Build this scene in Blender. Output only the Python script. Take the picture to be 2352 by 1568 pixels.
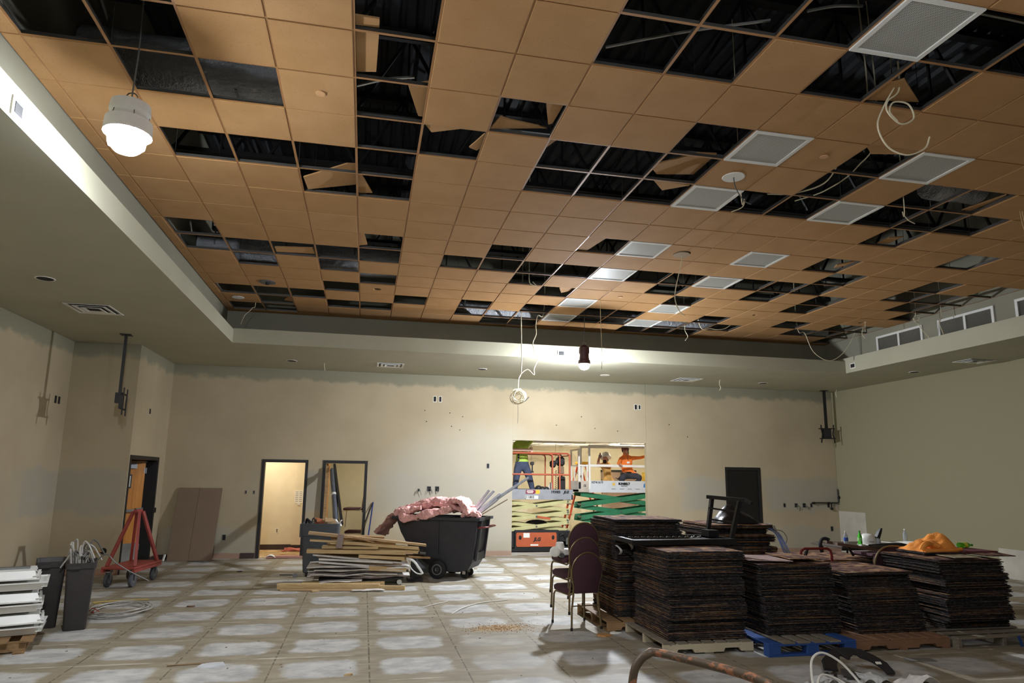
import bpy, bmesh, math, random
from mathutils import Matrix, Vector, Euler
random.seed(11)
SC = bpy.context.scene
COL = SC.collection
for o in list(bpy.data.objects):
    bpy.data.objects.remove(o)
PI = math.pi

# ------------------------------------------------------------------ camera, world, exposure
CAM_Z = 1.8186
cam_d = bpy.data.cameras.new('camera')
cam = bpy.data.objects.new('camera', cam_d)
COL.objects.link(cam)
SC.camera = cam
cam_d.sensor_width = 36.0
cam_d.lens = 1539.7867 / 2352 * 36
cam_d.shift_x = 8.3383 / 2352
cam_d.shift_y = 42.4705 / 2352
cam_d.clip_start = 0.05
cam_d.clip_end = 200


def cam_axes(rx, ry, rz):
    cy, sy, cp, sp, cr, sr = math.cos(rz), math.sin(rz), math.cos(rx), math.sin(rx), math.cos(ry), math.sin(ry)
    Ry = Matrix(((cy, -sy, 0), (sy, cy, 0), (0, 0, 1)))
    Rp = Matrix(((1, 0, 0), (0, cp, -sp), (0, sp, cp)))
    Rr = Matrix(((cr, 0, sr), (0, 1, 0), (-sr, 0, cr)))
    m = Ry @ Rp @ Rr
    return m @ Vector((1, 0, 0)), m @ Vector((0, 1, 0)), m @ Vector((0, 0, 1))


r_, f_, u_ = cam_axes(0.1731, -0.0128, -0.2074)
cm = Matrix((r_, u_, -f_)).transposed().to_4x4()
cm.translation = (0, 0, CAM_Z)
cam.matrix_world = cm

w = bpy.data.worlds.new('world')
SC.world = w
w.use_nodes = True
w.node_tree.nodes['Background'].inputs[0].default_value = (0.6, 0.7, 0.8, 1)
w.node_tree.nodes['Background'].inputs[1].default_value = 0.02
vs = SC.view_settings
vs.view_transform = 'Standard'
vs.look = 'None'
vs.gamma = 1.0
vs.use_curve_mapping = False
vs.exposure = 0.0

# strength of the lamps in the rooms, seen and added
LAMP_NEAR = 760.0     # hung in the hall on the left
LAMP_FAR = 3800.0      # hung in front of the back bulkhead
FILL_REAR = 320.0     # unseen fill lamps added behind the camera
FILL_FRONT = 620.0    # unseen lamp added above the camera to fill the front
TUBE = 85.0           # fluorescent tubes of the next room
CORRIDOR = 26.0

# ------------------------------------------------------------------ materials


def lin(c):
    out = []
    for v in c:
        v = v / 255.0
        out.append(v / 12.92 if v <= 0.04045 else ((v + 0.055) / 1.055) ** 2.4)
    return tuple(out) + (1.0,)


MATS = {}


def mat(name, rgb, rough=0.6, metal=0.0, var=0.12, vs_=6.0, bump=0.0, bs=40.0, rnd=0.0, spec=0.5, coords='Object', emit=None, strength=0.0):
    """plain procedural surface: colour with mottled variation, fine relief, per-object variation"""
    if name in MATS:
        return MATS[name]
    m = bpy.data.materials.new(name)
    m.use_nodes = True
    nt = m.node_tree
    N, L = nt.nodes, nt.links
    b = N['Principled BSDF']
    b.inputs['Roughness'].default_value = rough
    b.inputs['Metallic'].default_value = metal
    b.inputs['Specular IOR Level'].default_value = spec
    tc = N.new('ShaderNodeTexCoord')
    col = lin(rgb)
    nz = N.new('ShaderNodeTexNoise')
    nz.inputs['Scale'].default_value = vs_
    nz.inputs['Detail'].default_value = 4
    L.new(tc.outputs[coords], nz.inputs['Vector'])
    mp = N.new('ShaderNodeMapRange')
    mp.inputs[1].default_value = 0.3
    mp.inputs[2].default_value = 0.7
    mp.inputs[3].default_value = 1 - var
    mp.inputs[4].default_value = 1 + var
    L.new(nz.outputs['Fac'], mp.inputs[0])
    last = mp.outputs[0]
    if rnd:
        oi = N.new('ShaderNodeObjectInfo')
        mr = N.new('ShaderNodeMapRange')
        mr.inputs[3].default_value = 1 - rnd
        mr.inputs[4].default_value = 1 + rnd
        L.new(oi.outputs['Random'], mr.inputs[0])
        mu = N.new('ShaderNodeMath')
        mu.operation = 'MULTIPLY'
        L.new(last, mu.inputs[0])
        L.new(mr.outputs[0], mu.inputs[1])
        last = mu.outputs[0]
    vm = N.new('ShaderNodeVectorMath')
    vm.operation = 'SCALE'
    vm.inputs[0].default_value = col[:3]
    L.new(last, vm.inputs['Scale'])
    L.new(vm.outputs[0], b.inputs['Base Color'])
    if bump:
        n2 = N.new('ShaderNodeTexNoise')
        n2.inputs['Scale'].default_value = bs
        n2.inputs['Detail'].default_value = 3
        L.new(tc.outputs[coords], n2.inputs['Vector'])
        bp = N.new('ShaderNodeBump')
        bp.inputs['Strength'].default_value = bump
        bp.inputs['Distance'].default_value = 0.02
        L.new(n2.outputs['Fac'], bp.inputs['Height'])
        L.new(bp.outputs['Normal'], b.inputs['Normal'])
    if emit:
        b.inputs['Emission Color'].default_value = lin(emit)
        b.inputs['Emission Strength'].default_value = strength
    MATS[name] = m
    return m


class NB:
    """small node-building helper"""

    def __init__(s, name):
        s.m = bpy.data.materials.new(name)
        s.m.use_nodes = True
        s.N, s.L = s.m.node_tree.nodes, s.m.node_tree.links
        s.b = s.N['Principled BSDF']
        MATS[name] = s.m

    def put(s, sock, v):
        if v is None:
            return
        if isinstance(v, (int, float)):
            sock.default_value = v
        elif isinstance(v, (tuple, list)):
            sock.default_value = v if len(v) == len(sock.default_value) else tuple(v)[:len(sock.default_value)]
        else:
            s.L.new(v, sock)

    def math(s, op, a, b=None, c=None, clamp=False):
        n = s.N.new('ShaderNodeMath')
        n.operation = op
        n.use_clamp = clamp
        s.put(n.inputs[0], a)
        s.put(n.inputs[1], b)
        if c is not None:
            s.put(n.inputs[2], c)
        return n.outputs[0]

    def vmath(s, op, a, b=None):
        n = s.N.new('ShaderNodeVectorMath')
        n.operation = op
        s.put(n.inputs[0], a)
        s.put(n.inputs[1], b)
        return n.outputs[0]

    def pos(s):
        return s.N.new('ShaderNodeNewGeometry').outputs['Position']

    def coord(s, k='Object'):
        return s.N.new('ShaderNodeTexCoord').outputs[k]

    def sep(s, v):
        n = s.N.new('ShaderNodeSeparateXYZ')
        s.put(n.inputs[0], v)
        return n.outputs

    def comb(s, x, y, z):
        n = s.N.new('ShaderNodeCombineXYZ')
        for i, q in enumerate((x, y, z)):
            s.put(n.inputs[i], q)
        return n.outputs[0]

    def noise(s, v, scale, detail=4, rough=0.5, col=False):
        n = s.N.new('ShaderNodeTexNoise')
        s.put(n.inputs['Vector'], v)
        n.inputs['Scale'].default_value = scale
        n.inputs['Detail'].default_value = detail
        n.inputs['Roughness'].default_value = rough
        return n.outputs['Color' if col else 'Fac']

    def voro(s, v, scale, out='Color'):
        n = s.N.new('ShaderNodeTexVoronoi')
        s.put(n.inputs['Vector'], v)
        n.inputs['Scale'].default_value = scale
        return n.outputs[out]

    def step(s, v, a, b):
        n = s.N.new('ShaderNodeMapRange')
        n.interpolation_type = 'SMOOTHSTEP'
        s.put(n.inputs[0], v)
        s.put(n.inputs[1], a)
        s.put(n.inputs[2], b)
        return n.outputs[0]

    def mix(s, fac, a, b):
        n = s.N.new('ShaderNodeMix')
        n.data_type = 'RGBA'
        s.put(n.inputs[0], fac)
        s.put(n.inputs[6], lin(a) if isinstance(a, tuple) else a)
        s.put(n.inputs[7], lin(b) if isinstance(b, tuple) else b)
        return n.outputs[2]

    def ramp(s, v, stops):
        n = s.N.new('ShaderNodeValToRGB')
        s.put(n.inputs[0], v)
        e = n.color_ramp.elements
        while len(e) < len(stops):
            e.new(0.5)
        for q, (p, c) in zip(e, stops):
            q.position = p
            q.color = lin(c)
        return n.outputs[0]

    def rnd(s):
        return s.N.new('ShaderNodeObjectInfo').outputs['Random']

    def bump(s, h, strength=0.3, dist=0.02):
        n = s.N.new('ShaderNodeBump')
        n.inputs['Strength'].default_value = strength
        n.inputs['Distance'].default_value = dist
        s.put(n.inputs['Height'], h)
        s.L.new(n.outputs[0], s.b.inputs['Normal'])

    def done(s, col, rough=0.6, metal=0.0, spec=0.5):
        s.put(s.b.inputs['Base Color'], col)
        s.put(s.b.inputs['Roughness'], rough)
        s.put(s.b.inputs['Metallic'], metal)
        s.b.inputs['Specular IOR Level'].default_value = spec
        return s.m


# ------------------------------------------------------------------ mesh building
class M:
    def __init__(s, T=None):
        s.v, s.f, s.T = [], [], T

    def add(s, vs_, fs):
        o = len(s.v)
        if s.T is not None:
            vs_ = [s.T @ Vector(p) for p in vs_]
        s.v += [tuple(p) for p in vs_]
        s.f += [tuple(o + i for i in f) for f in fs]
        return s

    def box(s, x0, x1, y0, y1, z0, z1):
        return s.add([(x0, y0, z0), (x1, y0, z0), (x1, y1, z0), (x0, y1, z0), (x0, y0, z1), (x1, y0, z1), (x1, y1, z1), (x0, y1, z1)],
                     [(0, 3, 2, 1), (4, 5, 6, 7), (0, 1, 5, 4), (1, 2, 6, 5), (2, 3, 7, 6), (3, 0, 4, 7)])

    def cbox(s, x0, x1, y0, y1, z0, z1, c=0.01):
        """box with chamfered edges"""
        cx, cy, cz = (x0 + x1) / 2, (y0 + y1) / 2, (z0 + z1) / 2
        bm = bmesh.new()
        bmesh.ops.create_cube(bm, size=1.0)
        for q in bm.verts:
            q.co = Vector((cx + q.co.x * (x1 - x0), cy + q.co.y * (y1 - y0), cz + q.co.z * (z1 - z0)))
        bmesh.ops.bevel(bm, geom=bm.edges[:], offset=c, segments=1, affect='EDGES')
        bm.verts.index_update()
        s.add([q.co[:] for q in bm.verts], [[q.index for q in f.verts] for f in bm.faces])
        bm.free()
        return s

    def obox(s, c, size, rot=(0, 0, 0)):
        R = Euler(rot).to_matrix()
        h = [q / 2 for q in size]
        pts = []
        for z in (-1, 1):
            for x, y in ((-1, -1), (1, -1), (1, 1), (-1, 1)):
                pts.append(R @ Vector((x * h[0], y * h[1], z * h[2])) + Vector(c))
        return s.add(pts, [(0, 3, 2, 1), (4, 5, 6, 7), (0, 1, 5, 4), (1, 2, 6, 5), (2, 3, 7, 6), (3, 0, 4, 7)])

    def bar(s, p, q, w, h=None, up=(0, 0, 1)):
        p, q = Vector(p), Vector(q)
        h = w if h is None else h
        d = (q - p).normalized()
        up = Vector(up)
        if abs(d.dot(up)) > 0.98:
            up = Vector((0, 1, 0))
        a = d.cross(up).normalized() * (w / 2)
        b = a.cross(d).normalized() * (h / 2)
        pts = [p - a - b, p + a - b, p + a + b, p - a + b, q - a - b, q + a - b, q + a + b, q - a + b]
        return s.add(pts, [(0, 1, 2, 3), (7, 6, 5, 4), (0, 4, 5, 1), (1, 5, 6, 2), (2, 6, 7, 3), (3, 7, 4, 0)])

    def cyl(s, p, q, r, n=10, r2=None, caps=True):
        p, q = Vector(p), Vector(q)
        r2 = r if r2 is None else r2
        d = (q - p).normalized()
        a = d.orthogonal().normalized()
        b = d.cross(a)
        pts, fs = [], []
        for c, rr in ((p, r), (q, r2)):
            for i in range(n):
                t = 2 * PI * i / n
                pts.append(c + a * (rr * math.cos(t)) + b * (rr * math.sin(t)))
        for i in range(n):
            j = (i + 1) % n
            fs.append((i, j, n + j, n + i))
        if caps:
            fs.append(tuple(range(n - 1, -1, -1)))
            fs.append(tuple(range(n, 2 * n)))
        return s.add(pts, fs)

    def tube(s, pts, r, n=6, closed=False):
        pts = [Vector(p) for p in pts]
        k = len(pts)
        out, fs = [], []
        a = None
        for i in range(k):
            if closed:
                d = pts[(i + 1) % k] - pts[i - 1]
            else:
                d = pts[min(i + 1, k - 1)] - pts[max(i - 1, 0)]
            if d.length < 1e-9:
                d = Vector((0, 0, 1))
            d.normalize()
            if a is None:
                a = d.orthogonal().normalized()
            else:
                a = a - d * a.dot(d)
                if a.length < 1e-6:
                    a = d.orthogonal()
                a.normalize()
            b = d.cross(a)
            for j in range(n):
                t = 2 * PI * j / n
                out.append(pts[i] + a * (r * math.cos(t)) + b * (r * math.sin(t)))
        for i in range(k if closed else k - 1):
            i2 = (i + 1) % k
            for j in range(n):
                j2 = (j + 1) % n
                fs.append((i * n + j, i * n + j2, i2 * n + j2, i2 * n + j))
        if not closed:
            fs.append(tuple(range(n - 1, -1, -1)))
            fs.append(tuple((k - 1) * n + j for j in range(n)))
        return s.add(out, fs)

    def prism(s, poly, a0, a1, axis='y'):
        """polygon extruded: axis y -> polygon in (x,z); axis x -> (y,z); axis z -> (x,y)"""
        def P(u, v, a):
            return (u, a, v) if axis == 'y' else ((a, u, v) if axis == 'x' else (u, v, a))
        n = len(poly)
        pts = [P(u, v, a0) for u, v in poly] + [P(u, v, a1) for u, v in poly]
        fs = [tuple(range(n - 1, -1, -1)), tuple(range(n, 2 * n))]
        for i in range(n):
            j = (i + 1) % n
            fs.append((i, j, n + j, n + i))
        return s.add(pts, fs)

    def lathe(s, prof, c=(0, 0, 0), n=16, R=None):
        pts, fs = [], []
        for r, z in prof:
            for i in range(n):
                t = 2 * PI * i / n
                p = Vector((r * math.cos(t), r * math.sin(t), z))
                if R is not None:
                    p = R @ p
                pts.append(p + Vector(c))
        k = len(prof)
        for a in range(k - 1):
            for i in range(n):
                j = (i + 1) % n
                fs.append((a * n + i, a * n + j, (a + 1) * n + j, (a + 1) * n + i))
        fs.append(tuple(range(n - 1, -1, -1)))
        fs.append(tuple((k - 1) * n + i for i in range(n)))
        return s.add(pts, fs)

    def loft(s, rings, cap0=True, cap1=True):
        n = len(rings[0])
        pts = [p for r in rings for p in r]
        fs = []
        for a in range(len(rings) - 1):
            for i in range(n):
                j = (i + 1) % n
                fs.append((a * n + i, a * n + j, (a + 1) * n + j, (a + 1) * n + i))
        if cap0:
            fs.append(tuple(range(n - 1, -1, -1)))
        if cap1:
            fs.append(tuple((len(rings) - 1) * n + i for i in range(n)))
        return s.add(pts, fs)

    def sphere(s, c, r, n=10, m=6, sc=(1, 1, 1)):
        prof = []
        pts, fs = [], []
        for a in range(m + 1):
            t = PI * a / m
            for i in range(n):
                p = 2 * PI * i / n
                pts.append((c[0] + r * sc[0] * math.sin(t) * math.cos(p), c[1] + r * sc[1] * math.sin(t) * math.sin(p), c[2] - r * sc[2] * math.cos(t)))
        for a in range(m):
            for i in range(n):
                j = (i + 1) % n
                fs.append((a * n + i, a * n + j, (a + 1) * n + j, (a + 1) * n + i))
        return s.add(pts, fs)

    def surf(s, fn, nu, nv, thick=None):
        """open parametric sheet; thick = vector for a second skin"""
        pts = [fn(i / nu, j / nv) for i in range(nu + 1) for j in range(nv + 1)]
        W = nv + 1
        fs = [(i * W + j, (i + 1) * W + j, (i + 1) * W + j + 1, i * W + j + 1) for i in range(nu) for j in range(nv)]
        if thick is None:
            return s.add(pts, fs)
        k = len(pts)
        t = Vector(thick)
        pts = [Vector(p) for p in pts]
        pts += [p + t for p in pts]
        g = [tuple(k + i for i in reversed(f)) for f in fs]
        e = []
        per = [(0, j) for j in range(nv)] + [(i, nv) for i in range(nu)] + [(nu, j) for j in range(nv, 0, -1)] + [(i, 0) for i in range(nu, 0, -1)]
        ids = [i * W + j for i, j in per]
        for a in range(len(ids)):
            p, q = ids[a], ids[(a + 1) % len(ids)]
            e.append((q, p, k + p, k + q))
        return s.add(pts, fs + g + e)

    def mesh(s, name, base=(0, 0, 0)):
        me = bpy.data.meshes.new(name)
        b = Vector(base)
        me.from_pydata([tuple(Vector(p) - b) for p in s.v], [], s.f)
        bm = bmesh.new()
        bm.from_mesh(me)
        bmesh.ops.remove_doubles(bm, verts=bm.verts[:], dist=1e-6)
        bmesh.ops.recalc_face_normals(bm, faces=bm.faces[:])
        bm.to_mesh(me)
        bm.free()
        return me

    def out(s, name, material, parent=None, smooth=False, base=None, label=None):
        """link as ONE object; verts are in world space"""
        wb = BASE.get(parent.name, (0, 0, 0)) if parent is not None else (0, 0, 0)
        if base is None:
            base = wb
            if parent is None and s.v:
                xs, ys, zs = zip(*s.v)
                base = ((min(xs) + max(xs)) / 2, (min(ys) + max(ys)) / 2, min(zs))
        me = s.mesh(name, base)
        me.materials.append(material)
        if smooth:
            me.shade_smooth()
            me.set_sharp_from_angle(angle=math.radians(40))
        o = bpy.data.objects.new(name, me)
        COL.objects.link(o)
        BASE[o.name] = tuple(base)
        o.location = Vector(base) - Vector(wb)
        if parent is not None:
            o.parent = parent
        if label:
            o['label'] = label
        return o


BASE = {}
USED = {}


def tag(o, label, cat, group=None, kind=None):
    o['label'] = label
    o['category'] = cat
    if group:
        o['group'] = group
    if kind:
        o['kind'] = kind
    return o


def thing(name, label, cat, loc=(0, 0, 0), group=None, kind=None):
    o = bpy.data.objects.new(name, None)
    o.empty_display_size = 0.1
    COL.objects.link(o)
    o.location = loc
    BASE[o.name] = tuple(loc)
    return tag(o, label, cat, group, kind)


def struct(o):
    o['kind'] = 'structure'
    return o


def dup(o, loc, rotz=0.0, label=None, group=None):
    def cp(q, par):
        c = q.copy()
        COL.objects.link(c)
        if par is not None:
            c.parent = par
        for ch in q.children:
            cp(ch, c)
        return c
    r = cp(o, None)
    r.location = loc
    r.rotation_euler = (0, 0, rotz)
    BASE[r.name] = tuple(loc)
    if label:
        r['label'] = label
    if group:
        r['group'] = group
    return r


def rrect(cx, cy, z, hx, hy, r, k=3):
    pts = []
    for qx, qy, a0 in ((1, 1, 0), (-1, 1, PI / 2), (-1, -1, PI), (1, -1, 1.5 * PI)):
        for i in range(k + 1):
            t = a0 + PI / 2 * i / k
            pts.append((cx + qx * (hx - r) + r * math.cos(t), cy + qy * (hy - r) + r * math.sin(t), z))
    return pts


def spline(pts, k=6):
    """Catmull-Rom through the points"""
    P = [Vector(p) for p in pts]
    P = [P[0] * 2 - P[1]] + P + [P[-1] * 2 - P[-2]]
    out = []
    for i in range(1, len(P) - 2):
        a, b, c, d = P[i - 1:i + 3]
        for j in range(k):
            t = j / k
            out.append(0.5 * ((2 * b) + (c - a) * t + (2 * a - 5 * b + 4 * c - d) * t * t + (3 * b - a - 3 * c + d) * t ** 3))
    out.append(P[-2])
    return out


def arc(c, r, a0, a1, n, plane='xz', y=0.0):
    out = []
    for i in range(n + 1):
        t = math.radians(a0 + (a1 - a0) * i / n)
        u, v = c[0] + r * math.cos(t), c[1] + r * math.sin(t)
        out.append((u, y, v) if plane == 'xz' else ((u, v, y) if plane == 'xy' else (y, u, v)))
    return out


def text(name, s, size, loc, m, parent, depth=0.002, shear=0.0, bold=0.0, align='CENTER', rz=0.0, sx=1.0):
    """lettering on an upright face that looks towards -Y (turned by rz)"""
    cu = bpy.data.curves.new(name, 'FONT')
    cu.body = s
    cu.size = size
    cu.extrude = depth
    cu.shear = shear
    cu.offset = bold
    cu.align_x = align
    cu.align_y = 'CENTER'
    cu.resolution_u = 3
    t = bpy.data.objects.new(name + '_tmp', cu)
    COL.objects.link(t)
    dg = bpy.context.evaluated_depsgraph_get()
    me = bpy.data.meshes.new_from_object(t.evaluated_get(dg))
    bpy.data.objects.remove(t)
    me.name = name
    R = Euler((PI / 2, 0, rz)).to_matrix().to_4x4() @ Matrix.Diagonal((sx, 1, 1, 1))
    me.transform(R)
    me.materials.clear()
    me.materials.append(m)
    o = bpy.data.objects.new(name, me)
    COL.objects.link(o)
    o.parent = parent
    o.location = Vector(loc) - Vector(BASE[parent.name])
    return o
# ------------------------------------------------------------------ surface materials
def wall_paint():
    n = NB('wall_paint')
    p = n.pos()
    x, y, z = n.sep(p)
    big = n.noise(p, 0.7, 4)
    fine = n.noise(p, 60, 2)
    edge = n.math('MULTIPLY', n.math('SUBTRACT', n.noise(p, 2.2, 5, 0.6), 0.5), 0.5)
    zz = n.math('ADD', z, edge)
    xx = n.math('ADD', x, n.math('MULTIPLY', edge, 1.6))
    # skim-coated band where a chair rail and wall covering were stripped off
    band = n.math('MULTIPLY', n.step(zz, 0.98, 1.12), n.math('SUBTRACT', 1.0, n.step(zz, 1.78, 1.95)))
    gap = n.math('MULTIPLY', n.step(xx, 4.0, 4.6), n.math('SUBTRACT', 1.0, n.step(xx, 7.7, 8.3)))
    gap2 = n.math('MULTIPLY', n.step(n.noise(n.comb(x, y, 0.0), 0.45, 3), 0.42, 0.56), n.math('SUBTRACT', 1.0, gap))
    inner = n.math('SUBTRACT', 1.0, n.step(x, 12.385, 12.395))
    gap2 = n.math('MAXIMUM', gap2, n.step(xx, 10.1, 10.5))
    band = n.math('MULTIPLY', n.math('MULTIPLY', band, gap2), inner)
    low = n.math('MULTIPLY', n.math('SUBTRACT', 1.0, n.step(zz, 0.55, 0.72)), n.step(n.noise(n.comb(x, y, 3.0), 0.5, 2), 0.45, 0.6))
    low = n.math('MULTIPLY', low, inner)
    glue = n.math('SUBTRACT', 1.0, n.step(n.math('ADD', z, n.math('MULTIPLY', edge, 0.12)), 0.10, 0.125))
    base = n.mix(n.step(big, 0.3, 0.7), (168, 153, 125), (180, 165, 137))
    base = n.mix(inner, (148, 142, 114), base)      # the right wall is darker and more olive
    c = n.mix(n.math('MULTIPLY', band, 0.6), base, (158, 157, 146))
    c = n.mix(n.math('MULTIPLY', low, 0.6), c, (162, 159, 146))
    c = n.mix(n.math('MULTIPLY', glue, 0.85), c, (158, 124, 104))
    # pale sprayed primer left of the wide opening
    ex = n.math('DIVIDE', n.math('SUBTRACT', xx, 2.6), 2.6)
    ez = n.math('DIVIDE', n.math('SUBTRACT', zz, 1.5), 1.7)
    er = n.math('SQRT', n.math('ADD', n.math('MULTIPLY', ex, ex), n.math('MULTIPLY', ez, ez)))
    prim = n.math('SUBTRACT', 1.0, n.step(n.math('ADD', er, n.math('MULTIPLY', n.math('SUBTRACT', big, 0.5), 0.8)), 0.6, 1.1))
    c = n.mix(n.math('MULTIPLY', n.math('MULTIPLY', prim, n.step(y, 15.5, 15.9)), 0.6), c, (182, 177, 162))
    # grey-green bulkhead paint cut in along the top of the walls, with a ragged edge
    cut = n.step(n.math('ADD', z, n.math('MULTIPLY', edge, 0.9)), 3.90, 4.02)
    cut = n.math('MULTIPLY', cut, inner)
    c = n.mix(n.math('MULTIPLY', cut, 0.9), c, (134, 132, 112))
    n.bump(fine, 0.08, 0.01)
    return n.done(c, 0.75, spec=0.3)


def floor_slab():
    n = NB('floor_slab')
    p = n.pos()
    x, y, z = n.sep(p)
    d1 = n.math('MULTIPLY', n.math('SUBTRACT', n.noise(p, 3.2, 4, 0.6), 0.5), 0.26)
    d2 = n.math('MULTIPLY', n.math('SUBTRACT', n.noise(n.vmath('ADD', p, (7.0, 3.0, 0.0)), 3.2, 4, 0.6), 0.5), 0.26)
    u = n.math('ADD', n.math('DIVIDE', n.math('SUBTRACT', x, 0.14), 0.9144), 100.0)
    v = n.math('ADD', n.math('DIVIDE', n.math('SUBTRACT', y, 7.47), 0.9144), 100.0)
    fu = n.math('SUBTRACT', n.math('FRACT', u), 0.5)
    fv = n.math('SUBTRACT', n.math('FRACT', v), 0.5)
    du = n.math('ABSOLUTE', n.math('ADD', fu, d1))
    dv = n.math('MULTIPLY', n.math('ABSOLUTE', n.math('ADD', fv, d2)), 1.18)
    dd = n.math('POWER', n.math('ADD', n.math('POWER', du, 4.5), n.math('POWER', dv, 4.5)), 1 / 4.5)
    # each bay differs: some were glued all over
    cell = n.comb(n.math('FLOOR', u), n.math('FLOOR', v), 0.0)
    wn = n.N.new('ShaderNodeTexWhiteNoise')
    n.L.new(cell, wn.inputs['Vector'])
    rr = wn.outputs['Value']
    patch = n.math('SUBTRACT', 1.0, n.step(n.math('ADD', dd, n.math('MULTIPLY', n.math('SUBTRACT', n.noise(p, 11, 4, 0.65), 0.5), 0.09)), 0.32, 0.42))
    patch = n.math('MULTIPLY', patch, n.step(n.math('ADD', n.math('MULTIPLY', rr, 0.6), n.noise(p, 0.45, 2)), 0.30, 0.66))
    grime = n.noise(n.vmath('MULTIPLY', p, (1.0, 3.5, 1.0)), 2.4, 6, 0.65)
    glue = n.mix(n.step(grime, 0.3, 0.7), (126, 117, 98), (156, 147, 127))
    glue = n.mix(n.math('MULTIPLY', n.step(n.noise(p, 0.35, 3), 0.5, 0.7), 0.5), glue, (122, 108, 84))
    conc = n.mix(n.step(n.noise(n.vmath('MULTIPLY', p, (1.0, 1.5, 1.0)), 3.5, 6, 0.62), 0.28, 0.72), (150, 150, 148), (196, 194, 187))
    c = n.mix(patch, glue, conc)
    # scraper streaks and white chalk marks
    st = n.step(n.noise(n.vmath('MULTIPLY', p, (3.0, 30.0, 1.0)), 1.5, 3, 0.7), 0.62, 0.75)
    c = n.mix(n.math('MULTIPLY', st, 0.25), c, (205, 202, 192))
    # seams of the carpet squares: dashed dark lines along the room, a few white cracks
    su = n.math('SUBTRACT', 0.5, n.math('ABSOLUTE', n.math('SUBTRACT', fu, 0.0)))
    wob = n.math('MULTIPLY', n.math('SUBTRACT', n.noise(n.comb(0.0, y, 0.0), 1.5, 2), 0.5), 0.02)
    su = n.math('ABSOLUTE', n.math('ADD', su, wob))
    dash = n.step(n.noise(n.vmath('MULTIPLY', p, (1.0, 9.0, 1.0)), 1.4, 3), 0.42, 0.5)
    ln = n.math('MULTIPLY', n.math('SUBTRACT', 1.0, n.step(su, 0.004, 0.012)), dash)
    c = n.mix(n.math('MULTIPLY', ln, 0.7), c, (74, 66, 54))
    sv = n.math('SUBTRACT', 0.5, n.math('ABSOLUTE', fv))
    sv = n.math('ABSOLUTE', n.math('ADD', sv, n.math('MULTIPLY', n.math('SUBTRACT', n.noise(p, 2.0, 3), 0.5), 0.12)))
    crack = n.math('MULTIPLY', n.math('SUBTRACT', 1.0, n.step(sv, 0.004, 0.02)), n.step(n.noise(p, 0.9, 3), 0.5, 0.58))
    c = n.mix(n.math('MULTIPLY', crack, 0.6), c, (206, 200, 184))
    specks = n.step(n.noise(p, 34, 2), 0.76, 0.8)
    c = n.mix(n.math('MULTIPLY', specks, 0.6), c, (96, 80, 58))
    sx = n.math('DIVIDE', n.math('SUBTRACT', x, 1.72), 0.5)
    sy = n.math('DIVIDE', n.math('SUBTRACT', y, 8.48), 0.26)
    sr = n.math('SQRT', n.math('ADD', n.math('MULTIPLY', sx, sx), n.math('MULTIPLY', sy, sy)))
    stain = n.math('SUBTRACT', 1.0, n.step(n.math('ADD', sr, n.math('MULTIPLY', n.math('SUBTRACT', n.noise(p, 9, 5, 0.7), 0.5), 1.6)), 0.4, 0.9))
    c = n.mix(n.math('MULTIPLY', stain, 0.75), c, (164, 130, 76))
    h = n.math('ADD', n.math('MULTIPLY', grime, 0.5), n.math('MULTIPLY', ln, -0.6))
    n.bump(h, 0.25, 0.01)
    return n.done(c, n.math('ADD', 0.5, n.math('MULTIPLY', grime, 0.25)), spec=0.35)


def tile_paint():
    n = NB('ceiling_tile_paint')
    o = n.coord('Object')
    r = n.rnd()
    pin = n.step(n.noise(n.vmath('ADD', o, n.comb(n.math('MULTIPLY', r, 30.0), 0.0, 0.0)), 70, 3), 0.63, 0.7)
    big = n.noise(n.vmath('ADD', o, n.comb(n.math('MULTIPLY', r, 50.0), 0.0, 0.0)), 3.0, 3)
    c = n.mix(n.step(big, 0.3, 0.7), (168, 129, 86), (176, 137, 94))
    c = n.mix(n.math('MULTIPLY', r, 0.35), c, (160, 119, 73))
    c = n.mix(n.math('MULTIPLY', pin, 0.35), c, (120, 84, 50))
    n.bump(n.noise(o, 90, 3), 0.12, 0.004)
    return n.done(c, 0.85, spec=0.2)


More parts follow.
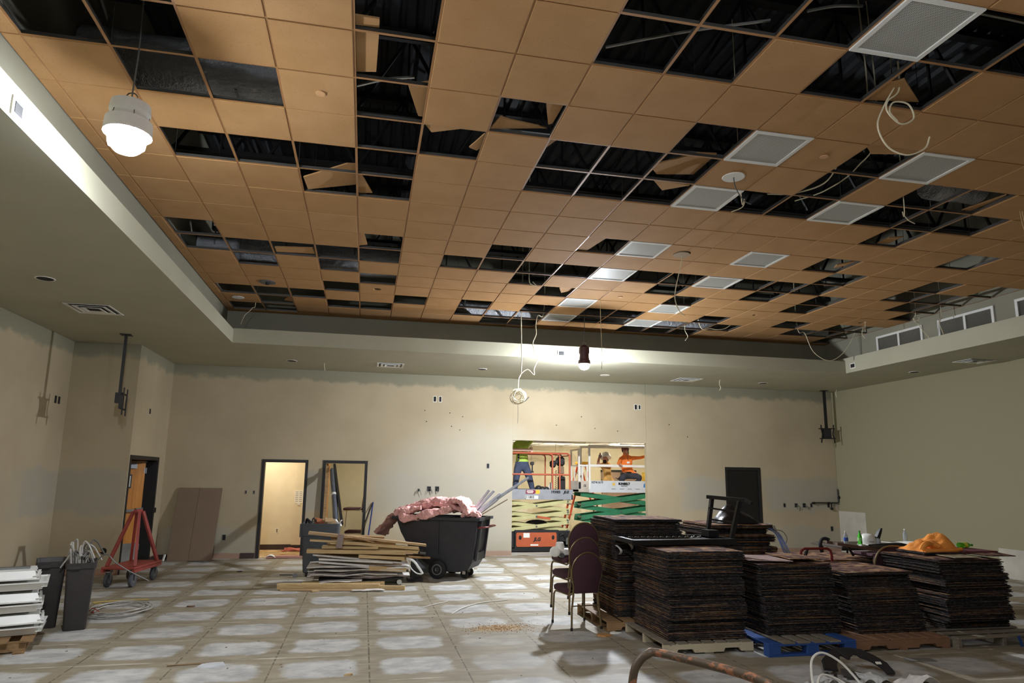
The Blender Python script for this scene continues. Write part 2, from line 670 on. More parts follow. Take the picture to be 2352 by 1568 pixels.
def carpet_tile_mat(name='carpet_tile', layered=False):
    n = NB(name)
    o = n.coord('Object')
    r = n.rnd()
    if layered:      # many tiles in one mesh: one random value per layer
        lz = n.math('DIVIDE', n.sep(n.pos())[2], 0.01215)
        wn = n.N.new('ShaderNodeTexWhiteNoise')
        n.L.new(n.comb(n.math('FLOOR', lz), 0.0, 0.0), wn.inputs['Vector'])
        r = wn.outputs['Value']
    off = n.comb(n.math('MULTIPLY', r, 91.0), n.math('MULTIPLY', r, 37.0), 0.0)
    q = n.vmath('ADD', o, off)
    shared = n.noise(n.vmath('MULTIPLY', o, (1.0, 1.0, 0.0)), 9, 3, 0.6)
    nrm = n.sep(n.coord('Normal'))[2]
    top = n.step(nrm, 0.5, 0.7)
    # worn woven pattern of the pile
    v = n.sep(n.voro(n.vmath('MULTIPLY', q, (1.0, 1.0, 0.0)), 9.0))[0]
    pile = n.ramp(n.math('ADD', n.math('MULTIPLY', n.noise(n.vmath('MULTIPLY', q, (1.0, 1.0, 0.0)), 7, 4), 0.75), n.math('MULTIPLY', v, 0.25)),
                  [(0.30, (44, 34, 32)), (0.44, (86, 58, 54)), (0.54, (122, 98, 84)), (0.62, (150, 112, 74)), (0.74, (176, 152, 122))])
    # cut edge: black backing with tufts of coloured yarn
    fx = n.math('ADD', n.math('MULTIPLY', n.noise(n.vmath('MULTIPLY', q, (1.0, 1.0, 60.0)), 15, 5, 0.8), 0.55), n.math('MULTIPLY', shared, 0.45))
    fx = n.math('ADD', fx, n.math('MULTIPLY', n.math('SUBTRACT', r, 0.60), 0.26))
    oz = n.sep(o)[2]
    upper = n.step(n.math('FRACT', lz), 0.4, 0.7) if layered else n.step(oz, 0.002, 0.006)
    yarn = n.ramp(fx, [(0.44, (30, 30, 32)), (0.50, (62, 58, 54)), (0.54, (122, 78, 52)), (0.58, (196, 134, 74)), (0.62, (84, 72, 58)), (0.67, (224, 210, 150))])
    back = n.mix(n.step(n.noise(q, 30, 3), 0.45, 0.75), (30, 31, 33), (84, 83, 82))
    side = n.mix(upper, back, yarn)
    c = n.mix(top, side, pile)
    n.bump(n.noise(q, 160, 2), 0.3, 0.004)
    return n.done(c, 0.9, spec=0.15)


def patterned_carpet():
    n = NB('patterned_carpet')
    p = n.pos()
    v = n.noise(n.vmath('MULTIPLY', p, (1.6, 9.0, 1.0)), 1.6, 5, 0.7)
    c = n.ramp(v, [(0.30, (92, 70, 52)), (0.42, (136, 108, 76)), (0.50, (176, 146, 102)), (0.57, (222, 208, 176)), (0.66, (160, 122, 88))])
    n.bump(n.noise(p, 120, 2), 0.3, 0.005)
    return n.done(c, 0.95, spec=0.1)


def wood_mat(name, a, b, rough=0.6, grain=(1.2, 14.0, 14.0)):
    n = NB(name)
    o = n.vmath('ADD', n.coord('Object'), n.comb(n.math('MULTIPLY', n.rnd(), 40.0), n.math('MULTIPLY', n.rnd(), 17.0), 0.0))
    g = n.noise(n.vmath('MULTIPLY', o, grain), 2.0, 5, 0.65)
    c = n.mix(n.step(g, 0.3, 0.7), a, b)
    c = n.mix(n.math('MULTIPLY', n.rnd(), 0.35), c, tuple(int(k * 0.8) for k in a))
    n.bump(g, 0.15, 0.004)
    return n.done(c, rough, spec=0.25)


def worn_paint(name, paint, under, rough=0.55, amount=0.6):
    n = NB(name)
    o = n.vmath('ADD', n.coord('Object'), n.comb(n.math('MULTIPLY', n.rnd(), 40.0), 0.0, 0.0))
    wmask = n.step(n.noise(n.vmath('MULTIPLY', o, (4.0, 9.0, 9.0)), 2.5, 6, 0.7), amount, amount + 0.08)
    c = n.mix(wmask, n.mix(n.noise(o, 4, 3), paint, tuple(int(k * 0.86) for k in paint)), under)
    n.bump(wmask, 0.15, 0.003)
    return n.done(c, rough, spec=0.3)


def foil_mat():
    n = NB('foil_wrap')
    p = n.pos()
    n.bump(n.noise(p, 14, 4, 0.7), 0.9, 0.05)
    return n.done(n.mix(n.noise(p, 5, 3), (170, 174, 178), (214, 216, 220)), 0.3, 0.45)


def perforated():
    n = NB('perforated_steel')
    o = n.vmath('MULTIPLY', n.coord('Object'), (1.0, 1.0, 0.0))
    x, y, z = n.sep(o)
    a = n.math('SUBTRACT', n.math('FRACT', n.math('MULTIPLY', x, 70.0)), 0.5)
    row = n.math('FLOOR', n.math('MULTIPLY', y, 70.0))
    b = n.math('SUBTRACT', n.math('FRACT', n.math('MULTIPLY', y, 70.0)), 0.5)
    rad = n.math('SQRT', n.math('ADD', n.math('MULTIPLY', a, a), n.math('MULTIPLY', b, b)))
    hole = n.math('SUBTRACT', 1.0, n.step(rad, 0.26, 0.34))
    c = n.mix(hole, (186, 186, 178), (62, 62, 60))
    return n.done(c, 0.5, spec=0.4)


def crumpled(name, a, b, scale=5, rough=0.35, bump=0.9):
    n = NB(name)
    o = n.coord('Object')
    q = n.noise(o, scale, 5, 0.65)
    n.bump(q, bump, 0.05)
    return n.done(n.mix(q, a, b), rough)


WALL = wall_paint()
SLAB = floor_slab()
TILE = tile_paint()
CARPET = carpet_tile_mat()
CARPET_L = carpet_tile_mat('carpet_layers', True)
PCARPET = patterned_carpet()
FOIL = foil_mat()
PERF = perforated()
PINE = wood_mat('raw_pine', (190, 160, 112), (212, 186, 140))
PINE_D = wood_mat('aged_pine', (150, 118, 80), (184, 150, 108))
PLY = wood_mat('cut_board', (172, 142, 106), (200, 172, 132))
OAK = wood_mat('oak_door', (190, 122, 50), (216, 148, 72), 0.4, (9.0, 9.0, 0.8))
PALLET = wood_mat('pallet_wood', (120, 92, 62), (158, 128, 90))
PALLET_G = wood_mat('weathered_pallet', (112, 104, 92), (146, 136, 118))
CREAM = worn_paint('cream_worn_paint', (206, 194, 164), (120, 108, 88), amount=0.62)
BLUE = worn_paint('blue_worn_paint', (50, 84, 148), (128, 118, 104), amount=0.68)
BROWNP = worn_paint('brown_worn_paint', (148, 112, 86), (96, 72, 54), amount=0.62)
RUST = worn_paint('rusty_pipe', (92, 78, 62), (152, 102, 72), 0.5, 0.5)
SOFFIT = mat('bulkhead_paint', (172, 169, 148), 0.75, var=0.05, vs_=1.2, spec=0.3)
TBAR = mat('grid_steel_face', (150, 108, 66), 0.55, var=0.06)
WEB = mat('grid_steel_web', (84, 82, 78), 0.4, 0.5)
DECKM = mat('roof_deck', (54, 56, 60), 0.6, 0.2, var=0.25, vs_=2)
JOIST = mat('joist_steel', (40, 38, 38), 0.6, 0.3)
BLACK = mat('black_enamel', (15, 15, 16), 0.45)
BLACKF = mat('black_frame', (26, 24, 24), 0.5, var=0.1)
BLACKP = mat('black_plastic', (34, 34, 35), 0.5, var=0.15, bump=0.1, bs=30)
BINM = mat('brown_black_bin', (52, 48, 46), 0.55, var=0.12, bump=0.08, bs=60)
GREYBIN = mat('grey_bin', (76, 80, 84), 0.55, var=0.12)
TRUCK = mat('charcoal_polyethylene', (46, 46, 50), 0.55, var=0.15, bump=0.12, bs=40)
WHITE = mat('white_enamel', (222, 222, 216), 0.4, var=0.04)
WHITEP = mat('white_plastic', (226, 224, 214), 0.45, var=0.05)
GREYM = mat('grey_metal', (136, 138, 140), 0.35, 0.8)
STEEL = mat('galvanised_steel', (182, 188, 196), 0.45, 0.5, var=0.15, vs_=14)
CHROME = mat('brushed_steel', (176, 176, 172), 0.25, 0.95)
GYPSUM = mat('broken_gypsum', (208, 204, 198), 0.85, var=0.14, vs_=5, rnd=0.12)
KRAFT = mat('paper_face', (150, 134, 128), 0.85, var=0.2, vs_=6, rnd=0.15)
PINK = mat('pink_insulation', (232, 178, 172), 0.95, var=0.18, vs_=14, bump=1.0, bs=30)
PINKK = mat('insulation_paper', (182, 138, 126), 0.9, var=0.15)
MAROON = mat('maroon_fabric', (66, 36, 44), 0.85, var=0.15, vs_=60, bump=0.2, bs=200)
BRONZE = mat('bronze_tube', (126, 108, 78), 0.4, 0.6)
RED = mat('red_enamel', (150, 64, 56), 0.5, var=0.2, vs_=5)
REDD = mat('dark_red_tube', (112, 30, 30), 0.4)
RUBBER = mat('rubber', (28, 28, 30), 0.75)
RUBBERG = mat('grey_rubber', (72, 74, 80), 0.7)
ORANGE = mat('orange_enamel', (182, 90, 54), 0.45, var=0.08)
ORAIL = mat('orange_rail', (182, 92, 62), 0.45, var=0.1)
GREEN = mat('green_enamel', (50, 118, 82), 0.4, var=0.12)
KHAKI = mat('khaki_enamel', (190, 184, 132), 0.45, var=0.08)
GREYDECK = mat('grey_deck_side', (160, 162, 166), 0.4, 0.3, var=0.08)
WDECK = mat('white_deck_side', (200, 202, 204), 0.45, var=0.04)
CABLE = mat('grey_cable', (168, 164, 156), 0.5, var=0.2, vs_=20)
CABLEW = mat('cream_cable', (214, 204, 174), 0.5)
CABLEB = mat('blue_cable', (120, 142, 196), 0.5)
CABLED = mat('dark_wire', (90, 88, 84), 0.5)
HOODIE = mat('orange_fleece', (238, 152, 66), 0.9, var=0.12, vs_=8, bump=0.3, bs=60)
WARMW = mat('warm_wall', (218, 208, 182), 0.8, var=0.03)
BASEB = mat('dark_rubber_base', (58, 44, 40), 0.6)
PANELB = mat('brown_board', (124, 102, 82), 0.6, var=0.05, vs_=2)
TAN = mat('tan_metal', (150, 136, 108), 0.5)
DARKBOX = mat('dark_recess', (22, 22, 22), 0.8)
PAPER = mat('white_paper', (232, 230, 222), 0.7, var=0.03)
INK = mat('black_ink', (18, 18, 20), 0.6)
SKIN = mat('skin', (176, 124, 100), 0.6, var=0.06)
DENIM = mat('denim', (66, 74, 96), 0.85, var=0.25, vs_=9, bump=0.2, bs=30)
DARKPANT = mat('dark_work_trousers', (52, 52, 58), 0.85, var=0.2, vs_=9, bump=0.2, bs=30)
HIVIS = mat('lime_vest', (176, 206, 84), 0.7, var=0.12)
OSHIRT = mat('orange_shirt', (232, 122, 46), 0.8, var=0.12, vs_=9, bump=0.2, bs=20)
TSHIRT = mat('tan_shirt', (196, 152, 84), 0.85, var=0.2, vs_=9, bump=0.2, bs=20)
BOOT = mat('boot_leather', (44, 38, 36), 0.6)
HAIRM = mat('dark_hair', (40, 28, 24), 0.8)
BULB = mat('lamp_glow', (255, 255, 255), emit=(240, 246, 255), strength=1.0)
TUBEM = mat('tube_glow', (255, 250, 236), emit=(255, 244, 220), strength=TUBE)


def glow(name, rgb, s):
    return mat(name, rgb, emit=rgb, strength=s)


# ------------------------------------------------------------------ room shell
YB = 16.0
ZS = 4.215
H = 5.038
XR = 12.4
YF = -7.0
G = 0.61
GX = lambda i: (i - 1.3753) * G
GY = lambda j: (j + 7.5028) * G

floor = struct(M().box(-5.6, 12.6, YF - 0.2, 21.0, -0.12, 0.0).out('floor', SLAB))
# stop of the hall slab: carpet of the rooms beyond lies on top of it
struct(M().box(-3.9, -1.05, 16.12, 18.6, 0.0, 0.006).out('floor', PCARPET))
struct(M().box(-0.95, 1.6, 16.12, 19.2, 0.0, 0.006).out('floor', mat('grey_carpet', (120, 108, 92), 0.95)))
struct(M().box(1.8, 9.0, 16.14, 20.6, 0.0, 0.006).out('floor', mat('next_room_slab', (176, 172, 160), 0.6, var=0.2, vs_=1.5)))

wl = M()
wl.box(-5.55, -5.4, YF, 13.84, 0, ZS + 0.1)
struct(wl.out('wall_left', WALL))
wj = M().box(-5.4, -4.37, 13.7, 13.82, 0, ZS + 0.1)
# side wall with the timber door
wj.box(-4.37, -4.25, 13.7, 13.76, 0, ZS + 0.1)
wj.box(-4.37, -4.25, 15.50, 16.0, 0, ZS + 0.1)
wj.box(-4.37, -4.25, 13.76, 15.50, 2.141, ZS + 0.1)
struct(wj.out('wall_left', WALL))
struct(M().box(-6.0, -5.9, 13.6, 16.3, 0, 2.7).box(-5.9, -4.37, 13.84, 16.3, 2.6, 2.7).box(-5.9, -4.37, 16.2, 16.3, 0, 2.6).out('wall_left', mat('hall_beyond', (120, 110, 92), .8)))
wb = M()
D1, D2, OP, D3 = (-2.24, -1.24), (-0.92, 0.08), (3.5, 6.97), (9.12, 10.13)
YW = YB + 0.14
for a, b in ((-4.4, D1[0]), (D1[1], D2[0]), (D2[1], OP[0]), (OP[1], D3[0]), (D3[1], XR + 0.15)):
    wb.box(a, b, YB, YW, 0, ZS + 0.1)
for a, b in (D1, D2, D3):
    wb.box(a, b, YB, YW, 2.15, ZS + 0.1)
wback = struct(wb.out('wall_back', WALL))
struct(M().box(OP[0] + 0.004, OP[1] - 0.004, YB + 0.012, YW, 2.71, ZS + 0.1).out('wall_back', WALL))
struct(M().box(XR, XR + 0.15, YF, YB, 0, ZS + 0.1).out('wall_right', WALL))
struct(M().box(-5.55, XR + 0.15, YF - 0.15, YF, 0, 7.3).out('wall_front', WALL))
# bare drywall dado left on the right wall
struct(M().box(XR - 0.012, XR, 15.03, YB, 0.0, 1.05).out('trim_1', mat('bare_drywall', (184, 178, 164), 0.85, var=0.12, vs_=3)))
struct(M().box(XR - 0.012, XR, 10.2, 11.42, 0.0, 0.56).out('trim_1', MATS['bare_drywall']))
struct(M().box(-5.4, -4.25, 13.685, 13.7, 0.0, 0.03).out('baseboard_left', mat('base_glue', (150, 108, 88), 0.8, var=0.2)))
# dark stub of rubber base next to the doors
struct(M().box(-4.249, -4.235, 15.52, YB, 0.0, 0.10).out('baseboard_left', BASEB))
struct(M().box(-4.24, -3.9, YB - 0.012, YB, 0.0, 0.10).out('baseboard_back', BASEB))
struct(M().box(-2.55, -2.26, YB - 0.012, YB, 0.0, 0.12).out('baseboard_back', BASEB))

# bulkheads round the raised ceiling
bh = M().box(-5.5, -2.5, YF, 16.0, ZS, 4.47)
struct(bh.out('trim_2', SOFFIT))
struct(M().box(-2.5, 10.5, 13.0, 16.0, ZS, 4.49).out('trim_2', SOFFIT))
struct(M().box(10.5, XR + 0.1, YF, 16.0, ZS, 4.555).out('trim_2', SOFFIT))
struct(M().box(-2.5, 10.5, YF, -5.2, ZS, 4.5).out('trim_2', SOFFIT))
# upright faces behind the ledge, up to the roof deck
COVE = mat('cove_paint', (138, 135, 118), 0.8, var=0.06, vs_=1.5)
struct(M().box(-2.95, -2.82, YF, 14.1, 4.4, 7.4).out('wall_left', COVE))
struct(M().box(-2.82, 10.7, 13.94, 14.1, 4.4, 7.4).out('wall_back', COVE))
struct(M().box(10.7, 10.85, YF, 14.1, 4.4, 7.4).out('wall_right', COVE))

# ------------------------------------------------------------------ suspended ceiling
ceiling = struct(thing('ceiling', 'suspended ceiling of tan tiles with many tiles missing', 'ceiling', (4.0, 5.0, H)))
del ceiling['label'], ceiling['category']
HOLES = set()
for s_ in """-2,0 -3,0 -2,-1 -3,-1 -2,1 -1,1 -1,3 -2,3 0,3 0,4 1,-1 1,0 1,1 1,2 1,3 1,4 2,2 3,1 4,2 5,2 6,1 6,2 4,3 5,3 6,3
4,-2 5,-2 6,-2 4,-1 5,-1 8,-2 9,-2 7,-1 8,-1 9,1 9,2 8,3 9,3 11,2 12,2 11,3 12,3 13,3 12,4 6,6 12,6 15,5 13,7 -3,7 1,7 4,7
-3,8 -2,8 -1,8 0,8 1,8 3,8 4,8 5,8 6,8 8,8 9,8 11,8 12,8 13,8 -2,9 0,9 5,9 9,9 12,9 14,9 1,10 6,10 10,10 14,10 0,11
-3,12 -2,12 -1,12 2,12 4,12 6,12 -2,13 0,13 1,13 4,13 5,13 6,13 -3,14 -2,14 5,14 6,14 8,12 9,12 8,13 9,13 10,14 12,12 11,13 12,13
11,14 12,14 13,13 15,12 16,13 17,13 17,12 18,12 18,13 18,14 16,7 16,8 17,8 17,9 18,9 18,8 18,7 18,10""".split():
    a, b = s_.split(',')
    HOLES.add((int(a), int(b)))
PANELS = [(7, -2), (7, 1), (7, 3), (7, 6), (7, 8), (7, 11), (7, 13), (10, 1), (10, 3), (10, 6), (10, 8), (10, 11), (10, 13)]
ROUND = {(7, 2): 0.075, (8, 6): 0.11, (-2, 11): 0.11, (1, 11): 0.07, (17, 11): 0.08, (13, 11): 0.05}
XL_, XR_, YBK = -2.81, 10.69, 13.93


def cell_box(i, j):
    x0, x1 = max(GX(i), XL_), min(GX(i + 1), XR_)
    y0, y1 = GY(j), min(GY(j + 1), YBK)
    return x0, x1, y0, y1


def tile_mesh(w_, d_):
    m = M()
    g, hh = 0.0085, 0.018
    a, b = w_ / 2 - g, d_ / 2 - g
    # tegular edge: the face drops a little below the grid
    m.loft([[(-a - .004, -b - .004, .001 + hh), (a + .004, -b - .004, .001 + hh), (a + .004, b + .004, .001 + hh), (-a - .004, b + .004, .001 + hh)],
            [(-a, -b, -.006), (a, -b, -.006), (a, b, -.006), (-a, b, -.006)],
            [(-a + .003, -b + .003, -.009), (a - .003, -b + .003, -.009), (a - .003, b - .003, -.009), (-a + .003, b - .003, -.009)]])
    me = m.mesh('ceiling_tile')
    me.materials.append(TILE)
    return me


def holed_tile(i, j, r):
    x0, x1, y0, y1 = cell_box(i, j)
    cx, cy = (x0 + x1) / 2, (y0 + y1) / 2
    a, b = (x1 - x0) / 2 - .0085, (y1 - y0) / 2 - .0085
    k = 24
    outer, inner = [], []
    for q in range(k):
        t = 2 * PI * q / k
        c, s__ = math.cos(t), math.sin(t)
        mx = max(abs(c) / a, abs(s__) / b)
        outer.append((cx + c / mx, cy + s__ / mx))
        inner.append((cx + r * c, cy + r * s__))
    z0, z1 = H - .009, H + .016
    rings = [[(p[0], p[1], z1) for p in inner], [(p[0], p[1], z0) for p in inner], [(p[0], p[1], z0) for p in outer], [(p[0], p[1], z1) for p in outer], [(p[0], p[1], z1) for p in inner]]
    return M().loft(rings, False, False).out('ceiling_tile', TILE, ceiling)


TM = {}
rear = M()
for i in range(-4, 19):
    for j in range(-13, 16):
        x0, x1, y0, y1 = cell_box(i, j)
        if x1 - x0 < 0.08 or y1 - y0 < 0.08 or (i, j) in HOLES or (i, j) in PANELS:
            continue
        if j < -3:
            if (i * 7 + j * 13) % 5:
                rear.box(x0 + .008, x1 - .008, y0 + .008, y1 - .008, H - .008, H + .012)
            continue
        if (i, j) in ROUND:
            holed_tile(i, j, ROUND[(i, j)])
            continue
        key = (round(x1 - x0, 3), round(y1 - y0, 3))
        if key not in TM:
            TM[key] = tile_mesh(*key)
        o = bpy.data.objects.new('ceiling_tile', TM[key])
        COL.objects.link(o)
        o.parent = ceiling
        o.location = ((x0 + x1) / 2 - 4.0, (y0 + y1) / 2 - 5.0, random.uniform(0, 0.002))
ro = rear.out('ceiling_tile', TILE, ceiling)
ro['kind'] = 'stuff'

# inverted T grid: flange, web and bulb
for i in range(-3, 20):
    x = GX(i)
    if not XL_ < x < XR_:
        continue
    m = M().box(x - .012, x + .012, -5.2, 13.94, H, H + .0025)
    m.out('grid_runner', TBAR, ceiling)
wm = M()
for i in range(-3, 20):
    x = GX(i)
    if XL_ < x < XR_:
        wm.box(x - .001, x + .001, -5.2, 13.94, H + .0025, H + .036)
        wm.box(x - .004, x + .004, -5.2, 13.94, H + .030, H + .041)
for j in range(-13, 16):
    y = GY(j)
    wm.box(XL_, XR_, y - .001, y + .001, H + .0025, H + .030)
    wm.box(XL_, XR_, y - .004, y + .004, H + .026, H + .035)
wm.out('grid_web', WEB, ceiling)
for j in range(-13, 16):
    y = GY(j)
    M().box(XL_, XR_, y - .012, y + .012, H - .0006, H + .0018).out('cross_tee', TBAR, ceiling)
M().box(XL_, XL_ + .022, -5.2, YBK, H - .001, H + .002).out('wall_angle', TBAR, ceiling)
M().box(XR_ - .022, XR_, -5.2, YBK, H - .001, H + .002).out('wall_angle', TBAR, ceiling)
M().box(XL_, XR_, YBK - .022, YBK, H - .001, H + .002).out('wall_angle', TBAR, ceiling)

# broken pieces of tile left in the openings: corner points in tile units, height above the grid
PIECES = [
    ((1, 0), [(.02, .06), (.30, .10), (.28, .92), (.02, .96)], .03, .02),
    ((1, -1), [(.02, .80), (.30, .82), (.30, .98), (.02, .97)], .02, .03),
    ((1, 1), [(.72, .12), (1.0, .05), (1.0, .98), (.92, .95)], .02, .10),
    ((2, 2), [(0.0, 0.0), (1.0, 0.0), (.80, .03), (.16, .30)], .02, .02),
    ((2, 2), [(.82, .72), (1.0, .25), (1.0, .75), (.96, .82)], .03, .06),
    ((3, 1), [(.03, .98), (.12, .62), (.30, .72), (.95, .97)], .02, .08),
    ((3, 1), [(.70, .12), (.98, .05), (.96, .70), (.90, .74)], .02, .09),
    ((0, 4), [(.06, .32), (.82, .02), (1.0, .10), (.98, .95), (.10, .86)], .02, .16),
    ((1, 4), [(.0, .05), (.05, .05), (.28, .95), (.02, .97)], .02, .05),
    ((4, 2), [(0.0, 0.0), (.18, 0.0), (.05, .36), (0.0, .42)], .02, .02),
    ((6, 2), [(.04, .66), (.02, .44), (.60, .10), (.98, .16), (.96, .96), (.20, .86)], .02, .10),
    ((6, 3), [(.20, .04), (.92, .04), (.55, .40)], .015, -.04),
    ((8, -1), [(.06, .98), (.06, .52), (.24, .46), (.96, .98)], .02, .06),
    ((9, 1), [(.0, .0), (1.0, 0.0), (.98, .22), (.3, .34), (0.0, .10)], .02, .01),
    ((12, 2), [(.74, .96), (.96, .20), (.99, .30), (.99, .97)], .02, .06),
    ((12, 4), [(.52, .98), (.52, .62), (.82, .55), (.82, .98)], .02, .05),
    ((12, 6), [(.70, .55), (.98, .20), (.98, .60), (.80, .80)], .02, .04),
    ((6, 6), [(0.0, 0.0), (.45, 0.0), (.28, .95), (0.0, .95)], .01, .0),
    ((1, 7), [(0.0, .05), (.12, .05), (.20, .85), (0.0, .95)], .01, .02),
    ((6, 10), [(.55, .20), (.97, .05), (.97, .60), (.78, .78)], .02, .05),
    ((-1, 8), [(.05, .55), (.92, .50), (.95, .92), (.05, .90)], .02, .02),
    ((-2, 13), [(.82, .40), (1.0, .30), (1.0, .95), (.7, .7)], .02, .06),
]
for (ci, cj), poly, z0, tilt in PIECES:
    x0, y0 = GX(ci), GY(cj)
    cx = sum(p[0] for p in poly) / len(poly)
    top, bot = [], []
    for u, v in poly:
        zz = H + .004 + z0 + tilt * (u - cx + .3)
        zz = max(zz, H - .05)
        bot.append((x0 + u * G, y0 + v * G, zz))
        top.append((x0 + u * G, y0 + v * G, zz + .016))
    M().loft([bot, top]).out('broken_tile', TILE, ceiling)

# ------------------------------------------------------------------ void above: roof deck, joists, ducts
rd = M()
x = -2.95
prof = []
k = 0
while x < 10.9:
    prof += [(x, 7.20), (x + .10, 7.20), (x + .13, 7.25), (x + .17, 7.25)]
    x += .20
prof += [(10.9, 7.2), (10.9, 7.34), (-2.95, 7.34)]
rd.prism(prof, YF, 14.1, 'y')
struct(rd.out('ceiling', DECKM))
roof = struct(thing('trim_3', 'x', 'x', (4, 5, 6)))
del roof['label'], roof['category']
for q in range(13):
    y = -4.6 + q * 1.52
    if y > 13.7:
        break
    m = M()
    m.box(-2.82, 10.7, y - .06, y - .01, 6.05, 6.11)
    m.box(-2.82, 10.7, y + .01, y + .06, 6.05, 6.11)
    m.box(-2.82, 10.7, y - .06, y + .06, 7.12, 7.19)
    xx = -2.7
    while xx < 10.4:
        m.bar((xx, y, 6.08), (xx + .6, y, 7.15), .035)
        m.bar((xx + .6, y, 7.15), (xx + 1.2, y, 6.08), .035)
        m.bar((xx + .6, y, 7.15), (xx + .6, y, 6.08), .025)
        xx += 1.2
    m.out('roof_joist', JOIST, roof)
hw = M()
for i in range(-2, 19, 2):
    for j in range(-2, 15, 3):
        hw.bar((GX(i), GY(j), H + .03), (GX(i), GY(j), 7.2), .004)
hw.out('hanger_wire', WEB, roof)['kind'] = 'stuff'
for y, x0, x1, z, r, lab in ((11.35, -2.8, .5, 5.45, .27, 'foil wrapped round duct above the far left tiles'),
                             (6.6, -2.8, -.8, 5.75, .30, 'foil wrapped round duct above the near left tiles'),
                             (13.62, 1.6, 10.5, 5.30, .15, 'foil wrapped round duct above the rearmost tile rows'),
                             (6.75, 6.9, 7.6, 5.62, .24, 'short foil wrapped duct above the right hand tiles')):
    t = thing('duct', lab, 'duct', ((x0 + x1) / 2, y, z))
    m = M()
    n = int((x1 - x0) / .3) + 2
    rings = []
    for q in range(n):
        xx = x0 + (x1 - x0) * q / (n - 1)
        rr = r * (1 + .035 * math.sin(q * 2.1))
        rings.append([(xx, y + rr * math.cos(2 * PI * a / 16), z + rr * math.sin(2 * PI * a / 16)) for a in range(16)])
    m.loft(rings)
    m.out('duct_wrap', FOIL, t, True)
    for q in range(1, n - 1, 4):
        m = M()
        xx = x0 + (x1 - x0) * q / (n - 1)
        m.box(xx - .012, xx + .012, y - r * 1.08, y - r * 1.05, z, 6.05)
        m.box(xx - .012, xx + .012, y + r * 1.05, y + r * 1.08, z, 6.05)
        m.box(xx - .012, xx + .012, y - r * 1.08, y + r * 1.08, z - r * 1.08, z - r * 1.05)
        m.out('hanger_strap', GREYM, t)

# loose conduit and braces lying over the grid
for (p, q, rad, mt, lab) in (
        ((GX(4) + .1, GY(-1) + .55, 5.16), (GX(6) + .0, GY(-1) + .05, 5.22), .012, CHROME, 'bright thin conduit above the big opening by the top edge'),
        ((GX(6.3), GY(-1.2), 5.2), (GX(6.95), GY(-1.35), 5.24), .012, CHROME, 'bright conduit beside the nearest white ceiling panel'),
        ((GX(8.0), GY(-1.55), 5.25), (GX(10.4), GY(-1.35), 5.3), .016, CHROME, 'bright conduit above the opening at the right edge'),
        ((GX(1.02), GY(1.36), 5.10), (GX(1.8), GY(1.02), 5.12), .014, CHROME, 'bright rod crossing the long dark opening left of centre'),
        ((GX(4.0), GY(-.8), 5.3), (GX(5.9), GY(-1.6), 5.5), .008, CABLEW, 'cream cable looping above the front openings')):
    tag(M().tube(spline([p, ((p[0] + q[0]) / 2, (p[1] + q[1]) / 2, (p[2] + q[2]) / 2 + .02), q], 4), rad, 6).out('conduit', mt, None, True), lab, 'conduit')

# white perforated panels laid in the grid
ORD = ['nearest', 'second', 'third', 'fourth', 'fifth', 'sixth', 'farthest']
cl = 0
cnt = {7: 0, 10: 0}
for i, j in PANELS:
    cx, cy = GX(i + .5), GY(j + .5)
    a = G / 2 - .004
    k = cnt[i]
    cnt[i] += 1
    o_ = ORD[k] if i == 7 else (['nearest', 'second', 'third', 'fourth', 'fifth', 'farthest'][k])
    t = thing('ceiling_panel', 'white framed perforated ceiling panel, %s from the camera in the %s file' % (o_, 'left' if i == 7 else 'right'), 'ceiling panel', (cx, cy, H - .014), 'white perforated panels in the ceiling grid')
    f = M()
    w_ = .038
    f.box(cx - a, cx + a, cy - a, cy - a + w_, H - .014, H + .02)
    f.box(cx - a, cx + a, cy + a - w_, cy + a, H - .014, H + .02)
    f.box(cx - a, cx - a + w_, cy - a + w_, cy + a - w_, H - .014, H + .02)
    f.box(cx + a - w_, cx + a, cy - a + w_, cy + a - w_, H - .014, H + .02)
    f.out('frame', WHITE, t)
    M().box(cx - a + w_, cx + a - w_, cy - a + w_, cy + a - w_, H - .004, H + .01).out('perforated_face', PERF, t)
# ------------------------------------------------------------------ work lamps
def work_lamp(x, y, z, s, strength, label, cord_top, hm=None, hz=1.0):
    """hung LED work lamp: hook, dark housing, caged glowing bulb"""
    t = thing('work_lamp', label, 'lamp', (x, y, z), 'temporary work lamps hung from the ceiling')
    hs = M()
    pr = [(.02, .36 * hz), (.05, .35 * hz), (.10, .30 * hz), (.105, .20 * hz), (.09, .17 * hz), (.10, .06), (.118, .05), (.122, -.03), (.116, -.03), (.105, .04)]
    hs.lathe([(a * s, b * s) for a, b in pr], (x, y, z), 20)
    hs.out('housing', hm or mat('lamp_housing', (74, 40, 44), 0.5), t, True)
    b = M()
    b.lathe([(.09 * s, .03 * s), (.10 * s, .0), (.10 * s, -.03 * s), (.092 * s, -.09 * s), (.06 * s, -.125 * s), (.001, -.14 * s)], (x, y, z), 24)
    b.out('bulb', glow('lamp_glow_%d' % int(strength), (240, 246, 255), strength), t, True)
    g = M()
    for q in range(6):
        a = PI * q / 3
        c, sn = math.cos(a), math.sin(a)
        g.tube([(x + .10 * s * c, y + .10 * s * sn, z + .08 * s), (x + .115 * s * c, y + .115 * s * sn, z), (x + .09 * s * c, y + .09 * s * sn, z - .10 * s), (x, y, z - .135 * s)], .0025 * s, 4)
    g.out('guard', CHROME, t)
    m = M().tube(arc((x, z + .385 * s * hz), .03 * s, -90, 200, 8, 'xz', y), .004 * s, 5)
    m.out('hook', CHROME, t)
    c = M().tube(spline([(x, y, z + .40 * s * hz), (x + .01, y, (z + cord_top) / 2 + .1), (x - .008, y + .01, cord_top)], 6), .006, 5)
    c.out('cord', CABLED, t)
    return t


